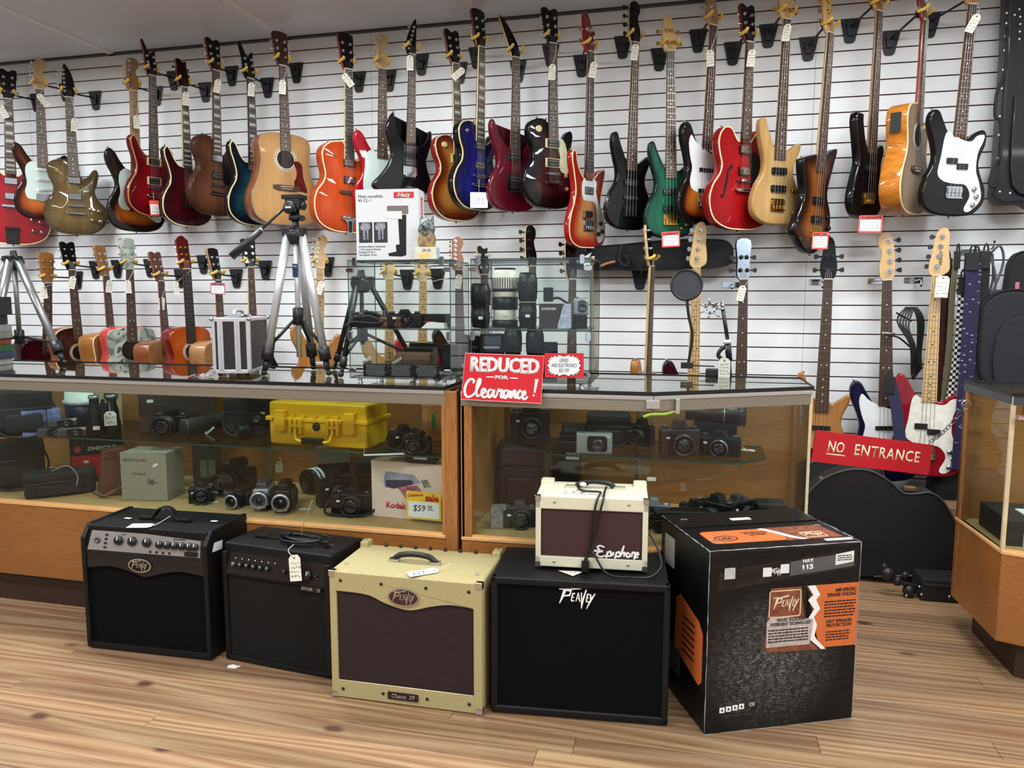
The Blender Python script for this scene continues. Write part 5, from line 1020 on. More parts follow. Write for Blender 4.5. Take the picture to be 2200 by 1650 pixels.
# ---------------------------------------------------------------- left case, glass shelf (left to right)
def S(pl, pr_, pt, pb, z=SH1): return spot(pl, pr_, pt, pb, z+.0005)
P, w_, h_, a = S(0, 108, 838, 938); bag('black camera bag heap at the left end of the glass shelf', P, a, w_, h_, .16, round_=.04, handle=True)
P, w_, h_, a = S(96, 168, 843, 925); P.y += .12
g = thing('plastic_tub', 'white-lidded dark plastic tub behind the blue camera pack', 'tub', place(P, a)); part('tub', MB().lathe([(w_*.42, 0), (w_*.46, h_*.7), (0, h_*.7)], 28), pm('dark blue film label', (34, 40, 62), .4, var=.5, scale=40), g); part('lid', MB().lathe([(w_*.5, h_*.62), (w_*.5, h_*.72), (w_*.44, h_*.74), (w_*.42, h_), (0, h_)], 28), pm('milky lid', (206, 214, 208), .4), g)
P, w_, h_, a = S(56, 128, 880, 935)
g = carton('film_camera_pack', 'blue and red single-use camera pack on the glass shelf', P, a+.2, w_, h_, .05, pm('blue pack', (120, 130, 186), .4, var=.4, scale=50), group='packs on the glass shelf'); part('red_band', MB().prism(rrect(w_*.4, h_*.18, .002), 0, .001), M_redp, g, M=FRONT(-w_*.2, 0, h_*.72, .1)); part('photo_panel', MB().prism(rrect(w_*.4, h_*.4, .002), 0, .001), pm('pack photo', (60, 70, 92), .4, var=.6, scale=90), g, M=FRONT(w_*.12, 0, h_*.35))
for i, (pl, pr_, pt, pb) in enumerate([(86, 140, 912, 938), (128, 184, 912, 940), (105, 160, 890, 914)]):
    P, w_, h_, a = S(pl, pr_, pt, 938); z = 0 if i < 2 else .040
    if i == 2: P = P+Vector((0, .0, z+.002))
    compact('small dark pocket camera, '+('left one of the row by the blue pack', 'right one of the row by the blue pack', 'stacked on top of the pair')[i], P+Vector((0, .0 if i < 2 else .01, 0)), a+.05, w_, .040 if i < 2 else .034, .028, M_gunm, M_cam, .009)
P, w_, h_, a = S(166, 214, 845, 925); P.y += .13; g = carton('beige_box', 'beige carton with dark green disc behind the binoculars', P, a, w_*1.05, h_*1.05, .08, pm('beige carton', (168, 158, 122), .7)); part('green_disc', MB().prism(ell(w_*.30, w_*.30, 24), 0, .002), pm('dark green', (34, 52, 44), .5), g, M=FRONT(.01, 0, h_*.85))
def binos(label, P, rz, w, h, m=M_cam, rot=0):
    g = thing('binoculars', label, 'binoculars', place(P, rz+rot), 'binoculars in the left case')
    for s in (-1, 1):
        part('barrel', MB().lathe([(w*.25, 0), (w*.25, h*.30), (w*.21, h*.42), (w*.20, h*.62), (w*.14, h*.8), (w*.14, h*.96), (w*.16, h), (w*.12, h), (0, h*.97)], 24), m, g, M=Matrix.Translation((s*w*.25, w*.26, 0)))
        part('eyecup', MB().lathe([(w*.15, h*.93), (w*.165, h*.95), (w*.165, h*1.0), (w*.11, h*1.0)], 20, caps=False), M_sil, g, M=Matrix.Translation((s*w*.25, w*.26, 0)))
    part('bridge', MB().box(-w*.16, w*.16, w*.14, w*.34, h*.35, h*.8).cyl((0, w*.24, h*.3), (0, w*.24, h*.9), w*.06, n=14), m, g, bevel=.004); return g
P, w_, h_, a = S(192, 258, 850, 937); g = binos('black binoculars standing on end with a white tag', P, a, w_, h_); sticker(g, FRONT(-w_*.22, -.001, h_*.22), .026, .016)
T = frame(P+Vector((w_*.34, -.012, h_*.46)), (math.cos(a), math.sin(a), 0), (0, 0, 1)); price_tag(T, 'white price tag hanging from the standing binoculars', .047, .062, 2, 31, [(.0, .05, .002), (-.004, .075, .012)], group='tags in the display cases', mat=M_lbl)
P, w_, h_, a = S(258, 404, 846, 938); P.y += .16; g = carton('dark_box', 'large dark brown box behind the big-lens camera', P, a-.05, w_*1.08, h_*1.1, .12, pm('dark brown box', (58, 44, 38), .6, var=.2)); sticker(g, FRONT(-w_*.38, -.001, h_*.75), .026, .014)
P, w_, h_, a = S(300, 400, 865, 934); slr('black camera with wide black lens beside the white tag', P+Vector((0, .06, 0)), a, .15, .105, .07, (.046, .09), rot=-.5)
P, w_, h_, a = S(356, 448, 890, 937)
g = thing('lens_pouch', 'black cylindrical lens pouch lying on the glass shelf', 'pouch', place(P, a-1.0), 'bags and pouches in the cases'); part('tube_body', MB().lathe([(0, -.07), (.032, -.07), (.038, -.062), (.038, .07), (.032, .078), (0, .078)], 28), M_cloth, g, M=Matrix.Translation((0, .06, .039)) @ Matrix.Rotation(PI/2, 4, 'X')); part('end_seam', MB().lathe([(.034, 0), (.0385, .002), (.034, .004)], 28, caps=False), M_gunm, g, M=Matrix.Translation((0, -.011, .039)) @ Matrix.Rotation(PI/2, 4, 'X'))
P, w_, h_, a = S(402, 456, 866, 905); P.y += .08
g = thing('lens_pouch', 'short round black pouch behind the price card', 'pouch', place(P, a-1.2), 'bags and pouches in the cases'); part('tube_body', MB().lathe([(0, -.05), (.03, -.05), (.036, -.04), (.036, .04), (.03, .05), (0, .05)], 24), M_cloth, g, M=Matrix.Translation((0, .05, .037)) @ Matrix.Rotation(PI/2, 4, 'X')); part('end_cap', MB().lathe([(.028, 0), (.028, .004), (0, .004)], 20), M_cam2, g, M=Matrix.Translation((0, -.0, .037)) @ Matrix.Rotation(PI/2, 4, 'X'))
P, w_, h_, a = S(432, 464, 892, 928); price_tag(frame(P+Vector((0, -.01, .028)), (math.cos(a), math.sin(a), 0), (0, .3, 1)) @ Matrix.Rotation(.7, 4, 'Z'), 'mint green price tag leaning by the navy camera bag', .045, .045, 2, 33, None, group='tags in the display cases', mat=pm('mint tag', (196, 212, 190), .7))
P, w_, h_, a = S(458, 560, 853, 935); bag('navy and black camera bag with domed lid on the glass shelf', P, a, w_*.55, h_, .10, M_navy, round_=.035, rot=-.25); P2 = P+Vector((.07, .06, 0)); bag('black camera bag behind the navy domed one', P2, a, w_*.55, h_*1.0, .11, M_cloth, round_=.04)
P, w_, h_, a = S(490, 548, 898, 936); 
g = thing('monocular', 'short black monocular lying in front of the navy bag', 'monocular', place(P, a-1.1)); part('barrel', MB().lathe([(0, -.05), (.018, -.05), (.02, -.02), (.026, -.01), (.027, .05), (.022, .052), (.02, .046), (0, .044)], 24), M_cam, g, M=Matrix.Translation((0, .03, .028)) @ Matrix.Rotation(PI/2, 4, 'X')); part('focus_ring', MB().lathe([(.026, .0), (.029, .002), (.029, .016), (.026, .018)], 24, caps=False), M_cam2, g, M=Matrix.Translation((0, .03, .028)) @ Matrix.Rotation(PI/2, 4, 'X'))
P, w_, h_, a = S(522, 562, 868, 925); compact('small camera with lit flash between navy bag and yellow case', P+Vector((0, .04, .045)), a-.3, .085, .06, .04, M_cam, M_cam2, .014); carton('small_black_box', 'small black box under the flash camera', P+Vector((0, .02, 0)), a-.3, .09, .042, .05, M_cam)
# the yellow hard case
M_ylw = pm('yellow hard plastic', (232, 180, 22), .42, var=.05, scale=20)
Pp = atZ(690, 958, SH1+.001); YW, YD, YH = .44, .19, .175
g = thing('hard_case', 'bright yellow hard case with black handle and latches on the glass shelf', 'case', place(Vector((-1.44, 2.66, SH1+.001)), -.06))
part('lower_shell', MB().box(-YW/2, YW/2, 0, YD, 0, YH*.60), M_ylw, g, bevel=.014, seg=3)
part('upper_shell', MB().box(-YW/2, YW/2, 0, YD, YH*.63, YH), M_ylw, g, bevel=.014, seg=3)
part('seam_flange', MB().box(-YW/2-.010, YW/2+.010, -.010, YD+.01, YH*.565, YH*.665), M_ylw, g, bevel=.004)
for s in (-1, 1):
    l = part('latch', MB().box(-.024, .024, -.026, 0, YH*.36, YH*.82).box(-.018, .018, -.030, -.02, YH*.34, YH*.42), M_ylw, g, M=Matrix.Translation((s*YW*.355, 0, 0)), bevel=.003)
    part('latch_pin', MB().cyl((-.03, -.022, YH*.62), (.03, -.022, YH*.62), .004, n=8), C('chrome'), l)
    hb_ = MB()
    for i in range(3): hb_.box(-.030+i*.022, -.018+i*.022, -.024, 0, YH*.30, YH*.64)
    hb_.box(-.032, .030, -.020, 0, YH*.44, YH*.50); part('handle_mount', hb_, M_ylw, g, M=Matrix.Translation((s*YW*.19, 0, 0)), bevel=.002)
part('handle_arms', MB().tube(crom([(-.085, -.022, YH*.40), (-.08, -.03, YH*.26), (-.06, -.032, YH*.15), (.06, -.032, YH*.15), (.08, -.03, YH*.26), (.085, -.022, YH*.40)], 4, False), .006, 8), M_ylw, g)
part('handle_grip', MB().box(-.048, .048, -.044, -.022, YH*.08, YH*.24), M_bkp, g, bevel=.007, seg=3, label='black rubber handle grip')
part('pressure_valve', MB().lathe([(.017, 0), (.017, .004), (.014, .009), (.006, .010), (0, .006)], 20), M_bkp, g, M=FRONT(0, 0, YH*.46))
for i in range(5): part('rib', MB().box(-.005, .005, -.0125, -.004, YH*.66, YH*.74), M_ylw, g, M=Matrix.Translation((-.10+i*.05, 0, 0)))
P, w_, h_, a = S(812, 882, 918, 972); slr('black camera beside the yellow case under the orange carton', P+Vector((0, .10, 0)), a, .125, .095, .06, (.03, .05), strap=True, rot=.3)
P, w_, h_, a = S(893, 945, 868, 944); P.y += .08; g = carton('orange_carton', 'orange and pink carton with green leaf emblem at the case end', P, a, w_, h_*1.05, .05, pm('orange carton', (222, 150, 84), .6, var=.12, scale=6)); part('green_emblem', MB().prism(ell(w_*.10, h_*.26, 20), 0, .001), pm('leaf green', (60, 130, 60), .6), g, M=FRONT(-w_*.02, 0, h_*.55)); part('emblem_ring', ring_strip(ell(w_*.22, h_*.36, 28), .0015, 0, .001), pm('brown ring', (120, 80, 40), .6), g, M=FRONT(-w_*.02, 0, h_*.55)); part('pink_edge', MB().prism(rrect(w_*.14, h_, .001), 0, .001), pm('pink edge', (214, 90, 84), .6), g, M=FRONT(w_*.42, 0, h_*.52))
P, w_, h_, a = S(868, 922, 922, 975); slr('black camera with looped strap at the right end of the glass shelf', P+Vector((0, .03, 0)), a, .10, .085, .06, (.028, .045), strap=True, rot=-.6)
P, w_, h_, a = S(782, 868, 960, 978); g = thing('booklet', 'white-edged booklet lying on the glass shelf', 'booklet', place(P, a)); part('pages', MB().box(-w_/2, w_/2, 0, .10, 0, .006), M_lbl, g); part('cover', MB().box(-w_*.49, w_*.48, .003, .097, .006, .010), M_cam, g)
P, w_, h_, a = S(866, 942, 978, 1000, .685); 
g = thing('phone_tray', 'black rounded tray hooked below the shelf over the printer box', 'tray', place(atY(903, 998, 2.62), 0)); part('tray', MB().prism(rrect(.125, .034, .014, 4), -.05, 0, 0, FRONT(0, 0, .022)), M_cam, g, bevel=.002); part('white_label', MB().prism(rrect(.055, .012, .002), 0, .001), M_lbl, g, M=FRONT(0, 0, .026)); part('hook', MB().box(-.05, .05, .0, .05, .036, SH1-.004-atY(903, 998, 2.62).z), M_cam2, g)
# ---------------------------------------------------------------- left case, deck
DK = .4525
def D(pl, pr_, pt, pb): return spot(pl, pr_, pt, pb, DK)
P, w_, h_, a = D(-10, 92, 948, 1050); bag('big round-topped black bag at the left of the deck', P, a, w_, h_, .16, round_=.05)
P, w_, h_, a = D(132, 222, 952, 1045); P.y += .10; g = carton('red_black_box', 'black-topped red box behind the flat black bag on the deck', P, a, w_*1.15, h_*1.1, .12, pm('box black', (18, 18, 20), .4)); part('red_panel', MB().prism(rrect(w_*1.1, h_*.5, .001), 0, .001), pm('box red', (196, 20, 36), .45, var=.1), g, M=FRONT(0, 0, h_*.40)); text('SIMMONS', g, M_lbl, FRONT(.02, -.0005, h_*.80), w=w_*.62, bold=.01); part('round_logo', MB().prism(ell(.015, .015, 20), 0, .001), pm('logo pink', (206, 84, 84), .5), g, M=FRONT(-w_*.42, 0, h_*.80)); sticker(g, FRONT(-w_*.25, -.002, h_*.5), .02, .012)
P, w_, h_, a = D(206, 268, 968, 1068); g = thing('leather_case', 'tall brown leather case with strap on the deck', 'case', place(P+Vector((0, .02, 0)), a+.1), 'bags and pouches in the cases'); M_lea = pm('brown leather', (92, 52, 34), .5, var=.2, scale=60, bump=.3); part('body', MB().prism([(-w_*.45, 0), (w_*.5, 0), (w_*.42, h_), (-w_*.25, h_*.98)], -.08, 0, 0, FRONT(0, 0, 0)), M_lea, g, bevel=.008, seg=3); part('lid', MB().prism([(-w_*.30, 0), (w_*.46, 0), (w_*.43, h_*.2), (-w_*.25, h_*.18)], -.084, .004, 0, FRONT(0, 0, h_*.83)), M_lea, g, bevel=.004); part('strap', MB().tube(crom([(-w_*.6, -.01, .03), (-w_*.3, -.03, .012), (0, -.035, .03), (w_*.5, -.01, .045)], 5, False), .008, 6), M_lea, g)
P, w_, h_, a = D(58, 205, 1018, 1066); g = bag('flat black bag with grey strap in front of the lettered red box', P, a, w_*.9, h_*1.1, .12, round_=.018, strap=False); part('strap', MB().tube(crom([(-w_*.1, .03, h_*1.1), (w_*.1, .0, h_*1.35), (w_*.22, -.012, h_*.9), (w_*.20, -.014, h_*.4)], 5, False), .0035, 6), pm('grey strap', (120, 124, 122), .5), g)
g = carton('binocular_box', 'grey box printed BINOCULARS with a bird drawing on the deck', Vector((-2.235, 2.63, DK)), .14, .205, .206, .14, pm('grey green card', (140, 136, 118), .75, var=.1, scale=60, bump=.2)); text('BINOCULARS', g, pm('faded print', (84, 78, 68), .7), FRONT(-.035, -.0005, .175), w=.105, bold=.01); part('bird_drawing', MB().prism([(-.02, -.006), (-.006, .0), (-.012, .016), (.004, .004), (.014, .012), (.012, .0), (.034, -.006), (.012, -.008), (.016, -.02), (.002, -.012), (-.006, -.018), (-.008, -.008)], 0, .0008), pm('faded print', (84, 78, 68), .7), g, M=FRONT(.03, 0, .085)); sticker(g, FRONT(.055, -.0005, .155, .5), .024, .010); text('Pentagull', g, pm('faded print', (84, 78, 68), .7), FRONT(-.02, -.0005, .115), w=.06, shear=.3)
P, w_, h_, a = D(392, 440, 968, 1045); P.y += .10; g = carton('dark_box', 'dark box with pale panels behind the small video camera', P, a, w_*1.2, h_*1.15, .1, pm('dark slate card', (40, 44, 44), .5)); part('pale_panel', MB().prism(rrect(w_*.3, h_*.5, .001), 0, .001), pm('pale panel', (110, 108, 88), .5), g, M=FRONT(-w_*.15, 0, h_*.5)); part('pale_panel', MB().prism(rrect(w_*.3, h_*.5, .001), 0, .001), pm('pale panel', (110, 108, 88), .5), g, M=FRONT(w_*.2, 0, h_*.5))
P, w_, h_, a = D(393, 445, 1028, 1084); slr('small black camera beside the grey box printed BINOCULARS', P+Vector((0, .05, 0)), a, .10, .09, .06, (.036, .045), rot=-.2)
P, w_, h_, a = D(425, 545, 985, 1065); P.y += .10; slr('large black camera with long lens at the back of the deck', P, a, .17, .15, .09, (.045, .11), rot=-.8)
P, w_, h_, a = D(468, 520, 1040, 1096); camcorder('black video camera with silver-rimmed lens', P+Vector((0, .04, 0)), a, .062, .075, .17, M_cam, M_cam, rot=-.6)
P, w_, h_, a = D(528, 576, 1022, 1100); camcorder('silver and grey video camera on the deck', P+Vector((0, .03, 0)), a, .075, .11, .13, M_sil, M_gunm, rot=-.25)
P, w_, h_, a = D(574, 622, 1024, 1106); camcorder('black and silver video camera right of the silver one', P+Vector((0, .03, 0)), a, .075, .115, .13, M_cam, M_cam, rot=-.2)
P, w_, h_, a = D(585, 665, 1000, 1080); P.y += .14
g = thing('telephoto_lens', 'thick black lens with two white bands behind the video cameras', 'lens', place(P, a-.9), 'lenses in the glass boxes'); Lm = Matrix.Translation((0, .08, .055)) @ Matrix.Rotation(PI/2, 4, 'X'); part('barrel', MB().lathe([(0, -.08), (.04, -.08), (.044, -.02), (.052, .0), (.054, .08), (.046, .08), (.044, .07), (0, .07)], 28), M_cam, g, M=Lm); part('white_band', MB().lathe([(.05, .02), (.056, .022), (.056, .032), (.05, .034)], 28, caps=False), M_lbl, g, M=Lm); part('white_band', MB().lathe([(.05, .045), (.0565, .047), (.0565, .054), (.05, .056)], 28, caps=False), M_lbl, g, M=Lm)
P, w_, h_, a = D(584, 616, 992, 1018); price_tag(frame(atY(600, 1003, 2.80), (math.cos(a), math.sin(a), 0), (.3, 0, 1)), 'pale yellow tag tied to the banded telephoto lens', .03, .05, 3, 41, [(.01, .03, .0), (.0, .04, .0)], group='tags in the display cases', mat=pm('pale yellow tag', (206, 196, 150), .7))
P, w_, h_, a = D(648, 712, 972, 1050); P.y += .16; P.z = DK; g = carton('grey_card_box', 'small grey box standing behind the gripped camera', P, a, w_*1.15, h_*1.25, .05, pm('speckled grey card', (124, 120, 108), .7, var=.3, scale=200)); part('black_band', MB().prism(rrect(w_*1.1, h_*.35, .001), 0, .001), M_cam, g, M=FRONT(0, 0, h_*.62))
P, w_, h_, a = D(660, 745, 1005, 1092); slr('tall black camera with battery grip and oval badge on the deck', P+Vector((0, .07, 0)), a, .15, .15, .08, (.04, .06), grip=True, rot=.3)
P, w_, h_, a = D(702, 790, 1040, 1110); slr('black camera with wide lens left of the printer box', P+Vector((0, .06, 0)), a, .16, .11, .08, (.042, .05), rot=-.35, strap=True)
P, w_, h_, a = D(745, 795, 1000, 1070); P.y += .12; bag('dark pouch behind the camera left of the printer box', P, a, w_*1.2, h_*1.1, .08)
for i, (pl, pr_, pb, lb) in enumerate([(430, 470, 1082, 'mint tag lying flat beside the small black camera'), (636, 666, 1097, 'white oval tag lying on the deck by the gripped camera'), (455, 488, 1063, 'pale green tag with cord lying on the deck')]):
    P, w_, h_, a = D(pl, pr_, pb-10, pb); price_tag(place(P+Vector((0, .02, .001)), a-.4), lb, .05, .03, 2, 50+i, None, group='tags in the display cases', mat=M_MINT if False else pm('mint tag', (196, 212, 190), .7))
# printer box and its sale card
M_kod = pm('printer carton', (226, 200, 184), .6, var=.03, scale=4); g = carton('printer_box', 'pale pink photo printer carton at the right end of the deck', Vector((-1.052, 2.638, DK)), -.079, .306, .225, .14, M_kod)
text('Kodak', g, pm('kodak red', (196, 30, 44), .5), FRONT(-.045, -.0005, .052), w=.088, bold=.035)
part('printer_picture', MB().prism([(-.10, .145), (-.09, .185), (.03, .18), (.06, .15), (-.06, .118), (-.095, .12)], 0, .0006, 0, FRONT(0, 0, 0)), pm('printer grey', (150, 152, 172), .5, var=.3, scale=30), g)
part('printer_slot', MB().prism([(-.09, .125), (-.055, .118), (.03, .142), (.02, .158), (-.09, .150)], 0, .0008, 0, FRONT(0, 0, 0)), pm('slot dark', (54, 48, 72), .5), g)
part('photo_print', MB().prism([(-.04, .125), (.045, .14), (.075, .10), (-.0, .078)], 0, .0010, 0, FRONT(0, 0, 0)), pm('photo print', (170, 100, 110), .4, var=.6, scale=60), g)
part('photo_print', MB().prism([(.06, .160), (.085, .165), (.105, .138), (.075, .132)], 0, .0010, 0, FRONT(0, 0, 0)), pm('photo print two', (120, 130, 110), .4, var=.6, scale=60), g)
g = thing('sale_card', 'yellow-bordered clearance sale card priced on the printer box', 'sign', Vector((-.955, 2.622, DK+.066)) and Matrix.Translation((-.972, 2.608, DK+.068)) @ Matrix.Rotation(-.079, 4, 'Z'))
part('card', MB().prism(rrect(.145, .108, .003), 0, .001), pm('sale yellow', (244, 196, 50), .6), g, M=FRONT(0, 0, 0)); part('panel', MB().prism(rrect(.128, .062, .002), .001, .0014), M_card, g, M=FRONT(0, 0, -.016))
text('sale', g, pm('sale red', (214, 40, 30), .5), FRONT(.035, -.0015, .033), w=.056, bold=.04); text('Clearance', g, pm('sale red', (214, 40, 30), .5), FRONT(-.034, -.0015, .040, .12), w=.066, bold=.02, shear=.3)
text('$59', g, M_ink, FRONT(-.018, -.0025, -.012), w=.052, shear=.2); text('95', g, M_ink, FRONT(.027, -.0025, -.004), w=.018); part('underline', MB().box(.016, .044, -.0032, -.0026, -.0145, -.0130), M_ink, g)
# ---------------------------------------------------------------- right case
def S2(pl, pr_, pt, pb): return spot(pl, pr_, pt, pb, SH2+.0005)
P, w_, h_, a = spot(1076, 1146, 883, 966, SH2); slr('tall professional black camera at the left of the right case shelf', Vector((-.62, 2.90, SH2+.001)), .15, .155, .165, .08, (.042, .06), grip=True, name='camera')
P, w_, h_, a = S2(1170, 1250, 895, 960); g = thing('charger', 'dark charger and cradle pile under the red mirrored sign', 'charger', place(Vector((-.44, 2.90, SH2+.001)), a)); part('cradle', MB().box(-.06, .06, 0, .08, 0, .03).box(-.05, .05, .01, .07, .03, .07), M_cam, g, bevel=.006); part('cradle_screen', MB().prism(rrect(.08, .022, .003), 0, .001), pm('dim screen', (60, 74, 84), .2), g, M=FRONT(0, .009, .05)); part('cable', MB().tube(crom([(-.06, .02, .01), (-.08, -.02, .006), (-.02, -.04, .006), (.05, -.03, .006)], 5, False), .004, 6), M_cam2, g)
g = thing('sign_reflection', 'small red board standing for a mirrored sign, reversed white letters', 'sign', Matrix.Translation((-.452, 3.0, .905)), None); part('board', MB().prism(rrect(.165, .052, .002), -.004, 0), pm('sign red', (186, 28, 40), .5), g, M=FRONT(0, 0, 0)); text('liwbuitl', g, M_lbl, FRONT(0, -.0005, 0), w=.14, h=.03, bold=.03); part('standoff', MB().cyl((0, .004, 0), (0, .118, 0), .004, n=8), M_alu2, g)  # solid board made in place of a red sign's mirror reflection
P, w_, h_, a = S2(1268, 1372, 880, 955); bag('plump black camera bag on the right case shelf', Vector((-.30, 2.86, SH2+.001)), a, .17, .125, .11, round_=.035); 
P, w_, h_, a = S2(1257, 1334, 927, 973); compact('silver digital camera facing out on the shelf edge', Vector((-.335, 2.70, SH2+.001)), a, w_*1.0, h_*1.0, .035)
P, w_, h_, a = S2(1340, 1372, 885, 950); slr('black camera tucked beside the plump bag', Vector((-.175, 2.90, SH2+.001)), a, .10, .11, .06, (.03, .05), rot=-.5)
M_brc = pm('maroon brown leather', (50, 26, 28), .4, var=.2, coat=.2)
P, w_, h_, a = S2(1425, 1505, 880, 970); slr('maroon-cased camera bundle with ribbed lens hood', Vector((-.03, 2.76, SH2+.001)), a+.1, .145, .135, .09, (.038, .07), M_brc, lm=M_brc, ring=M_brc)
P, w_, h_, a = S2(1500, 1586, 905, 970); slr('black film camera with chrome-ringed lens on the shelf', Vector((.115, 2.78, SH2+.001)), a, .15, .095, .06, (.032, .05), rot=-.2, ring=M_sil)
g = thing('telephoto_lens', 'long dark lens lying behind the chrome-ringed film camera', 'lens', Matrix.Translation((.10, 2.90, SH2+.001)), 'lenses in the glass boxes'); Lm = Matrix.Translation((0, 0, .135)) @ Matrix.Rotation(PI/2, 4, 'Y'); part('barrel', MB().lathe([(0, -.11), (.026, -.11), (.028, -.02), (.034, 0), (.036, .07), (.044, .075), (.044, .11), (.036, .11), (0, .1)], 24), M_brc, g, M=Lm); part('support_box', MB().box(-.08, .08, -.03, .03, 0, .105), M_cam, g, bevel=.004); part('silver_line', MB().lathe([(.0362, .03), (.0368, .032), (.0362, .034)], 24, caps=False), M_sil, g, M=Lm)
g = thing('camera_strap', 'yellow-green camera strap draped over the dark cameras', 'strap', Matrix.Translation((-.08, 2.88, SH2+.001))); part('webbing', MB().tube(crom([(-.09, -.01, .115), (-.06, 0, .125), (.0, 0, .13), (.05, 0, .15), (.07, .02, .155)], 5, False), .007, 6), pm('neon strap', (214, 226, 90), .6), g); part('pad', MB().tube(crom([(.02, .04, .14), (.08, .05, .165), (.15, .05, .16), (.18, .04, .13)], 5, False), .009, 6), M_brc, g); part('buckle', MB().cbox((-.09, -.01, .06), (.014, .01, .118)), M_cam, g)
P = atZ(1605, 967, SH2+.001); price_tag(place(P, a-.2), 'white tag lying flat at the right end of the shelf', .06, .03, 2, 61, [(-.03, .03, .01), (-.06, .05, .04)], group='tags in the display cases')
M_brl = pm('burgundy leather', (64, 30, 30), .4, var=.25, coat=.2)
P, w_, h_, a = D(1062, 1138, 1013, 1100); bag('burgundy leather camera bag on the right case deck', Vector((-.665, 2.90, DK+.001)), a, .17, .26, .12, M_brl, round_=.03)
P, w_, h_, a = D(1054, 1088, 1086, 1136); g = carton('silver_box', 'small silver patterned box on the right case deck', P, a+.1, w_, h_, .03, pm('patterned silver', (150, 152, 146), .3, .4, var=.5, scale=60))
P, w_, h_, a = D(1082, 1140, 1080, 1137); slr('old folding camera with round front plate behind glass', P+Vector((0, .04, 0)), a, .13, .10, .06, (.038, .035), body2=M_gunm)
P, w_, h_, a = D(1140, 1175, 1030, 1110); P.y += .05; slr('silver-sided camera hidden behind the cream practice amplifier', Vector((-.44, 2.72, DK)), a, .13, .12, .06, (.03, .04), body2=M_sil)
g = thing('black_box', 'tall black box between the shelves of the right case', 'box', Matrix.Translation((-.485, 2.96, DK)), None); part('box_body', MB().box(-.055, .055, 0, .09, 0, .25), M_cam, g, bevel=.003); part('white_label', MB().prism(rrect(.055, .03, .002), 0, .001), M_lbl, g, M=FRONT(.03, 0, .215))
P, w_, h_, a = D(1396, 1442, 1042, 1110); slr('old camera with silver prism right of the cream amplifier', Vector((-.115, 2.76, DK)), a, .12, .12, .06, (.03, .045), body2=M_sil)
bag('long black accessory bag on the deck behind the printed carton', Vector((-.01, 2.70, DK)), .2, .20, .085, .07, M_cam, round_=.015, strap=False)
slr('black camera with hot-shoe flash behind the printed carton', Vector((.115, 2.86, DK)), 0, .14, .12, .07, (.034, .06), rot=-.6, ring=M_gunm)
slr('second-hand chrome camera facing right on the deck', Vector((.195, 2.93, DK+.0)), 0, .12, .105, .06, (.03, .05), rot=.75, body2=M_gunm)
bag('small black bag with blue badge near the right glass corner', Vector((.325, 2.93, DK)), .2, .12, .075, .09, M_cam2, round_=.02, name='camera_bag')
slr('small black camera lying left of the blue-badged bag', Vector((.035, 2.90, DK)), .2, .12, .085, .06, (.028, .03))
# ---------------------------------------------------------------- right-hand case contents
g = thing('document_box', 'flat black box inside the right-hand case', 'box', Matrix.Translation((1.33, 2.86, DK))); part('box_body', MB().box(-.24, .3, -.02, .24, 0, .09), pm('textured black', (28, 26, 26), .6, var=.3, scale=120, bump=.3), g, bevel=.003); part('white_card', MB().box(-.19, .0, -.03, -.02, .0, .045), M_lbl, g); part('paper', MB().box(-.16, .02, .02, .14, .09, .094), M_lbl, g)
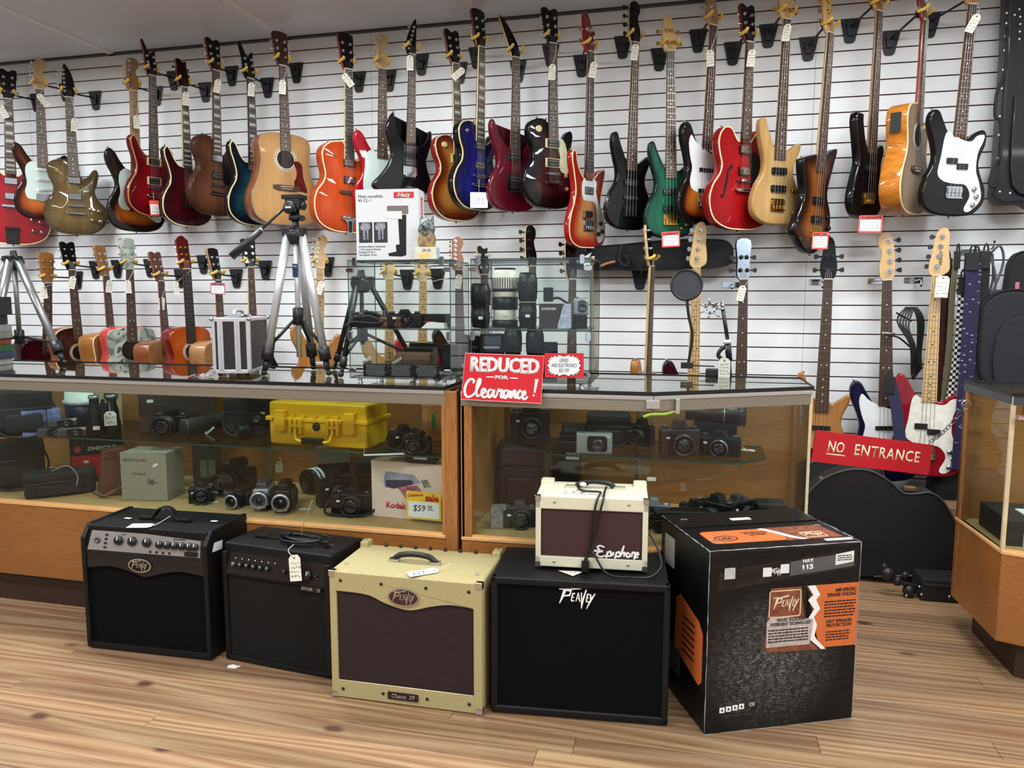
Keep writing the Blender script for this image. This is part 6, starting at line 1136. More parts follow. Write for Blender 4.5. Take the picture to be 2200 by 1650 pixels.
# ================================================================ on top of the cases
M_gb = glass('display box glass', (250, 253, 252), .38); M_black = pm('satin black', (17, 17, 19), .4, var=.15); M_tri = pm('tripod black', (24, 25, 28), .42, var=.15); M_trs = pm('anodised silver', (206, 206, 208), .35, .45, var=.04)
def rod(name, p, q, r0, r1, m, g, n=14, label=None): return part(name, MB().cyl(p, q, r0, r1, n), m, g, label)
def glass_box(label, x, y, rot, w_, d_, h_, z0, zs):
    g = thing('glass_display_box', label, 'display box', XYZ(x, y, z0, rot), 'glass display boxes on the counter'); t = .004
    part('glass_front', MB().box(0, w_, 0, t, .0, h_-t), M_gb, g); part('glass_back', MB().box(0, w_, d_-t, d_, .0, h_-t), M_gb, g)
    part('glass_side', MB().box(0, t, t, d_-t, 0, h_-t), M_gb, g); part('glass_side', MB().box(w_-t, w_, t, d_-t, 0, h_-t), M_gb, g)
    part('glass_top', MB().box(0, w_, 0, d_, h_-t, h_), M_gb, g); part('glass_floor', MB().box(-.004, w_+.004, -.004, d_+.004, -.006, -.001), M_gb, g)
    part('glass_shelf', MB().box(t, w_-t, t+.01, d_-t, zs-.005, zs), M_gb, g)
    e = MB()
    for (a, b, c_) in ((0, 0, h_), (0, 0, -.004), (0, d_, h_), (0, 0, zs-.002)): e.box(0, w_, b-.0008, b+.0008, c_-.0022, c_+.0004)
    for xx in (0, w_):
        e.box(xx-.0011, xx+.0011, 0, d_, h_-.0022, h_+.0004); e.box(xx-.0011, xx+.0011, 0, d_, -.006, -.003); e.box(xx-.0013, xx+.0013, -.0006, .0018, -.003, h_); e.box(xx-.0013, xx+.0013, d_-.0018, d_, -.003, h_)
    part('green_edges', e, M_gle, g, kind='stuff')
    for (cx, cz, kind_) in ((.028, h_, 'f'), (w_-.03, h_, 'f'), (.010, h_-.03, 'h'), (w_-.010, h_-.03, 'h'), (.006, zs-.02, 'v'), (w_-.006, zs-.02, 'v'), (.012, .03, 'h'), (w_-.012, .03, 'h')):
        ol = rrect(.018, .034, .008, 4) if kind_ != 'h' else rrect(.030, .018, .008, 4)
        part('chrome_clip', MB().prism(ol, 0, .009), C('chrome'), g, M=FRONT(cx, -.001, cz-.006), bevel=.002)
    for (cx, cy) in ((.03, .02), (w_-.03, .02), (.03, d_-.02), (w_-.03, d_-.02)):
        part('foot', MB().lathe([(.007, -.006), (.008, -.012), (.006, -.02), (.010, -.024), (.010, CT-z0+.0003)], 14), C('chrome'), g, M=Matrix.Translation((cx, cy, 0)))
    return g
Z0B = 1.020
glass_box('left glass display box under the white flash-unit carton', -1.218, 2.515, math.radians(2.5), .385, .262, .424, Z0B, .178)
glass_box('right glass display box with tall lenses, beside the clearance sign', -.752, 2.515, math.radians(1.2), .42, .30, .424, Z0B, .182)
# lenses and boxes inside; floor z 1.0205, shelves z 1.198 / 1.202
ZA, ZB, ZF = Z0B+.178+.0005, Z0B+.182+.0005, Z0B+.0005-.001
def B(pl, pr_, pt, pb, Y):
    P = atY((pl+pr_)/2, pb, Y); zc = (P-EYE).dot(CF); return P, (pr_-pl)/FPX*zc, (pb-pt)/FPX*zc, YAW-math.atan(((pl+pr_)/2-1100)/FPX)
def at(P, z): return Vector((P.x, P.y, z))
P, w_, h_, a = B(1011, 1054, 597, 690, 2.60); lens_up('tall black zoom lens at the left of the upper shelf', at(P, ZB), w_*.5, h_, rz=a)
P, w_, h_, a = B(1058, 1112, 565, 690, 2.64); lens_up('tall white telephoto lens with black rings in the glass box', at(P, ZB), w_*.5, h_, [(.0, .13, M_cam), (.30, .52, M_cam), (.60, .66, M_cam)], pm('lens white', (226, 222, 208), .4), rz=a)
P, w_, h_, a = B(1113, 1154, 573, 690, 2.60); lens_up('tall black zoom lens right of the white one', at(P, ZB), w_*.5, h_, [(.30, .31, M_pearl), (.46, .475, M_pearl)], rz=a)
P, w_, h_, a = B(1157, 1228, 588, 690, 2.56)
g = thing('device_box', 'clear box with dark printed wedge and small device inside', 'box', place(at(P, ZB), a)); part('clear_shell', MB().box(-w_/2, w_/2, 0, .06, 0, h_), M_gb, g); part('printed_wedge', MB().prism([(-w_*.48, 0), (w_*.06, 0), (w_*.26, h_*.52), (-w_*.48, h_*.52)], .001, .004, 0, FRONT(0, .006, 0)), pm('device brown print', (54, 40, 40), .4), g)
part('printed_snow', MB().prism([(w_*.08, 0), (w_*.48, 0), (w_*.48, h_*.52), (w_*.28, h_*.52)], .001, .004, 0, FRONT(0, .006, 0)), pm('device sky print', (188, 192, 216), .4, var=.3, scale=60), g); text('GARMIN', g, M_lbl, FRONT(-w_*.2, .0015, h_*.41), w=w_*.44, bold=.02)
part('device', MB().cyl((-w_*.2, .03, h_*.56), (-w_*.2, .03, h_*.60), .012).box(-w_*.36, -w_*.06, .02, .04, h_*.56, h_*.86), M_cam, g, bevel=.006); part('strap', MB().tube(crom([(-w_*.1, .03, h_*.62), (w_*.1, .03, h_*.64), (w_*.3, .03, h_*.56), (w_*.45, .03, h_*.50)], 4, False), .005, 6), M_cam2, g)
P, w_, h_, a = B(1230, 1262, 622, 660, 2.60); cz = ZB; carton('small_carton', 'small dark carton under the silver camera in the glass box', at(P, ZB), a, w_*1.0, .045, .05, M_cam); compact('silver pocket camera at the right of the upper shelf', at(P, ZB+.046)+Vector((0, .025, 0)), a, w_*1.05, .06, .03, M_sil, M_gunm, .014)
for (pl, pr_, pt, pb, Y, lb) in ((1083, 1121, 703, 785, 2.62, 'black lens with flat top on the floor of the right glass box'), (1130, 1168, 706, 785, 2.62, 'black zoom lens right of the flat-topped one'), ):
    P, w_, h_, a = B(pl, pr_, pt, pb, Y); lens_up(lb, at(P, ZF), w_*.5, P.z+h_-ZF, rz=a)
P, w_, h_, a = B(1031, 1084, 718, 785, 2.64); g = thing('flash_unit', 'black electronic unit with a chrome bar in the right glass box', 'flash', place(at(P, ZF), a)); hh = P.z+h_-ZF; part('body', MB().box(-w_/2, w_/2, 0, .06, 0, hh), M_cam, g, bevel=.005); part('chrome_bar', MB().box(-w_*.35, w_*.3, -.004, 0, hh*.66, hh*.72), M_sil, g); part('window', MB().prism(rrect(w_*.7, hh*.2, .004), 0, .002), M_len, g, M=FRONT(0, 0, hh*.85))
P, w_, h_, a = B(1166, 1198, 736, 785, 2.62); g = carton('small_carton', 'small dark carton with a price sticker in the right glass box', at(P, ZF), a, w_, P.z+h_-ZF, .05, M_cam); sticker(g, FRONT(-w_*.2, -.001, .06), .010, .008)
P, w_, h_, a = B(1205, 1232, 690, 790, 2.66)
# left box: shelf
g = slr('black film camera with brown leather case half on the upper shelf', at(B(840, 900, 660, 705, 2.62)[0], ZA), .1, .13, .07, .06, (.024, .04), rot=.3); 
g = bag('brown leather half case with studs on the upper shelf', at(B(820, 858, 670, 705, 2.58)[0], ZA), .1, .085, .04, .05, pm('tan brown leather', (108, 62, 42), .45, var=.2), round_=.008, strap=False, lid=False)
P = at(B(748, 820, 665, 703, 2.58)[0], ZA); g = thing('camera_bellows', 'black folded strap and bellows pile on the upper shelf', 'camera', place(P, .1), CAMG); part('body', MB().prism([(-.08, 0), (.07, 0), (.075, .03), (.02, .05), (-.04, .045)], -.06, 0, 0, FRONT(0, 0, 0)), M_cam, g, bevel=.008); part('strap', MB().tube(crom([(-.07, -.01, .006), (-.03, -.03, .02), (.05, -.02, .015), (.08, .0, .03), (.02, .02, .055), (-.05, .02, .05)], 5, False), .006, 6), M_cam2, g); part('dial', MB().cyl((-.02, .03, .04), (-.02, .03, .058), .018, n=18), M_gunm, g)
P = at(B(775, 830, 655, 690, 2.70)[0], ZA); compact('round-topped grey camera at the back of the upper shelf', P, .1, .09, .06, .035, M_gunm, M_cam, .013)
P = at(B(890, 955, 655, 690, 2.64)[0], ZA); g = carton('flat_box', 'flat black box with red lettering at the right of the upper shelf', P, .05, .12, .05, .08, M_cam); text('PENTAX', g, M_redp, FRONT(0, -.0005, .02), w=.05); 
P = at(B(905, 955, 690, 705, 2.56)[0], ZA); g = thing('instruction_card', 'white folded paper on the upper shelf of the left glass box', 'paper', place(P, .1)); part('sheet', MB().prism([(-.045, 0), (.045, 0), (.04, .018), (-.02, .022)], -.05, 0, 0, FRONT(0, 0, 0)), M_card, g)
# left box: floor
g = thing('text_board', 'black board of three panels with fine grey text in the left glass box', 'sign', XYZ(-1.175, 2.535, ZF, math.radians(2.5)))
for i in range(3):
    pn = part('panel', MB().box(i*.098, i*.098+.095, 0, .004, 0, .048), M_cam, g)
    rn = random.Random(i+80); mb = MB()
    for j in range(9):
        wv = .03+rn.random()*.012; mb.box(-wv, wv, -.0004, 0, .005+j*.0046, .0068+j*.0046, 0, Matrix.Translation((i*.098+.0475, 0, 0)))
    part('fine_print', mb, pm('fine grey print', (120, 124, 124), .6), pn, kind='stuff')
part('tray', MB().box(0, .30, .01, .12, 0, .012), M_gunm, g)
g = thing('jewellery_box', 'open black presentation box behind the brown camera case', 'box', XYZ(-1.07, 2.68, ZF)); part('box_body', MB().box(0, .115, 0, .06, 0, .10), M_cam, g, bevel=.003); part('lid', MB().box(.0, .115, .052, .06, .10, .115), M_cam, g)
g = thing('jewellery_box', 'upright black box by the right pane of the left glass box', 'box', XYZ(-.91, 2.66, ZF)); part('box_body', MB().box(0, .06, 0, .06, 0, .115), M_cam, g, bevel=.003); part('lid', MB().box(.002, .058, -.002, .0, .03, .11), M_cam2, g)
g = bag('brown leather instant-camera case in the left glass box', Vector((-1.0, 2.585, ZF+.001)), .05, .135, .085, .06, pm('worn brown leather', (96, 72, 54), .5, var=.25, coat=.1), round_=.01, strap=False); part('clasp', MB().prism(ell(.006, .006, 12), 0, .002), M_sil, g, M=FRONT(0, -.008, .03)); sticker(g, FRONT(.05, -.0075, .03), .010, .012)
for i, xx in enumerate((-1.165, -1.045)):
    g = thing('coil_spring', 'small white spiral coil on the text board, '+('left' if i == 0 else 'right')+' one', 'coil', XYZ(xx, 2.545, ZF+.060, .3)); pts = [(-.02+j*.001, .006*math.cos(j*.9), .006*math.sin(j*.9)) for j in range(40)]; part('coil', MB().tube(pts, .0012, 4), M_lbl, g, M=Matrix.Rotation(-.6, 4, 'Y')); part('rest', MB().box(-.016, .016, .0, .012, -.012, -.004), M_gunm, g)
# the flash carton and the wolf bust
FZ = Z0B+.424+.0005; P0 = atY(771, 560, 2.585)
M_wcard = pm('white carton', (228, 232, 236), .45, var=.02, scale=5)
g = carton('flash_unit_carton', 'big white carton with red logo standing on the left glass box', Vector((P0.x+.115, 2.585, FZ)), math.radians(6), .232, .258, .085, M_wcard)
g.scale = (1.02, 1, 1)
text('Metz mecablitz\n45 CL-1', g, M_ink, FRONT(-.060, -.0005, .226), w=.092, align='L')
part('red_logo', MB().prism(rrect(.074, .022, .001), 0, .0008), M_redp, g, M=FRONT(.063, 0, .236)); text('Metz', g, M_card, FRONT(.063, -.0009, .236), w=.05, h=.016, shear=.4, bold=.02)
for i, xx in enumerate((-.080, -.024)):
    part('photo_panel', MB().prism(rrect(.050, .074, .001), 0, .0008), pm('photo dark', (44, 46, 52), .4, var=.3, scale=40), g, M=FRONT(xx, 0, .103))
    part('flash_picture', MB().prism([(-.018, .0), (.008, -.004), (.018, .008), (.016, .024), (-.012, .026), (-.02, .014)], .0008, .0012).prism([(-.010, 0), (-.002, 0), (-.001, -.036), (-.010, -.036)], .0008, .0012).prism([(.004, 0), (.010, 0), (.010, -.034), (.005, -.034)], .0008, .0012), pm('flash print', (150, 154, 164), .4, var=.4, scale=80), g, M=FRONT(xx, 0, .112))
part('flash_picture', MB().prism(rrect(.078, .030, .004), 0, .001, 0, FRONT(.040, 0, .183)), pm('flash head grey', (120, 112, 108), .4), g); part('flash_picture', MB().prism([(-.036, -.013), (.022, -.016), (.022, .012), (-.036, .013)], .001, .0014, 0, FRONT(.034, 0, .166)), M_card, g)
part('flash_handle', MB().prism([(-.014, .09), (.016, .09), (.014, -.055), (-.002, -.06), (-.050, -.058), (-.052, -.048), (-.022, -.042), (-.024, -.018), (-.010, -.016)], 0, .001, 0, FRONT(.055, 0, .075)), M_cam, g)
text('Schwenkreflektor Gleitwinkel\n1 Teleconverter Elendox\nMontage DZ 8 ms\nTele adapter 35 mm', g, pm('grey print', (90, 94, 100), .7), FRONT(-.058, -.0005, .036), w=.10, h=.040, align='L')
part('red_side_panel', MB().prism(rrect(.026, .075, .001), 0, .001), M_redp, g, M=RIGHT(.116, .05, .195)); text('Metz', g, M_card, RIGHT(.1172, .05, .195, PI/2), w=.06, h=.016)
Pw = atY(918, 556, 2.545)
g = carton('price_box', 'small white box with price numbers under the wolf bust', Vector((Pw.x, 2.525, FZ)), .1, .080, .044, .05, pm('ivory box', (226, 222, 200), .6)); part('yellow_label', MB().prism(rrect(.034, .014, .003), 0, .0006), pm('yellow label', (236, 208, 110), .6), g, M=FRONT(-.004, 0, .013)); text('29.95', g, M_ink, FRONT(.004, -.0005, .031), w=.032); part('pale_blue_side', MB().box(.0401, .0405, .002, .048, .002, .042), pm('pale blue', (170, 204, 226), .6), g)
Wz = FZ+.0445
g = thing('wolf_bust', 'painted grey wolf head bust on a tan rock base', 'figurine', XYZ(Pw.x-.002, 2.55, Wz, .05))
def organic(name, mb, mats, parent, vox=.003, M=None, label=None):
    o = part(name, mb, mats, parent, label, M); m = o.modifiers.new('remesh', 'REMESH'); m.mode = 'VOXEL'; m.voxel_size = vox; m.use_smooth_shade = True
    s_ = o.modifiers.new('smooth', 'SMOOTH'); s_.iterations = 2; return o
M_wolf = pm('wolf grey paint', (96, 108, 104), .4, var=.75, scale=90, coat=.3); M_rock = pm('tan rock paint', (150, 122, 84), .5, var=.6, scale=70, coat=.2)
mb = MB(); mb.ball((0, 0, .075), (.027, .026, .026), 16); mb.ball((0, -.022, .068), (.012, .018, .010), 14); mb.ball((-.018, -.004, .062), (.014, .016, .018), 12); mb.ball((.018, -.004, .062), (.014, .016, .018), 12); mb.ball((0, 0, .05), (.028, .022, .026), 14)
for s in (-1, 1): mb.cyl((s*.016, .002, .088), (s*.023, .004, .112), .011, .0015, 8); mb.ball((s*.010, -.022, .080), (.006, .005, .004), 8)
organic('head', mb, M_wolf, g, .002)
part('nose', MB().ball((0, -.041, .070), (.005, .004, .004), 10), M_bk, g); 
for s in (-1, 1): part('eye', MB().ball((s*.0105, -.0265, .0805), .0022, 8), pm('amber eye', (170, 130, 50), .2), g)
mb = MB(); mb.prism([(-.026, 0), (.026, 0), (.030, .03), (.020, .055), (-.020, .055), (-.030, .028)], -.018, .018, 0, FRONT(0, 0, 0)); mb.ball((-.012, -.012, .02), (.014, .012, .022), 10); mb.ball((.014, -.012, .028), (.012, .010, .022), 10)
organic('rock_base', mb, M_rock, g, .0025)
# clearance sign
SY = 2.468; A_ = atY(992, 812, SY); B_ = atY(1167, 812, SY); zt = atY(1080, 761, SY).z; zb = atY(1080, 863, SY).z; sw = B_.x-A_.x; sh = zt-zb
M_sgn = pm('sign red ink', (212, 40, 52), .38, var=.02); g = thing('clearance_sign', 'red sign lettered REDUCED FOR Clearance! on the counter edge', 'sign', Matrix.Translation(((A_.x+B_.x)/2, SY, (zt+zb)/2)) @ Matrix.Rotation(math.radians(1.0), 4, 'Y'))
part('board', MB().prism([(-sw/2-.002, -sh/2), (sw/2-.006, -sh/2), (sw/2+.002, sh/2), (-sw/2+.012, sh/2)], 0, .003), M_sgn, g, M=FRONT(0, .003, 0)); part('white_edge', ring_strip([(-sw/2-.002, -sh/2), (sw/2-.006, -sh/2), (sw/2+.002, sh/2), (-sw/2+.012, sh/2)], .0014, .003, .0033), M_card, g, M=FRONT(0, .003, 0))
[text('REDUCED', g, M_card, FRONT(.008+dx, -.0005-.00006*i, sh*.27+dz), w=sw*.84, h=sh*.32, bold=.025, shear=.08, ext=.0002) for i, (dx, dz) in enumerate(((0, 0), (.0022, 0), (-.0022, .0), (0, .0010), (0, -.0010)))]
text('FOR', g, M_card, FRONT(.0, -.0005, .002), w=sw*.17, h=sh*.085, bold=.06)
for s in (-1, 1): part('dash', MB().box(s*sw*.145-.014, s*sw*.145+.014, -.0008, 0, .000, .0035), M_card, g)
def script(mb, letters, w_, h_, r, mi=0):
    for pts in letters: P_ = crom([(x*w_, y*h_) for x, y in pts], 5, False); k = len(P_); stroke(mb, P_, [r*(.75+.35*math.sin(PI*i/(k-1))) for i in range(k)], .0008, mi)
    return mb
CLEAR = [[(.13, .78), (.15, .92), (.09, 1.0), (.02, .7), (0, .3), (.04, .05), (.12, .12), (.18, .34)], [(.18, .34), (.24, .75), (.25, 1.0), (.22, .95), (.19, .5), (.20, .12), (.26, .2)], [(.26, .2), (.33, .36), (.32, .5), (.28, .42), (.28, .14), (.33, .08), (.39, .26)], [(.46, .45), (.40, .48), (.37, .25), (.40, .08), (.45, .3), (.47, .48), (.46, .18), (.49, .1), (.52, .28)], [(.52, .28), (.54, .52), (.56, .44), (.60, .48), (.58, .2), (.60, .1), (.64, .26)],
         [(.70, .45), (.65, .48), (.62, .25), (.65, .08), (.69, .3), (.71, .48), (.70, .18), (.73, .14)], [(.74, .48), (.74, .1), (.77, .4), (.80, .48), (.80, .14), (.83, .14)], [(.90, .44), (.87, .5), (.84, .26), (.86, .1), (.91, .2)], [(.91, .2), (.96, .34), (.95, .48), (.92, .38), (.92, .14), (.96, .08), (1.0, .22)]]
part('script_lettering', script(MB(), CLEAR, sw*.78, sh*.40, .0042), M_card, g, M=FRONT(-sw*.46, -.0001, -sh*.45)); part('exclamation', MB().prism([(0, 0), (.006, 0), (.016, .048), (.004, .048)], 0, .0008).prism(ell(.004, .004, 10, .0, -.009), 0, .0008), M_card, g, M=FRONT(sw*.39, -.0001, -sh*.28))
C_ = atY(1170, 790, SY+.004); D_ = atY(1254, 790, SY+.004); zt2 = atY(1210, 759, SY).z; zb2 = atY(1210, 812, SY).z; w2 = D_.x-C_.x; h2 = zt2-zb2
g = thing('clearance_sign', 'small red sign with white starburst reading $25 OFF', 'sign', Matrix.Translation(((C_.x+D_.x)/2, SY+.004, (zt2+zb2)/2)) @ Matrix.Rotation(math.radians(-1), 4, 'Y')); part('board', MB().prism(rrect(w2, h2, .002), 0, .002), M_sgn, g, M=FRONT(0, .002, 0))
st = [(w2*(.43 if i % 2 == 0 else .375)*math.copysign(abs(math.cos(t))**.6, math.cos(t)), h2*(.43 if i % 2 == 0 else .35)*math.copysign(abs(math.sin(t))**.6, math.sin(t))) for i, t in [(i, 2*PI*i/44) for i in range(44)]]
part('starburst', MB().prism([(x*1.04+.0008, y*1.05-.001) for x, y in st], .002, .0024, 1).prism(st, .0024, .0028, 0), [M_card, M_navy], g, M=FRONT(0, .002, 0)); text('LENSES\nAND ELECTRONICS\n$25 OFF', g, pm('blue ink', (66, 96, 150), .7), FRONT(0, -.0012, 0), w=w2*.66, h=h2*.58, shear=.2)
# aluminium case
g = thing('aluminium_case', 'silver and black aluminium-edged equipment case on the counter', 'case', XYZ(-1.862, 2.61, CT+.0035, math.radians(18)))
w_, d_, h_ = .148, .30, .222; z_ = .010
part('body', MB().box(.004, w_-.004, .004, d_-.004, z_+.004, z_+h_-.004), pm('case black panel', (38, 32, 30), .5, var=.15, scale=80, bump=.2), g)
for (x0, x1, y0, y1, z0, z1) in [(0, .012, 0, .012, 0, h_), (w_-.014, w_, 0, .014, 0, h_), (0, w_, 0, .012, 0, .014), (0, w_, 0, .012, h_-.014, h_), (w_-.012, w_, d_-.012, d_, 0, h_), (0, .012, d_-.012, d_, 0, h_), (w_-.012, w_, 0, d_, 0, .012), (w_-.012, w_, 0, d_, h_-.012, h_), (0, .012, 0, d_, h_-.012, h_), (0, w_, d_-.012, d_, h_-.012, h_)]: part('edge_trim', MB().box(x0-.001, x1+.001, y0-.001, y1+.001, z_+z0-.001, z_+z1+.001), M_trs, g, bevel=.003)
for xx in (.022, .088): part('front_rail', MB().box(xx, xx+.022, -.003, .004, z_+.012, z_+h_-.012).box(xx+.009, xx+.013, -.005, -.003, z_+.012, z_+h_-.012), M_trs, g, bevel=.001, seg=1)
for (cx, cy) in ((0, 0), (w_, 0), (0, d_), (w_, d_)): part('corner_cap', MB().ball((cx, cy, z_+h_-.004), .009, 10), C('chrome'), g)
for (cx, cy) in ((.02, .02), (w_-.02, .02), (.02, d_-.02), (w_-.02, d_-.02)): part('foot', MB().lathe([(.008, 0), (.009, .009), (.009, .014)], 12), M_rub, g, M=Matrix.Translation((cx, cy, 0)))
part('handle', MB().tube(crom([(w_*.5, .06, z_+h_), (w_*.5, .065, z_+h_+.026), (w_*.5, .17, z_+h_+.026), (w_*.5, .175, z_+h_)], 4, False), .007, 8), M_trs, g)
for yy in (.04, .2): part('latch', MB().box(w_*.35, w_*.65, yy, yy+.03, z_+h_, z_+h_+.012), C('chrome'), g, bevel=.002)
g = thing('plastic_bag', 'crumpled clear plastic bag beside the aluminium case', 'bag', XYZ(-1.90, 2.58, CT+.0005, .2)); mb = MB(); rnd = random.Random(3)
for i in range(14): x = -.05+i*.0065; mb.add([(x, -.02+rnd.random()*.02, .001), (x+.02, -.01+rnd.random()*.03, .001+rnd.random()*.01), (x+.012, .03+rnd.random()*.02, .012*rnd.random()+.002)], [(0, 1, 2)])
part('film', mb, pm('crumpled film', (206, 200, 196), .2, coat=.8, var=.2), g, kind='stuff'); part('printed_patch', MB().box(-.05, -.02, -.01, .01, .0, .002), pm('red print patch', (196, 110, 96), .4), g)
# tripods
def tripod(label, C0, feet, apex, m, leg_r=.014, head=True, lower=None, brace=.45, colr=.011, colz=.08, pan=None, braces=True, mleg=None):
    g = thing('tripod', label, 'tripod', Matrix.Translation(C0), 'tripods on the counter'); A = Vector(apex)-C0; mleg = mleg or m
    part('spider', MB().lathe([(.022, -.045), (.040, -.03), (.046, -.005), (.040, .012), (.020, .016), (.014, .04), (.014, .05)], 20), M_tri, g, M=Matrix.Translation(A))
    cl = part('centre_column', MB().cyl((0, 0, colz), (A.x, A.y, A.z+.05), colr, n=16), mleg, g)
    part('column_collar', MB().lathe([(.012, -.04), (.022, -.036), (.022, .03), (.014, .034)], 16), M_tri, g, M=Matrix.Translation(Vector((0, 0, 0)).lerp(A, brace)))
    for f in feet:
        F = Vector(f)-C0; T_ = A+(Vector((F.x, F.y, 0))-Vector((A.x, A.y, 0))).normalized()*.032; d = (F-T_); K = T_+d*.80
        lg = part('leg', MB().cyl(tuple(T_), tuple(K), leg_r, leg_r*.92, 10), mleg, g)
        part('leg_hinge', MB().cbox(tuple(T_+Vector((0, 0, .004))), (.036, .036, .038)), M_tri, lg, bevel=.006)
        part('leg_lock', MB().cyl(tuple(K-d*.0), tuple(K+d*.09), leg_r*1.35, n=10).cyl(tuple(K+d*.09), tuple(T_+d*.96), leg_r*.7, n=10), M_tri, lg)
        part('foot', MB().ball(tuple(F+Vector((0, 0, .012))), (.013, .013, .012), 10), M_tri, lg)
        if braces: S_ = Vector((0, 0, 0)).lerp(A, brace); part('brace', MB().cyl(tuple(S_), tuple(T_+d*.80), .0065, n=8), M_tri, g)
    if head:
        H = A+Vector((0, 0, .05)); part('head_neck', MB().lathe([(.016, 0), (.026, .004), (.026, .022), (.018, .026), (.018, .045)], 18), M_tri, g, M=Matrix.Translation(H))
        part('head_block', MB().box(-.030, .034, -.028, .028, .045, .088), M_tri, g, M=Matrix.Translation(H), bevel=.005); part('head_disc', MB().lathe([(.026, 0), (.026, .018), (.022, .022), (0, .022)], 22), M_tri, g, M=Matrix.Translation(H) @ FRONT(-.004, -.024, .05)); part('head_plate', MB().box(-.044, .040, -.03, .034, .086, .104), M_tri, g, M=Matrix.Translation(H), bevel=.003); part('label_plate', MB().prism(rrect(.026, .007, .001), 0, .001), M_lbl, g, M=Matrix.Translation(H) @ FRONT(-.004, -.0465, .05))
        part('knob', MB().cyl((.034, -.01, .06), (.052, -.012, .056), .013, n=14), M_tri, g, M=Matrix.Translation(H)); part('knob', MB().cyl((.03, .0, .01), (.044, -.02, .008), .012, n=14), M_tri, g, M=Matrix.Translation(H))
        if pan:
            Q = Vector(pan)-C0; S_ = H+Vector((-.03, -.01, .06)); mid = S_.lerp(Q, .48)
            part('pan_rod', MB().cyl(tuple(S_), tuple(mid), .0055, n=10), M_tri, g); part('pan_handle', MB().cyl(tuple(mid), tuple(Q), .0135, .016, 14), M_tri, g, label='ribbed black pan handle'); part('silver_collar', MB().cyl(tuple(S_.lerp(Q, .455)), tuple(mid), .0085, n=12), M_trs, g)
    return g
zc_ = CT+.0005
C0 = Vector((-1.585, 2.80, zc_)); ap = atY(620, 502, 2.80)
g = tripod('silver tripod with black pan head in the middle of the counter', C0, [Vector((-1.69, 2.70, zc_)), Vector((-1.43, 2.755, zc_)), Vector((-1.62, 2.98, zc_))], (C0.x, C0.y, ap.z), M_trs, pan=atY(497, 552, 2.66), leg_r=.0175, colz=.07, brace=.42)
part('blue_label', MB().box(-.012, .012, -.0135, -.0120, .40, .455), pm('label blue', (40, 60, 90), .4), g); text('SLIK', g, M_lbl, FRONT(0, -.0136, .445), w=.018)
P1 = atZ(146, 782, zc_); ap = atY(30, 560, 3.05); C0 = Vector((ap.x, 3.05, zc_)); 
tripod('grey metal tripod at the left end of the counter', C0, [Vector((P1.x, P1.y-.02, zc_)), Vector((C0.x-.25, 2.98, zc_)), Vector((C0.x+.07, 2.80, zc_))], (C0.x, 3.05, ap.z), pm('grey metal legs', (150, 150, 150), .35, .7, var=.08), head=False, pan=None, leg_r=.019, colz=.10, brace=.25)
C0 = Vector((-1.345, 2.90, zc_)); ap = atY(716, 606, 2.90)
tripod('black folding tripod standing behind the left glass box', C0, [Vector((-1.352, 2.705, zc_)), Vector((-1.53, 3.0, zc_)), Vector((-1.14, 3.02, zc_))], (C0.x, C0.y, ap.z), M_tri, head=False, leg_r=.011, colz=.12, colr=.009)
# stack of boxes at the far left of the counter
yb_ = 3.0; P = atY(-4, 800, 2.80); zz = zc_
for i, (nm, cl, h_, w_) in enumerate([('pale grey', (150, 152, 146), .03, .15), ('navy', (46, 60, 84), .03, .16), ('green', (42, 84, 52), .034, .15), ('red brown', (124, 60, 40), .028, .15), ('olive grey', (120, 122, 104), .030, .16), ('grey', (130, 134, 134), .034, .15), ('black', (32, 34, 38), .045, .13)]):
    g = carton('tape_box', nm+' box in the stack at the far left of the counter', Vector((P.x-.06+.004*(i % 3), 2.72, zz)), .3, w_, h_, .19, pm('tape box '+nm, cl, .5, var=.15)); zz += h_+.0006
g = carton('black_ribbed_box', 'black ribbed box balanced on the far left stack', Vector((P.x-.055, 2.74, zz)), .3, .17, .085, .16, M_black)
for i in range(5): part('pale_line', MB().box(-.08, .08, -.001, 0, .012+i*.014, .016+i*.014), pm('faint grey line', (92, 98, 100), .6), g)
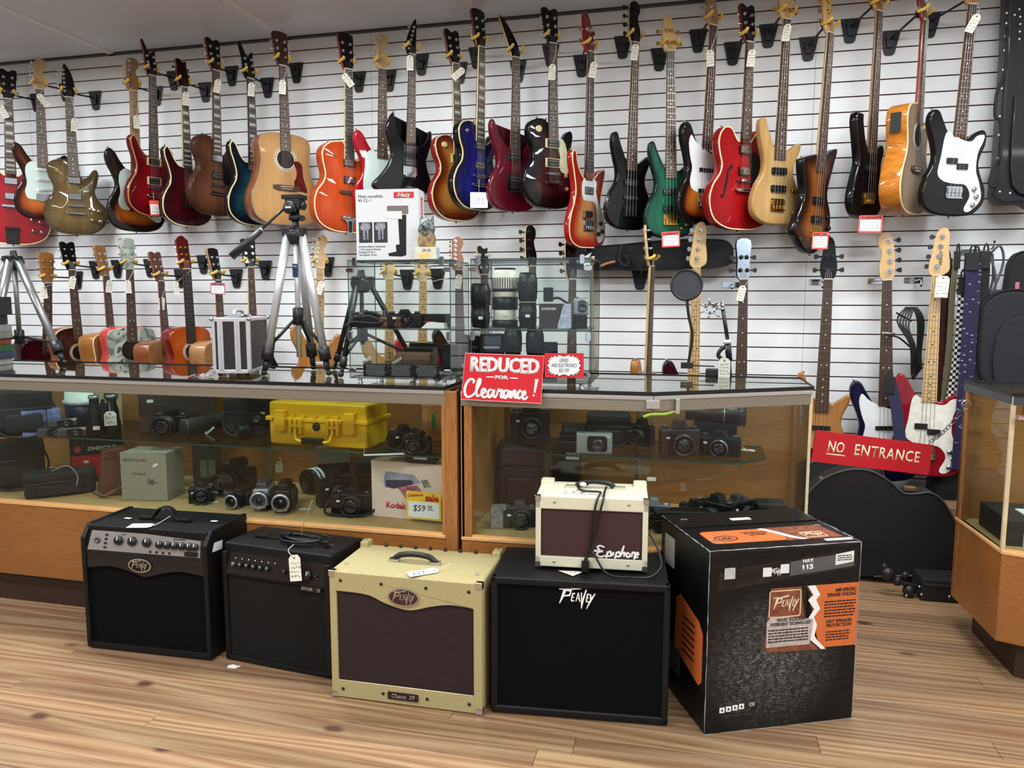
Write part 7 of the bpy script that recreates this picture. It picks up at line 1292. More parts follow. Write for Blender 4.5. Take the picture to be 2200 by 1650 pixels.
# ================================================================ amplifiers on the floor
M_tolex = pm('black tolex', (10, 11, 13), .5, var=.25, scale=220, bump=.5, bscale=420, spec=.3); M_grl = pm('black grille cloth', (5, 5, 6), .95, spec=.15, var=.25, scale=260, bump=.3); M_grl2 = pm('grey grille cloth', (28, 27, 26), .95, spec=.15, var=.2, scale=240, bump=.3)
M_tweed = pm('tweed covering', (176, 163, 116), .62, var=.12, scale=260, bump=.5, bscale=300, stretch=(1, 1, 1)); M_brg = pm('brown grille cloth', (40, 25, 25), .9, var=.3, scale=130, stretch=(2.2, 2.2, .35), bump=.4)
M_cov = pm('cream vinyl', (216, 212, 186), .5, var=.04, scale=120, bump=.25, bscale=400); M_brg2 = pm('maroon brown grille', (64, 37, 35), .9, var=.2, scale=240, bump=.2); M_badge = pm('badge silver', (190, 186, 178), .25, .8)
PV = [([(0, .44), (.30, .445), (.62, .50)], (.012, .022, .03)), ([(.17, .44), (.10, .22), (.015, .02)], (.045, .035, .012)), ([(.17, .42), (.34, .40), (.30, .27), (.12, .24)], (.02, .03, .028, .014)), ([(.39, .33), (.35, .12)], (.020, .016)), ([(.38, .33), (.46, .33)], .015), ([(.37, .22), (.43, .22)], .012), ([(.34, .11), (.43, .11)], .015),
      ([(.545, .36), (.48, .10)], (.014, .012)), ([(.545, .36), (.59, .10)], (.014, .016)), ([(.51, .19), (.57, .19)], .010), ([(.635, .37), (.64, -.10)], (.016, .012)), ([(.635, -.10), (.68, .16), (.77, .46)], (.012, .026, .02)), ([(.81, .33), (.77, .12)], (.020, .016)), ([(.80, .33), (.87, .33)], .015), ([(.79, .22), (.84, .22)], .012), ([(.76, .11), (.84, .11)], .015), ([(.89, .33), (.90, .18)], (.022, .02)), ([(1.02, .36), (.90, .16), (.78, -.10)], (.014, .03, .010))]
def pv_logo(g, mat, M, w_):
    mb = MB()
    for pts, r in PV: stroke(mb, [((x-.5)*w_, (y-.2)*w_) for x, y in pts], [q*w_ for q in r] if hasattr(r, '__len__') else r*w_, .0012)
    return part('logo_lettering', mb, mat, g, M=M)
def knob_part(g, x, y, z, r, M_=None, m=None, ptr=True, tilt=0):
    k = part('knob', MB().lathe([(r, 0), (r*.98, .010), (r*.8, .014), (0, .0145)], 16), m or M_bkp, g, M=M_)
    if ptr: part('pointer', MB().box(-r*.10, r*.10, 0, r*.8, .0142, .015), M_lbl, k)
    return k
def corners_(g, w_, d_, h_, m, r=.022, front_only=True):
    for (x, z) in ((0, 0), (w_, 0), (0, h_), (w_, h_)):
        sx = 1 if x == 0 else -1; sz = 1 if z == 0 else -1
        for y in ((0,) if front_only else (0, d_)):
            sy = 1 if y == 0 else -1; mb = MB(); t = .0018
            X = sorted((x-sx*t, x+sx*r)); Z = sorted((z-sz*t, z+sz*r)); Y = sorted((y-sy*t, y+sy*r*.9))
            mb.box(X[0], X[1], *sorted((y-sy*t, y+sy*.001)), Z[0], Z[1]); mb.box(*sorted((x-sx*t, x+sx*.001)), Y[0], Y[1], Z[0], Z[1]); mb.box(X[0], X[1], Y[0], Y[1], *sorted((z-sz*t, z+sz*.001)))
            part('corner_guard', mb, m, g, bevel=.001, seg=1)
def amp_root(label, x, y, z, rot, name='guitar_amplifier', group='amplifiers on the floor'): return thing(name, label, 'amplifier', XYZ(x, y, z, math.radians(rot)), group)
# amplifier 1
w_, d_, h_ = .519, .262, .470
g = amp_root('black amplifier with silver control panel and eleven-knob row, leftmost on the floor', -2.169, 2.214, .006, 1.9)
side = [(0, 0), (d_, 0), (d_, h_), (.035, h_), (-.002, h_*.90), (-.002, .02)]
for s in (0, 1): part('side_panel', MB().prism(side, 0, .018, 0, Matrix.Translation((s*(w_-.018), 0, 0)) @ Matrix(((0, 0, 1, 0), (1, 0, 0, 0), (0, 1, 0, 0), (0, 0, 0, 1)))), M_tolex, g, bevel=.004)
part('cabinet', MB().box(.016, w_-.016, .02, d_-.003, .004, h_-.004), M_tolex, g, bevel=.004)
part('bottom_rail', MB().box(.016, w_-.016, .0, .03, 0, .022), M_tolex, g, bevel=.004)
part('grille', MB().box(.018, w_-.018, .012, .021, .02, h_*.70), M_grl, g)
vl = [(.018, h_*.80), (w_-.018, h_*.80), (w_-.018, h_*.66)]+crom([(w_-.018, h_*.66), (w_*.78, h_*.68), (w_*.62, h_*.65), (w_*.5, h_*.615), (w_*.38, h_*.65), (w_*.22, h_*.68), (.018, h_*.655)], 5, False)
part('valance', MB().prism(vl, -.012, -.003, 0, FRONT(0, 0, 0)), M_black, g, bevel=.001, seg=1)
TP = Matrix.Translation((0, -.001, h_*.80)) @ Matrix.Rotation(math.radians(72), 4, 'X')   # sloped panel plane: x right, y up the slope, z out
M_pan = pm('brushed panel', (186, 178, 172), .3, .7, var=.08, scale=120, stretch=(.05, 1, 1))
part('panel_trim', MB().box(.018, w_-.018, -.002, .082, -.012, -.001), M_black, g, M=TP); part('control_panel', MB().prism([(.028, .004), (w_-.028, .004), (w_-.034, .062), (w_*.5, .074), (.034, .074)], 0, .002), M_pan, g, M=TP)
T2 = lambda x, y, z=.002: TP @ Matrix.Translation((x, y, z))
for i, xx in enumerate((.155, .212, .272)): knob_part(g, 0, 0, 0, .017, T2(xx, .044))
for i in range(5): knob_part(g, 0, 0, 0, .0145, T2(.325+i*.030, .040))
knob_part(g, 0, 0, 0, .014, T2(.468, .040))
part('input_jack', MB().lathe([(.012, 0), (.012, .004), (.006, .005), (.005, .001), (0, .001)], 16), M_gunm, g, M=T2(.065, .040))
for i in range(4): part('button', MB().box(-.005, .005, -.004, .004, 0, .004), M_bkp, g, M=T2(.100, .016+i*.015), bevel=.001, seg=1)
for i in range(4): part('button', MB().box(-.004, .004, -.004, .004, 0, .004), M_bkp, g, M=T2(.29+i*.026, .012), bevel=.001, seg=1)
part('display_window', MB().prism(rrect(.055, .017, .006), 0, .002), M_bkp, g, M=T2(.455, .014)); part('sound_label', MB().prism(rrect(.02, .003, .001), 0, .0006), M_ink, g, M=T2(.17, .066)); part('sound_label', MB().prism(rrect(.05, .004, .001), 0, .0006), M_ink, g, M=T2(.40, .062))
part('badge', MB().prism(ell(.047, .026, 32), 0, .003, 0), M_badge, g, M=FRONT(w_*.47, .000, h_*.71)); part('badge_face', MB().prism(ell(.042, .0215, 32), .003, .0038), M_bk, g, M=FRONT(w_*.47, .000, h_*.71)); pv_logo(g, M_badge, FRONT(w_*.47, -.0038, h_*.71), .065)
part('top_handle', MB().prism(crom([(-.085, 0), (-.05, .004), (-.025, .036), (.0, .044), (.03, .036), (.055, .004), (.09, 0)], 5, False)+crom([(.09, -.004), (.05, -.003), (.025, .030), (0, .037), (-.022, .030), (-.052, -.003), (-.085, -.004)], 5, False), -.014, .014, 0, FRONT(w_*.5, d_*.5, h_+.005)), M_rub, g, bevel=.002, label='black strap handle'); 
for s in (-1, 1): part('handle_mount', MB().prism(rrect(.05, .030, .006), 0, .006), M_bkp, g, M=TOP(w_*.5+s*.085, d_*.5, h_))
part('price_sticker', MB().prism(rrect(.026, .014, .003), 0, .0006), M_lbl, g, M=TOP(w_*.22, d_*.42, h_)); part('price_sticker', MB().prism(rrect(.026, .014, .003), 0, .0006), M_lbl, g, M=TOP(w_*.88, d_*.55, h_))
part('price_sticker', MB().prism([(-.03, -.012), (.03, -.018), (.035, .014), (-.015, .018)], 0, .0006), M_lbl, g, M=RIGHT(w_+.0005, .06, h_*.86))
for x in (.03, w_-.03):
    for y in (.04, d_-.04): part('foot', MB().lathe([(.014, -.006), (.016, .002), (.016, .004)], 12), M_rub, g, M=Matrix.Translation((x, y, 0)))
Mg = g.matrix_basis
price_tag(Mg @ TOP(w_*.42, d_*.13, h_+.0005, .15), 'white tag lying flat on top of the leftmost amplifier', .05, .085, 3, 71, [(.0, .055, .004), (-.02, .10, .03)], group='tags on the amplifiers', mat=M_lbl, ink=False).matrix_basis = Mg @ TOP(w_*.44, d_*.14, h_+.0005, -1.35)
# amplifier 2
w_, d_, h_ = .446, .225, .432
g = amp_root('black amplifier with grey cloth front and low control strip, second from the left', -1.611, 2.257, .005, -5.9)
part('cabinet', MB().box(0, w_, .018, d_, 0, h_), M_tolex, g, bevel=.009, seg=3)
for (x0, x1, z0, z1) in ((0, .02, 0, h_*.93), (w_-.02, w_, 0, h_*.93), (0, w_, 0, .018), (.0, w_, h_*.735, h_*.765)): part('front_edge', MB().box(x0, x1, 0, .022, z0, z1), M_tolex, g, bevel=.005)
part('grille', MB().box(.018, w_-.018, .008, .020, .016, h_*.74), M_grl2, g)
TP = Matrix.Translation((0, .003, h_*.765)) @ Matrix.Rotation(math.radians(76), 4, 'X'); T2 = lambda x, y, z=.002: TP @ Matrix.Translation((x, y, z))
part('control_panel', MB().box(.02, w_-.02, -.002, .075, -.01, .002), pm('dark bronze panel', (44, 36, 32), .35, .4, var=.1), g, M=TP)
for i in range(6): knob_part(g, 0, 0, 0, .009, T2(.05+i*.029, .028), M_gunm if i == 0 else None)
for i in range(7): part('indicator', MB().cyl((0, 0, 0), (0, 0, .0015), .0022, n=8), M_lbl, g, M=T2(.052+i*.028, .05))
for x, r_ in ((.265, .008), (.30, .005), (.325, .005), (.36, .016), (.395, .005)): knob_part(g, 0, 0, 0, r_, T2(x, .026), ptr=r_ > .01)
part('power_lamp', MB().cyl((0, 0, 0), (0, 0, .003), .003, n=8), pm('red lamp off', (180, 60, 50), .3), g, M=T2(.398, .02)); part('badge', MB().prism(rrect(.082, .018, .002), 0, .002), M_black, g, M=FRONT(w_-.075, .004, h_*.715)); text('SPIDER', g, M_badge, FRONT(w_-.090, .0015, h_*.715), w=.045, bold=.02, shear=.1); text('15', g, M_badge, FRONT(w_-.044, .0015, h_*.715), w=.012, bold=.02)
part('top_handle', MB().box(.08, .30, d_*.45, d_*.45+.028, h_, h_+.006), M_rub, g, bevel=.002); part('handle_mount', MB().box(.07, .12, d_*.42, d_*.58, h_, h_+.010), M_bkp, g, bevel=.003)
Mg = g.matrix_basis
t = thing('power_cord', 'coiled black power cord with twist tie on the second amplifier', 'cord', Mg @ TOP(.27, d_*.44, h_+.006)); pts = []
for i in range(46): a = i*.42; r_ = .045+.012*math.sin(a*.37); pts.append((r_*1.5*math.cos(a), r_*.75*math.sin(a), .008+.010*(i/46)+.003*math.sin(a*1.3)))
part('cable', MB().tube(pts, .0038, 7), M_rub, t); part('cable_end', MB().tube(crom([pts[-1], (.06, .03, .02), (.10, .03, .016), (.11, .0, .01)], 4, False), .0038, 7), M_rub, t)
part('plug', MB().box(.095, .125, -.022, -.004, .0, .018), M_rub, t, bevel=.004); part('plug_blade', MB().box(.125, .143, -.018, -.015, .006, .012), C('chrome'), t); part('socket_end', MB().box(-.085, -.045, -.012, .014, .006, .028), M_rub, t, bevel=.005); part('twist_tie', MB().tube(crom([(0, .0, .02), (.004, .002, .05), (.016, .02, .10), (.030, .03, .145)], 4, False), .0016, 5), pm('metallic tie', (190, 170, 120), .25, .7), t)
price_tag(Mg @ Matrix.Translation((.325, -.018, h_-.045)) @ Matrix.Rotation(math.radians(80), 4, 'X') @ Matrix.Rotation(.18, 4, 'Z'), 'cream tag hanging over the front of the second amplifier', .046, .088, 4, 72, [(-.02, .06, .004), (-.04, .075, -.06)], group='tags on the amplifiers')
# amplifier 3, tweed
w_, d_, h_ = .512, .275, .428
g = amp_root('tweed-covered amplifier with brown grille and oval badge', -1.116, 2.114, .004, .7)
part('cabinet', MB().box(0, w_, .014, d_, 0, h_), M_tweed, g, bevel=.010, seg=3)
for s in (0, 1): part('top_ear', MB().box(s*(w_-.03), s*(w_-.03)+.03, d_-.035, d_+.012, h_-.03, h_+.018), M_tweed, g, bevel=.006)
fr = [(0, 0), (w_, 0), (w_, h_), (0, h_)]
part('front_frame_side', MB().box(0, .024, 0, .016, 0, h_), M_tweed, g, bevel=.004); part('front_frame_side', MB().box(w_-.028, w_, 0, .016, 0, h_), M_tweed, g, bevel=.004); part('front_frame_bottom', MB().box(.02, w_-.024, .001, .016, 0, .056), M_tweed, g, bevel=.003)
vl = [(.022, h_-.003), (w_-.026, h_-.003), (w_-.026, h_*.80)]+crom([(w_-.026, h_*.805), (w_*.80, h_*.815), (w_*.68, h_*.79), (w_*.53, h_*.745), (w_*.38, h_*.78), (w_*.25, h_*.835), (.022, h_*.845)], 6, False)
part('valance', MB().prism(vl, -.016, -.001, 0, FRONT(0, 0, 0)), M_tweed, g, bevel=.0015, seg=1)
part('grille', MB().box(.020, w_-.024, .007, .015, .05, h_*.86), M_brg, g)
part('grille_piping', MB().tube([(.025, .002, .058), (w_-.029, .002, .058)], .002, 6), pm('pale piping', (216, 206, 160), .5), g)
for (x, z) in ((.04, .93), (.18, .93), (.33, .93), (.47, .93), (.04, .07), (.18, .07), (.33, .07), (.47, .07)): part('screw', MB().lathe([(.0055, 0), (.005, .0015), (0, .002)], 12), pm('dark screw', (50, 34, 26), .4, .4), g, M=FRONT(x, .0, h_*z))
part('badge', MB().prism(ell(.052, .029, 36), 0, .003, 0).prism(ell(.048, .025, 36), .003, .0038, 1), [M_badge, pm('badge brown', (62, 36, 34), .35)], g, M=FRONT(w_*.50, -.0005, h_*.845)); pv_logo(g, M_badge, FRONT(w_*.50, -.0045, h_*.845), .074)
part('name_plate', MB().prism(rrect(.105, .025, .005), 0, .002, 0), pm('plate brown', (44, 26, 24), .3), g, M=FRONT(w_*.485, 0, .028)); text('Classic  30', g, M_badge, FRONT(w_*.485, -.002, .028), w=.078, shear=.25, bold=.01)
for s in (-1, 1): part('handle_end', MB().prism(rrect(.034, .022, .004), 0, .010), C('chrome'), g, M=TOP(w_*.5+s*.072-.01, d_*.48, h_), bevel=.002)
part('top_handle', MB().tube(crom([(-.072, 0, .006), (-.05, 0, .022), (0, 0, .028), (.05, 0, .022), (.072, 0, .006)], 5, False), .010, 8), M_rub, g, M=Matrix.Translation((w_*.5-.01, d_*.48, h_)), label='ribbed black handle')
corners_(g, w_, d_, h_, C('chrome'), .020)
for (x, y) in ((.03, .07), (w_-.035, .07), (.012, d_-.01), (w_-.012, d_-.01)): part('rivet', MB().ball((x, y, h_+(.019 if y > .2 else .002)), (.006, .006, .003), 8), C('chrome'), g)
for i in range(7): part('control_knob', MB().cyl((0, 0, 0), (0, 0, .012), .006, n=10), M_bkp, g, M=Matrix.Translation((.09+i*.055, d_-.012, h_-.002)))
Mg = g.matrix_basis; t = price_tag(Mg @ Matrix.Translation((.305, .045, h_+.003)) @ Matrix.Rotation(-.9, 4, 'Z'), 'white tag tied to the handle of the tweed amplifier', .045, .10, 4, 73, [(.008, .055, .004), (.02, .085, .02)], group='tags on the amplifiers', mat=M_lbl)
# cabinet 4
w_, d_, h_ = .549, .295, .444
g = amp_root('large plain black speaker cabinet with white angular lettering', -.582, 2.144, .005, 5.4, 'speaker_cabinet')
part('cabinet', MB().box(.004, w_-.004, .016, d_, 0, h_-.002), M_tolex, g, bevel=.006, seg=2)
for (x0, x1, z0, z1) in ((0, .022, 0, h_), (w_-.022, w_, 0, h_), (0, w_, 0, .024), (0, w_, h_-.024, h_)): part('front_edge', MB().box(x0, x1, -.002, .03, z0, z1), M_tolex, g, bevel=.008, seg=3)
part('grille', MB().box(.020, w_-.020, .006, .018, .022, h_-.022), M_grl, g); pv_logo(g, M_card, FRONT(w_*.485, .0045, h_*.875), .108)
for (x, y) in ((.04, .05), (w_-.04, .05), (.04, d_-.05), (w_-.04, d_-.05)): part('foot', MB().lathe([(.016, -.005), (.018, .002)], 12), M_rub, g, M=Matrix.Translation((x, y, 0)))
TZ = .005+h_
# cream practice amplifier on it
w_, d_, h_ = .352, .20, .230
g = amp_root('small cream practice amplifier with script lettering standing on the black cabinet', -.462, 2.246, TZ+.008, 5.3)
part('cabinet', MB().box(0, w_, .012, d_, 0, h_), M_cov, g, bevel=.008, seg=3)
for (x0, x1, z0, z1) in ((0, .018, 0, h_), (w_-.018, w_, 0, h_), (0, w_, 0, .036), (0, w_, h_-.042, h_)): part('front_frame', MB().box(x0, x1, 0, .014, z0, z1), M_cov, g, bevel=.004)
part('grille', MB().box(.016, w_-.016, .005, .013, .034, h_-.040), M_brg2, g)
part('grille_piping', ring_strip(rrect(w_-.034, h_-.076, .001, 1, w_/2, h_/2-.003), .0015, 0, .002), pm('dark piping', (60, 40, 34), .6), g, M=FRONT(0, .003, 0))
EPI = [[(.20, .78), (.10, .86), (.03, .78), (.08, .62), (-.05, .58), (.16, .58), (.08, .54), (.02, .40), (.10, .28), (.22, .36)], [(.28, .58), (.22, .04)], [(.27, .5), (.34, .58), (.35, .36), (.25, .34)], [(.42, .56), (.38, .34)], [(.49, .58), (.43, .04)], [(.48, .5), (.55, .58), (.56, .36), (.46, .34)], [(.66, .92), (.58, .34)], [(.61, .48), (.68, .56), (.66, .34)], [(.78, .56), (.73, .52), (.73, .36), (.79, .36), (.80, .54)], [(.84, .34), (.86, .57), (.92, .52), (.88, .04), (.84, .12)], [(.94, .46), (1.0, .50), (.98, .58), (.94, .54), (.93, .36), (1.0, .36)]]
part('script_shadow', script(MB(), EPI, .132, .062, .0042), M_bkp, g, M=FRONT(w_-.160+.0015, .0048, .020)); part('script_lettering', script(MB(), EPI, .132, .062, .0030), M_card, g, M=FRONT(w_-.160, .0038, .022))
for (x, z) in ((.06, h_-.018), (w_-.06, h_-.018), (.06, .018), (w_-.06, .018)): part('screw', MB().lathe([(.0048, 0), (.004, .002), (0, .003)], 12), pm('brass screw', (214, 196, 140), .3, .8), g, M=FRONT(x, .0, z))
corners_(g, w_, d_, h_, C('chrome'), .016)
for s in (0, 1): part('top_ear', MB().box(s*(w_-.044), s*(w_-.044)+.044, d_-.045, d_+.006, h_-.02, h_+.012), M_cov, g, bevel=.006)
part('top_handle', MB().tube(crom([(-.06, 0, .004), (-.045, 0, .016), (0, 0, .022), (.045, 0, .016), (.06, 0, .004)], 5, False), .009, 8), M_rub, g, M=Matrix.Translation((w_*.52, d_*.62, h_)))
for s in (-1, 1): part('handle_end', MB().prism(rrect(.04, .016, .003), 0, .007), pm('pale chrome', (214, 208, 180), .25, .7), g, M=TOP(w_*.52+s*.078, d_*.62, h_), bevel=.001)
for (x, y) in ((.03, .03), (w_-.03, .03), (.03, d_-.03), (w_-.03, d_-.03)): part('foot', MB().lathe([(.010, -.008), (.012, .001)], 12), M_rub, g, M=Matrix.Translation((x, y, 0)))
Mg = g.matrix_basis
t = thing('power_cord', 'black power cord looped over the cream practice amplifier', 'cord', Mg)
part('cable', MB().tube(crom([(.16, .12, h_+.012), (.13, .09, h_+.008), (.15, .05, h_+.008), (.20, .035, h_+.010), (.20, .015, h_+.006), (.192, -.006, h_-.01), (.182, -.010, h_*.7), (.178, -.010, h_*.45), (.172, -.012, h_*.25), (.165, -.014, .04)], 5, False), .0036, 7), M_rub, t)
part('cable', MB().tube(crom([(.22, .10, h_+.010), (.215, .03, h_+.008), (.212, -.006, h_-.006), (.200, -.012, h_*.75), (.190, -.014, h_*.5), (.178, -.016, h_*.3), (.19, -.022, .05), (.23, -.04, .0), (.30, -.055, -.001), (.36, -.05, .002), (.395, .0, .02), (.385, .05, .06), (.36, .10, .09)], 5, False), .0036, 7), M_rub, t)
part('plug', MB().box(.148, .172, -.026, -.004, -.004, .028).cyl((.160, -.015, .028), (.163, -.014, .046), .007, .004, 10), M_rub, t, bevel=.003); part('tie', MB().ball((.145, .085, h_+.02), (.012, .009, .008), 8), M_lbl, t)
price_tag(Mg @ TOP(.125, .052, h_+.001, 1.5), 'white tag lying on top of the cream practice amplifier', .036, .085, 2, 74, None, group='tags on the amplifiers', mat=M_lbl)
g = thing('price_tag', 'cream triangular tag end poking out under the cream practice amplifier', 'price tag', Mg @ TOP(.115, -.03, -.0075), 'tags on the amplifiers'); part('card', MB().prism([(-.04, .018), (.04, .020), (.008, -.022)], 0, .0008), M_tag, g); part('handwriting', scribble(MB(), .04, 1, .012, 9, .0006, Matrix.Translation((0, .008, .0008))), M_ink, g, kind='stuff')
# printed carton 5
w_, d_, h_ = .494, .369, .570
def crinkle():
    m = pm('printed leather carton', (9, 8, 9), .36, coat=.04, var=.2, scale=30, spec=.25); N, L = nodes(m); b = N['Principled BSDF']
    tc = N.new('ShaderNodeTexCoord'); n1 = N.new('ShaderNodeTexNoise'); n1.inputs['Scale'].default_value = 30; n1.inputs['Distortion'].default_value = 2.5; n1.inputs['Detail'].default_value = 4; mp = N.new('ShaderNodeMapping'); mp.inputs['Scale'].default_value = (1, 1, 2.4); mp.inputs['Rotation'].default_value = (0, .3, 0)
    L.new(tc.outputs['Object'], mp.inputs[0]); L.new(mp.outputs[0], n1.inputs['Vector']); bp = N.new('ShaderNodeBump'); bp.inputs['Strength'].default_value = .55; bp.inputs['Distance'].default_value = .004; L.new(n1.outputs[0], bp.inputs['Height']); L.new(bp.outputs[0], b.inputs['Normal'])
    # the printed picture of creased leather: paler folds around the middle of the panel
    vo = N.new('ShaderNodeTexVoronoi'); vo.feature = 'DISTANCE_TO_EDGE'; vo.inputs['Scale'].default_value = 62; m2 = N.new('ShaderNodeMapping'); m2.inputs['Scale'].default_value = (.55, 1, 1.3); m2.inputs['Rotation'].default_value = (0, .35, 0); ad = N.new('ShaderNodeVectorMath'); ad.operation = 'MULTIPLY_ADD'; ad.inputs[1].default_value = (.05, .05, .05); L.new(n1.outputs['Color'], ad.inputs[0]); L.new(tc.outputs['Object'], ad.inputs[2]); L.new(ad.outputs[0], m2.inputs[0]); L.new(m2.outputs[0], vo.inputs['Vector'])
    cr = N.new('ShaderNodeValToRGB'); L.new(vo.outputs['Distance'], cr.inputs[0]); cr.color_ramp.elements[0].position = .02; cr.color_ramp.elements[1].position = .30
    ds = N.new('ShaderNodeVectorMath'); ds.operation = 'DISTANCE'; L.new(tc.outputs['Object'], ds.inputs[0]); ds.inputs[1].default_value = (.21, 0, .21); mk = N.new('ShaderNodeMapRange'); L.new(ds.outputs['Value'], mk.inputs[0]); mk.inputs[1].default_value = .04; mk.inputs[2].default_value = .24; mk.inputs[3].default_value = .16; mk.inputs[4].default_value = 0
    mu = N.new('ShaderNodeMath'); mu.operation = 'MULTIPLY'; L.new(cr.outputs[0], mu.inputs[0]); L.new(mk.outputs[0], mu.inputs[1]); mx = N.new('ShaderNodeMixRGB'); L.new(mu.outputs[0], mx.inputs[0]); mx.inputs[1].default_value = (.004, .0038, .004, 1); mx.inputs[2].default_value = (1, .98, .95, 1); L.new(mx.outputs[0], b.inputs['Base Color']); return m
M_crk = crinkle(); M_or = pm('carton orange', (206, 106, 52), .5, var=.05, scale=40); M_wear = pm('worn white edge', (150, 150, 152), .7, var=.3, scale=120); M_torn = pm('torn paper print', (186, 172, 168), .5, var=.25, scale=60); M_tape = pm('grey tape', (120, 122, 128), .25, coat=.5, var=.15)
g = thing('printed_carton', 'tall black printed carton with orange label panels on the floor', 'box', XYZ(.073, 2.181, 0, math.radians(24.1)))
part('box_body', MB().box(0, w_, 0, d_, 0, h_-.004), M_crk, g, bevel=.004, seg=2)
part('top_flap', MB().box(.004, w_-.004, .003, d_*.60, h_-.004, h_), M_crk, g); part('top_flap', MB().box(.004, w_-.004, d_*.60+.003, d_-.003, h_-.004, h_+.003), M_crk, g)
rnd = random.Random(5)
def worn(p, q, r_):
    P_ = [Vector(p).lerp(Vector(q), i/22)+Vector([(rnd.random()-.5)*.0012 for _ in range(3)]) for i in range(23)]; part('worn_edge', MB().tube(P_, [r_*(.1+.75*rnd.random()) for _ in P_], 5), M_wear, g)
worn((0, 0, 0), (0, 0, h_), .0022); worn((0, 0, h_), (w_, 0, h_), .0030); worn((w_, 0, .02), (w_, 0, h_), .0022); worn((0, 0, h_), (0, d_, h_), .0028); worn((w_, 0, h_), (w_, d_, h_), .0032); worn((0, d_, h_), (w_, d_, h_), .002); worn((0, 0, 0), (w_, 0, 0), .0016)
# front label
X0_, X1_, Z0_, Z1_ = .185, w_-.002, .238, .445
part('orange_label', MB().prism([(X0_+.145, Z0_+.006), (X1_, Z0_+.004), (X1_, Z1_-.002), (X0_+.125, Z1_-.002)], 0, .0008, 0, FRONT(0, 0, 0)), M_or, g)
torn = [(.155, .205), (.165, .175), (.150, .16), (.168, .13), (.155, .105), (.163, .08), (.150, .045), (.165, .03), (.20, .0), (.01, .004), (0, .02), (.005, .10), (.015, .205)]
part('torn_label', MB().prism([(X0_+x, Z0_+z) for x, z in torn], .0008, .0013, 0, FRONT(0, 0, 0)), pm('brown print', (126, 70, 48), .5, var=.5, scale=50), g)
jag = [(.135, .205), (.155, .175), (.138, .16), (.160, .13), (.140, .10), (.150, .08), (.140, .05), (.155, .03), (.19, .0), (.205, .0), (.175, .03), (.165, .045), (.172, .08), (.160, .105), (.180, .13), (.165, .16), (.178, .175), (.160, .205)]
part('torn_edge', MB().prism([(X0_+x, Z0_+z) for x, z in jag], .0013, .0018, 0, FRONT(0, 0, 0)), M_card, g); part('torn_edge', MB().prism([(X0_+x*.98-.002, Z0_+z) for x, z in jag[:9]]+[(X0_+.14, Z0_+.06), (X0_+.12, Z0_+.16), (X0_+.115, Z0_+.205)], .0012, .0015, 0, FRONT(0, 0, 0)), M_cam, g)
part('paper_panel', MB().prism([(X0_+.006, Z0_+.020), (X0_+.150, Z0_+.020), (X0_+.160, Z0_+.10), (X0_+.02, Z0_+.118), (X0_+.004, Z0_+.10)], .0018, .0022, 0, FRONT(0, 0, 0)), M_torn, g)
part('logo_frame', ring_strip(rrect(.105, .085, .008, 3), .003, 0, .0006), pm('cream frame', (230, 206, 160), .5), g, M=FRONT(X0_+.062, -.0016, Z0_+.155)); pv_logo(g, pm('logo tan', (222, 200, 170), .4), FRONT(X0_+.064, -.002, Z0_+.155), .082)
DKB = pm('print black', (30, 20, 18), .6)
text('PEAVEY EXCLUSIVE\nHYPERVENT TECHNOLOGY', g, DKB, FRONT(X0_+.084, -.0024, Z0_+.098), w=.135, h=.024, bold=.03); text('AMP-SPECIFIC\nSPEAKER VOICING', g, DKB, FRONT(w_-.058, -.001, Z0_+.178), w=.098, h=.026, bold=.03, align='R'); text('DDT SPEAKER\nPROTECTION', g, DKB, FRONT(w_-.062, -.001, Z0_+.080), w=.088, h=.024, bold=.03)
def fine(n, w0, h0, x, z, y, seed, m=None):
    r3 = random.Random(seed); mb = MB()
    for i in range(n):
        zz_ = h0/2-(i+.5)*h0/n; xx = -w0/2
        while xx < w0/2-.004: L_ = .004+r3.random()*.010; mb.box(xx, min(xx+L_, w0/2), zz_-h0/n*.24, zz_+h0/n*.24, 0, .0004); xx += L_+.0022
    part('small_print', mb, m or DKB, g, M=FRONT(x, y, z), kind='stuff')
fine(5, .135, .045, X0_+.078, Z0_+.055, -.0022, 1); fine(6, .105, .056, w_-.062, Z0_+.126, -.0008, 2); fine(4, .08, .034, w_-.066, Z0_+.040, -.0008, 3)
part('tape', MB().prism([(.03, h_-.125), (.20, h_-.105), (w_-.01, h_-.080), (w_-.01, h_-.018), (.20, h_-.045), (.03, h_-.062)], 0, .0005, 0, FRONT(0, 0, 0)), glass('clear tape', (200, 202, 206)), g)
part('model_panel', MB().prism([(.26, h_-.092), (w_-.022, h_-.074), (w_-.022, h_-.03), (.26, h_-.048)], .0005, .0009, 0, FRONT(0, 0, 0)), pm('grey print panel', (84, 84, 88), .4, var=.1), g); text('MAX', g, M_card, FRONT(.318, -.001, h_-.048, .05), w=.036, bold=.03); text('115', g, M_card, FRONT(.318, -.001, h_-.068, .05), w=.036, h=.016, bold=.05); part('white_label', MB().prism([(w_-.085, h_-.068), (w_-.024, h_-.060), (w_-.024, h_-.026), (w_-.085, h_-.034)], .0009, .0014, 0, FRONT(0, 0, 0)), M_lbl, g); fine(3, .05, .02, w_-.054, h_-.046, -.0014, 6, M_gunm)
for x0 in (.175, .232): part('white_label', MB().prism(rrect(.028, .028, .002), .0005, .001), M_lbl, g, M=FRONT(x0+.01, 0, h_-.075+(x0-.175)*.12))
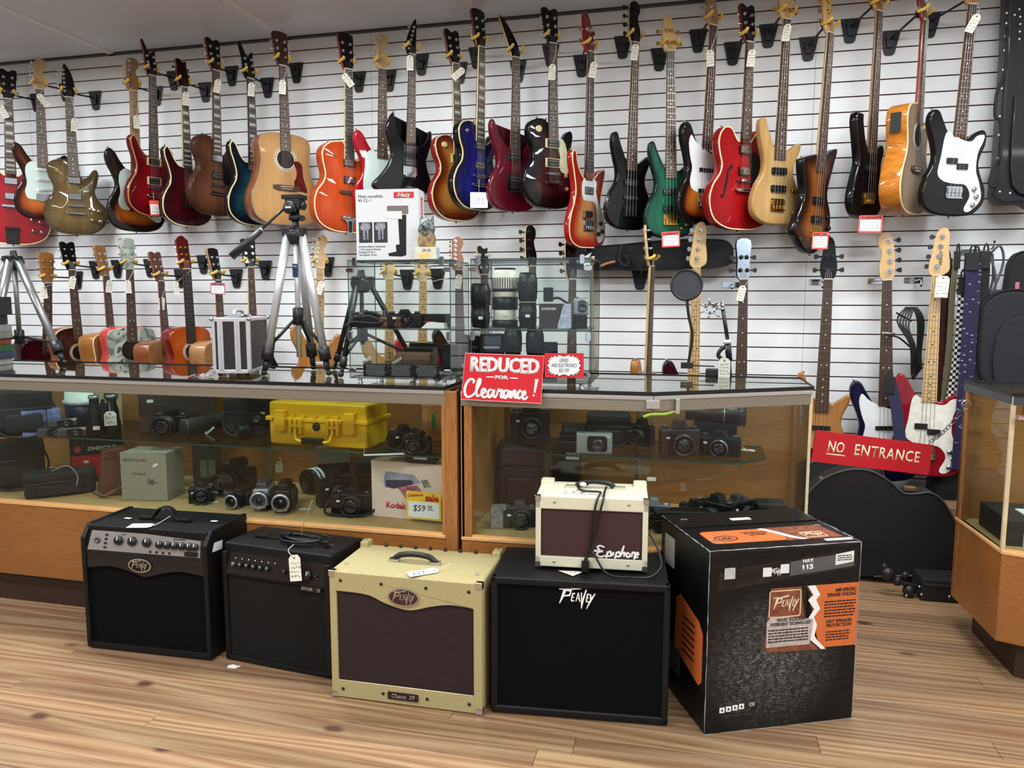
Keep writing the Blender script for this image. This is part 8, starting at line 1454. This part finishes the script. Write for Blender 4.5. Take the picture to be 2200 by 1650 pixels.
pv_logo(g, M_card, FRONT(.213, -.0006, h_-.077, .08), .04); part('white_label', MB().prism(rrect(.034, .042, .003), .0005, .001), pm('label grey', (186, 188, 188), .6), g, M=FRONT(.065, 0, h_-.075)); part('label_dark', MB().prism(rrect(.034, .020, .002), .001, .0013), M_cam, g, M=FRONT(.065, 0, h_-.098)); 
for i in range(4): part('handling_symbol', MB().prism(rrect(.017, .017, .002), 0, .0006), M_card, g, M=FRONT(.055+i*.021, 0, .072+i*.002)); part('symbol_mark', MB().prism([(-.004, -.003), (.004, -.003), (0, .005)], .0006, .0010), M_cam, g, M=FRONT(.055+i*.021, 0, .072+i*.002))
text('CE', g, M_card, FRONT(.152, -.0001, .082), w=.017, bold=.01); text('MANUFACTURED IN CHINA', g, M_gunm, FRONT(.10, -.0001, .052), w=.085)
part('orange_label', MB().prism([(-.235, .17), (-.05, .13), (-.03, .15), (-.03, .30), (-.06, .33), (-.20, .36), (-.23, .34)], 0, .0008, 0, Matrix.Translation((0, 0, 0)) @ Matrix.Rotation(-PI/2, 4, 'Z') @ Matrix.Rotation(PI/2, 4, 'X')), M_or, g)
for i in range(6): part('small_print', MB().box(-.045, .045, -.003, .003, .0008, .0014), DKB, g, M=LEFT(0, .13, .19+i*.022), kind='stuff')
part('white_label', MB().prism(rrect(.08, .10, .003), 0, .0008), pm('label grey', (186, 188, 188), .6), g, M=LEFT(0, d_*.80, h_*.83)); part('white_label', MB().prism(rrect(.10, .09, .003), 0, .0008), pm('dim label', (70, 72, 76), .6), g, M=LEFT(0, d_*.66, h_*.22))
part('orange_label', MB().prism(rrect(.30, .115, .02, 5), 0, .0008), M_or, g, M=TOP(.19, .115, h_)); part('brown_print', MB().prism([(.28, .05), (.47, .055), (.46, .18), (.27, .175), (.30, .12)], 0, .0012), pm('brown print', (126, 70, 48), .5, var=.5, scale=50), g, M=TOP(0, 0, h_)); part('torn_edge', MB().prism([(.24, .17), (.26, .172), (.285, .14), (.30, .12), (.32, .08), (.35, .055), (.33, .052), (.30, .075), (.285, .105), (.265, .135)], .0012, .0018), M_card, g, M=TOP(0, 0, h_)); part('logo_frame', ring_strip(rrect(.075, .05, .006, 3), .003, 0, .0006), pm('cream frame', (230, 206, 160), .5), g, M=TOP(.39, .09, h_+.0012)); pv_logo(g, pm('logo tan', (222, 200, 170), .4), TOP(.39, .09, h_+.0013), .06); part('ring_logo', ring_strip(ell(.038, .024, 28), .004, 0, .0006), DKB, g, M=TOP(.10, .10, h_+.0009)); text('USA', g, DKB, TOP(.10, .10, h_+.001), w=.045, bold=.03)
text('TRANSTUBE EMULATION\nREAL PERFORMANCE\nBASS AMPLIFIER', g, DKB, TOP(.215, .13, h_+.001), w=.09, h=.035); part('white_label', MB().prism(rrect(.09, .018, .001), 0, .001), M_lbl, g, M=TOP(.44, .035, h_)); part('white_label', MB().prism(rrect(.07, .022, .001), 0, .001), M_lbl, g, M=TOP(.24, d_*.75, h_+.003))
for (x, y) in ((.05, .08), (.05, .30), (.45, .16)): part('flap_crease', MB().tube(crom([(x-.012, y, h_+.0035), (x, y+.008, h_+.004), (x+.012, y, h_+.0035)], 4, False), .0015, 5), M_wear, g)
g = thing('paper_scrap', 'torn white paper scrap on the floor by the second amplifier', 'paper', XYZ(*atZ(502, 1432, .0005), .2)); part('sheet', MB().prism([(-.02, -.010), (.012, -.014), (.026, .004), (.008, .006), (-.006, .014), (-.022, .006)], 0, .0012), M_card, g); part('fold', MB().prism([(-.004, -.008), (.012, -.010), (.010, .002)], .0012, .003), M_card, g)
# ================================================================ right side: sign, straps, bags, hard cases
def poly_at(pts, Y, M0): return [tuple((M0.inverted() @ atY(x, y, Y)).xz) for x, y in pts]
# NO ENTRANCE sign on its chain between the two cases
a_, b_ = Vector((.452, 2.86, 0)), Vector((1.02, 3.12, 0)); dv = (b_-a_).normalized(); nv = Vector((dv.y, -dv.x, 0))
Q = [atP(x, y, a_, nv) for x, y in ((1749, 990), (1997, 1022), (2003, 955), (1748, 925))]
cx = sum(Q, Vector())/4; xd = ((Q[1]-Q[0])+(Q[2]-Q[3])).normalized(); M_ = frame(cx, xd, (0, 0, 1))
w_ = ((Q[1]-Q[0]).length+(Q[2]-Q[3]).length)/2; h_ = ((Q[2]-Q[1]).length+(Q[3]-Q[0]).length)/2
g = thing('no_entrance_sign', 'tilted red board engraved NO ENTRANCE hanging between the cases', 'sign', M_)
part('board', MB().prism(rrect(w_, h_, .002, 1), -.004, 0), pm('engraved red board', (186, 22, 36), .35, var=.04), g)
M_iv = pm('ivory engraving', (234, 222, 182), .5)
text('NO', g, M_iv, TOP(-w_*.315, h_*.04, 0), w=w_*.135, h=h_*.36, bold=.012); part('underline', MB().box(-w_*.39, -w_*.235, -h_*.215, -h_*.18, 0, .0006), M_iv, g); text('ENTRANCE', g, M_iv, TOP(w_*.12, h_*.04, 0), w=w_*.56, h=h_*.36, bold=.012, space=1.1)
part('hook', MB().tube(crom([(w_*.46, h_*.46, .001), (w_*.455, h_*.56, .003), (w_*.47, h_*.60, .001)], 4, False), .002, 6), C('chrome'), g)
g = thing('chain', 'steel chain running up from the red board to the right-hand case', 'chain', Matrix.Translation(cx)); p0 = M_ @ Vector((w_*.465, h_*.60, 0))-cx; p1 = atP(2072, 868, a_, nv)-cx; p1.y -= .02; nl = 13
for i in range(nl):
    p = p0.lerp(p1, (i+.5)/nl)-Vector((0, 0, .016*math.sin(PI*(i+.5)/nl))); d = (p1-p0).normalized(); s_ = nv if i % 2 else nv.cross(d); L2 = (p1-p0).length/nl*.66
    part('link', MB().tube([tuple(p+d*L2*math.cos(t)+s_*.0075*math.sin(t)) for t in [2*PI*k/12 for k in range(12)]], .0016, 5, closed=True), M_gunm, g)
part('hook_eye', MB().tube([tuple(p1+Vector((.016*math.cos(t), 0, .016*math.sin(t)))) for t in [2*PI*k/16 for k in range(14)]], .0022, 6), C('chrome'), g); part('screw_end', MB().cyl(tuple(p1+Vector((.012, .0, .0))), tuple(p1+Vector((.035, .035, .0))), .003, n=8), C('gold'), g)
# peg rail with straps
M_steel = C('chrome')
def peg(px, py, label, L_=.16, up=.02, pr_=None):
    b = atY(px, py, WY-.001); g = thing('wall_hook', label, 'hook', Matrix.Translation(b), 'empty chrome hooks on the slat wall')
    part('plate', MB().prism(rrect(.085, .028, .002), 0, .003), M_steel, g, M=FRONT(0, 0, 0)); part('rod', MB().tube(crom([(0, -.003, 0), (0, -L_*.5, -.002), (0, -L_*.92, 0), (0, -L_, up)], 4, False), .0038, 8), M_steel, g); part('rod_tip', MB().ball((0, -L_, up), .006, 8), M_bkp, g); return g
peg(1315, 557, 'empty chrome hook under the horizontal black soft bag, left one', .12, -.03); peg(1376, 565, 'empty chrome hook beside the edge-on maple bass', .12, -.03)
peg(1758, 606, 'chrome hook just left of the tapered black headstock', .14, -.03); peg(1884, 604, 'chrome hook left of the maple headstock over the sign', .14, -.03); peg(1962, 602, 'chrome hook between the two maple-headed basses', .14, -.03); peg(1570, 612, 'chrome hook left of the mirror-faced headstock', .12, -.02)
def weave(name, c1, c2, scale, kind='check'):
    m = bpy.data.materials.new(name); m.use_nodes = True; N, L = nodes(m); b = N['Principled BSDF']; b.inputs['Roughness'].default_value = .7
    tc = N.new('ShaderNodeTexCoord')
    if kind == 'check':
        t = N.new('ShaderNodeTexChecker'); t.inputs['Scale'].default_value = scale; t.inputs[1].default_value = lin(c1)+(1,); t.inputs[2].default_value = lin(c2)+(1,); L.new(tc.outputs['Object'], t.inputs[0]); L.new(t.outputs[0], b.inputs['Base Color'])
    else:
        t = N.new('ShaderNodeTexVoronoi'); t.inputs['Scale'].default_value = scale; mp = N.new('ShaderNodeMapping'); mp.inputs['Scale'].default_value = (1, 1, 2.2); L.new(tc.outputs['Object'], mp.inputs[0]); L.new(mp.outputs[0], t.inputs['Vector']); r = N.new('ShaderNodeValToRGB'); r.color_ramp.interpolation = 'CONSTANT'; L.new(t.outputs['Distance'], r.inputs[0]); e = r.color_ramp.elements
        e[0].position = 0; e[0].color = lin(c2)+(1,); e[1].position = .16; e[1].color = lin((64, 70, 130))+(1,); k = e.new(.25); k.color = lin(c1)+(1,); L.new(r.outputs[0], b.inputs['Base Color'])
    return m
def strap(label, pts, wd, mat, Y, top=M_cam2, th=.004):
    """ribbon hanging along picture points"""
    P_ = [atY(x, y, Y) for x, y in pts]; o = P_[0]; g = thing('guitar_strap', label, 'strap', Matrix.Translation(o), 'guitar straps on the right of the slat wall')
    Q_ = [Vector(p) for p in crom([tuple(p-o) for p in P_], 5, False)]; mb = MB(); n = len(Q_); vs = []
    for q in Q_: vs += [(q.x-wd/2, q.y, q.z), (q.x+wd/2, q.y+.012, q.z), (q.x+wd/2, q.y+.012+th, q.z), (q.x-wd/2, q.y+th, q.z)]
    fs = [(i*4+j, i*4+(j+1) % 4, (i+1)*4+(j+1) % 4, (i+1)*4+j) for i in range(n-1) for j in range(4)]+[(0, 3, 2, 1), (n*4-4, n*4-3, n*4-2, n*4-1)]
    part('webbing', mb.add(vs, fs), mat, g); part('leather_end', MB().box(-wd*.42, wd*.42, -.004, .02, -.07, .012), top, g, bevel=.003)
    part('loop', MB().tube(crom([(-wd*.2, .0, .0), (-wd*.15, 0, .03), (0, 0, .045), (wd*.15, 0, .03), (wd*.2, 0, 0)], 4, False), .004, 6), top, g); return g
peg(2085, 542, 'chrome peg that carries the guitar straps', .30, .03); YS = 3.93
strap('dark brown leather guitar strap, left of the olive one', [(2036, 560), (2030, 640), (2022, 740), (2012, 840), (2006, 900)], .050, pm('dark brown strap', (58, 28, 24), .5), 3.97)
strap('olive tan guitar strap right of the dark brown one', [(2058, 545), (2048, 620), (2042, 720), (2036, 800), (2028, 860)], .030, pm('olive strap', (112, 104, 78), .7, var=.15, scale=200), 3.95)
strap('black and white checkered guitar strap', [(2068, 600), (2066, 680), (2056, 780), (2044, 850), (2032, 905)], .042, weave('checker strap', (230, 230, 228), (16, 16, 18), 70), 3.92)
strap('purple printed guitar strap, the widest in the bunch', [(2090, 548), (2092, 600), (2085, 700), (2078, 800), (2070, 900), (2060, 1010)], .068, weave('purple print strap', (24, 18, 56), (176, 164, 172), 30, 'v'), 3.86)
strap('black padded guitar strap right of the purple printed one', [(2118, 545), (2114, 620), (2108, 700), (2100, 790), (2096, 850)], .050, M_cloth, 3.90); strap('narrow black guitar strap hanging down behind the others', [(2098, 550), (2102, 660), (2092, 800), (2080, 1000), (2070, 1180)], .06, M_cloth, 3.98)
strap('blue knit guitar strap in front of the midnight blue bass', [(1912, 815), (1924, 860), (1930, 900), (1936, 960)], .055, pm('blue knit strap', (34, 38, 66), .8, var=.5, scale=90, stretch=(1, 1, 4)), 3.86)
def coil(label, c_px, Y, pts_sets, r=.0045, mat=None, name='cable'):
    o = atY(c_px[0], c_px[1], Y); g = thing(name, label, 'cable', Matrix.Translation(o), 'cables hung on the right of the wall')
    for s_ in pts_sets: part('cable_loop', MB().tube(crom([tuple(atY(x, y, Y+dy)-o) for x, y, dy in s_], 5, False), r, 7), mat or M_rub, g)
    return g
g = coil('bundle of black cables on a hook left of the maple-fretted red bass', (1958, 660), 4.0, [[(1955+dx, 660, 0), (1940+dx*1.5, 690+i*3, -.02), (1960+dx*.6, 740, -.03), (1965+dx*.8, 800-i*6, -.02), (1972+dx, 812-i*5, 0), (1974+dx*.5, 760, .01), (1978+dx*.8, 690, 0), (1965+dx*.5, 660, .01)] for i, dx in enumerate((-8, -4, 0, 4, 8))]+[[(1958, 690, 0), (1940, 680, -.02), (1926, 672, -.03)], [(1955, 745, 0), (1930, 725, -.02), (1905, 720, -.03)]])
part('plug', MB().cyl((-.075, -.03, -.13), (-.13, -.03, -.125), .006, n=8), C('chrome'), g)
coil('grey patch cable looped right of the straps', (2140, 560), 3.96, [[(2128, 545, 0), (2148, 528, -.01), (2156, 560, 0), (2140, 610, 0), (2118, 650, .0), (2120, 655, 0), (2136, 640, 0), (2138, 590, 0), (2126, 545, .01)], [(2132, 545, .02), (2134, 590, .02), (2128, 620, .02), (2112, 655, .02)], [(2122, 575, -.02), (2108, 568, -.03), (2100, 566, -.03)]], .0055, pm('grey cable', (70, 74, 80), .5))
# soft bags at the right
def flat_bag(label, pts, Y, depth, mat, name='gig_bag', bev=.02, zip_=None, cat='bag', pocket=None):
    o = atY(*pts[0], Y); g = thing(name, label, cat, Matrix.Translation((o.x, Y, o.z))); ol = [(p.x-o.x, p.z-o.z) for p in [atY(x, y, Y) for x, y in pts]]; ol = crom(ol, 4)
    part('body', MB().prism(ol, -depth, 0, 0, FRONT(0, 0, 0), smooth=True), mat, g, bevel=bev, seg=3)
    part('piping', MB().tube([(x, -.001, z) for x, z in ol], .004, 6, closed=True), M_cam2, g)
    if pocket: q = [(p.x-o.x, p.z-o.z) for p in [atY(x, y, Y) for x, y in pocket]]; part('pocket', MB().prism(crom(q, 4), 0, .016, 0, FRONT(0, 0, 0)), mat, g, bevel=.006)
    return g
g = flat_bag('large dark gig bag over the right-hand case', [(2118, 830), (2108, 680), (2125, 640), (2175, 622), (2260, 640), (2290, 720), (2280, 840)], 3.90, .12, pm('charcoal gig bag', (26, 29, 36), .8, var=.2, scale=120, bump=.3), pocket=[(2140, 830), (2150, 700), (2250, 690), (2262, 830)])
g = flat_bag('black upright bag with pink label behind the dark gig bag', [(2168, 660), (2166, 590), (2176, 555), (2200, 540), (2260, 545), (2270, 660)], 4.06, .06, M_cloth); part('pink_label', MB().prism(rrect(.018, .06, .003), 0, .002), pm('pink label', (196, 110, 130), .6), g, M=FRONT(atY(2199, 580, 4.0).x-atY(2168, 660, 4.06).x, -.002, .09))
g = flat_bag('long black leather case with white studs at the top right corner', [(2140, 430), (2145, 350), (2152, 250), (2162, 100), (2166, 10), (2180, -40), (2290, -50), (2270, 430), (2200, 436)], 4.00, .10, pm('black leather case', (13, 14, 17), .4, var=.2, scale=60, bump=.4, coat=.1, spec=.3), 'leather_case', .02, cat='case', pocket=[(2172, 400), (2176, 230), (2186, 205), (2240, 205), (2240, 400)])
o = g.matrix_basis.translation
for i, (x, y) in enumerate([(2163, 28), (2180, 32), (2162, 50), (2160, 78), (2158, 108), (2155, 150), (2152, 190), (2148, 250), (2146, 290), (2144, 340), (2148, 412), (2170, 415), (2190, 20), (2192, 36), (2192, 52), (2191, 68), (2190, 84)]): part('stud', MB().ball(tuple(atY(x, y, 3.998)-o), .005, 8), M_lbl, g)
part('carry_strap', MB().tube(crom([tuple(atY(x, y, 3.99)-o) for x, y in ((2164, 60), (2160, 150), (2142, 200), (2138, 250), (2150, 262), (2150, 330), (2140, 350), (2130, 375), (2126, 395), (2138, 400), (2142, 370))], 4, False), .007, 7), M_cam2, g)
# horizontal soft case on the wall with white emblem
g = flat_bag('black soft case lying level on the slat wall with white emblem', [(1212, 545), (1225, 534), (1330, 526), (1440, 516), (1540, 515), (1568, 524), (1574, 545), (1562, 570), (1480, 578), (1330, 580), (1225, 575)], 4.04, .09, pm('black soft case', (13, 14, 18), .8, var=.2, scale=120, bump=.4), 'soft_case', .02)
o = g.matrix_basis.translation; part('emblem', MB().prism([(a.x-o.x, a.z-o.z) for a in [atY(x, y, 4.04) for x, y in ((1238, 562), (1272, 542), (1266, 553), (1278, 550), (1272, 575), (1262, 568), (1254, 576), (1256, 562))]], 0, .003, 0, FRONT(0, -.002, 0)), M_card, g)
part('tie_strap', MB().tube(crom([tuple(atY(x, y, 4.02)-o) for x, y in ((1338, 524), (1332, 545), (1330, 560), (1345, 572), (1352, 562), (1342, 548))], 4, False), .008, 6), M_cam2, g); part('tie_strap', MB().tube(crom([tuple(atY(x, y, 4.02)-o) for x, y in ((1290, 572), (1305, 566), (1322, 562))], 4, False), .008, 6), pm('tan strap end', (170, 110, 70), .5), g)
# pop filter, microphone arm and shock mount, clamped to the back of the right case
Cp = atY(1475, 612, 3.15); g = thing('pop_filter', 'round grey pop filter on a gooseneck behind the right case', 'pop filter', Matrix.Translation(Cp)); r_ = 32/FPX*(Cp-EYE).dot(CF)
Mv = frame((0, 0, 0), (math.cos(.05), math.sin(.05), 0), (0, .1, 1)); part('screen', MB().prism(ell(r_*.97, r_*.97, 36), -.002, .002), pm('grey mesh cloth', (58, 60, 64), .9, var=.15, scale=400), g, M=Mv); part('rim', MB().tube([(r_*math.cos(t), r_*math.sin(t), 0) for t in [2*PI*i/36 for i in range(36)]], .0055, 7, closed=True), M_black, g, M=Mv)
part('gooseneck', MB().tube(crom([tuple(atY(x, y, Y)-Cp) for x, y, Y in ((1476, 645, 3.15), (1480, 680, 3.15), (1487, 715, 3.15), (1484, 750, 3.15), (1478, 785, 3.15))], 5, False), .006, 8), M_black, g); part('clamp', MB().cbox(tuple(atY(1476, 785, 3.15)-Cp), (.05, .03, .024)).cyl(tuple(atY(1476, 785, 3.15)-Cp), tuple(atY(1535, 787, 3.15)-Cp), .003, n=8), M_black, g, bevel=.002)
Bz = atY(1568, 800, 3.15); g = thing('microphone_arm', 'black microphone arm with chrome spider shock mount', 'microphone stand', Matrix.Translation(Bz)); q = lambda x, y, Y=3.15: tuple(atY(x, y, Y)-Bz)
part('upper_tube', MB().cyl(q(1553, 665), q(1564, 735), .0078, n=12), M_black, g); part('lower_tube', MB().cyl(q(1563, 735), q(1567, 776), .0125, n=12), M_black, g); part('collar', MB().cyl(q(1562, 730), q(1563, 738), .016, n=14), M_lbl, g); part('clamp_arm', MB().tube(crom([q(1563, 742), q(1548, 752), q(1543, 764), q(1550, 772), q(1552, 790), q(1545, 800)], 4, False), .008, 8), M_black, g); part('base_rod', MB().cyl(q(1568, 776), q(1572, 832), .005, n=8), M_black, g); part('clamp_foot', MB().cbox(q(1532, 800), (.06, .04, .03)), M_black, g, bevel=.005); part('swivel', MB().cyl(q(1552, 648), q(1553, 665), .008, n=10), C('chrome'), g)
part('mount_arm', MB().cyl(q(1552, 652), q(1530, 660), .004, n=8), C('chrome'), g); c0 = Vector(q(1528, 663)); part('mount_ring', MB().tube([tuple(c0+Vector((.026*math.cos(t), .01*math.sin(t), .020*math.sin(t)))) for t in [2*PI*i/20 for i in range(20)]], .0025, 6, closed=True), C('chrome'), g)
for i in range(7): t = 2*PI*i/7; part('mount_claw', MB().cyl(tuple(c0+Vector((.018*math.cos(t), 0, .014*math.sin(t)))), tuple(c0+Vector((.052*math.cos(t), -.01, .044*math.sin(t)))), .0045, .003, 8), C('chrome'), g)
T = frame(atY(1556, 790, 3.12), (math.cos(-.05), math.sin(-.05), 0), (0, 0, 1)); price_tag(T, 'cream tag on the microphone arm behind the right case', .046, .078, 4, 81, [(.0, .06, .01), (.006, .085, .03)], group='tags in the display cases')
# hard cases on the floor at the right
def hard_case(label, pts, Y, depth, dz=0, mat=None):
    P_ = [atY(x, y, Y) for x, y in pts]; zmin = min(p.z for p in P_); o = Vector((P_[0].x, Y, 0)); g = thing('guitar_case', label, 'case', Matrix.Translation(o), 'hard cases on the floor')
    ol = crom([(p.x-o.x, max(.001, p.z-zmin)) for p in P_], 4); ol = [(x, max(.001, z)) for x, z in ol]; mat = mat or pm('black case tolex', (11, 12, 13), .6, var=.25, scale=200, bump=.4)
    part('shell', MB().prism(ol, -depth, 0, 0, FRONT(0, 0, 0), smooth=True), mat, g, bevel=.012, seg=3); part('edge_valance', MB().tube([(x, .0, z) for x, z in ol if z > .02], .005, 6), pm('grey edge piping', (58, 60, 62), .5), g); return g, o, zmin
Yc = 3.62; g, o, zm = hard_case('big black hard guitar case standing on its edge behind the red board', [(1700, 1240), (1690, 1170), (1722, 1085), (1765, 1035), (1820, 1013), (1870, 1015), (1912, 1038), (1940, 1062), (1970, 1064), (2000, 1062), (2030, 1085), (2062, 1140), (2090, 1160), (2260, 1180), (2290, 1205), (2290, 1240), (1950, 1240)], Yc, .12)
for (x, y) in ((1958, 1055), (1775, 1035)): part('latch', MB().cbox(tuple(atY(x, y, Yc)-o-Vector((0, -.03, zm))), (.05, .04, .014)), pm('latch brass', (170, 150, 110), .3, .8), g, bevel=.002)
g, o, zm = hard_case('grey-black hard case behind the big one, seen past the glass corner', [(1690, 1200), (1680, 1080), (1720, 1010), (1790, 992), (1860, 1000), (1900, 1030), (1910, 1200)], 3.90, .13, mat=pm('dark grey case', (34, 36, 40), .55, var=.2, scale=120))
for i in range(3): part('latch', MB().cbox(tuple(atY(1748+i*9, 1040+i*5, 3.88)-o-Vector((0, 0, zm))), (.018, .02, .02)), pm('latch brass', (170, 150, 110), .3, .8), g, bevel=.002)
Pf = atZ(1985, 1262, 0); g = thing('stand_bag', 'long black folded stand lying on the floor by the right case', 'stand', XYZ(Pf.x, 3.44, .001, .03)); part('long_case', MB().box(-.06, .42, 0, .14, 0, .10), pm('dull black case', (14, 15, 17), .6, var=.2), g, bevel=.01); part('metal_edge', MB().box(-.055, .415, -.002, .0, .072, .080), M_gunm, g)
for i, (x, z, r) in enumerate([(-.10, .03, .028), (-.15, .07, .022), (-.19, .10, .03), (-.12, .10, .016)]): part('clamp_joint', MB().ball((x, .03, max(z, r)), (r, r*.8, r), 10), M_tri, g)
part('stand_tube', MB().tube(crom([(-.06, .04, .05), (-.12, .03, .06), (-.17, .03, .09), (-.21, .04, .14)], 4, False), .012, 8), M_tri, g)
for x, z in ((-.07, .065), (-.06, .03), (-.12, .02), (.05, .03)): part('bolt', MB().ball((x, -.004, z), .006, 8), C('chrome'), g)
g = carton('storage_carton', 'brown cardboard box behind the hard case', Vector((1.24, 3.78, 0)), .1, .34, .33, .24, pm('brown cardboard', (118, 92, 64), .8, var=.2)); part('tape', MB().box(-.03, .03, -.001, 0, 0, .32), pm('tan tape', (150, 122, 84), .4), g)
g = flat_bag('low black bag slumped behind the strap bunch', [(2010, 1210), (2005, 1060), (2030, 1000), (2090, 990), (2120, 1060), (2120, 1210)], 3.95, .15, M_cloth, 'duffel_bag', .03)
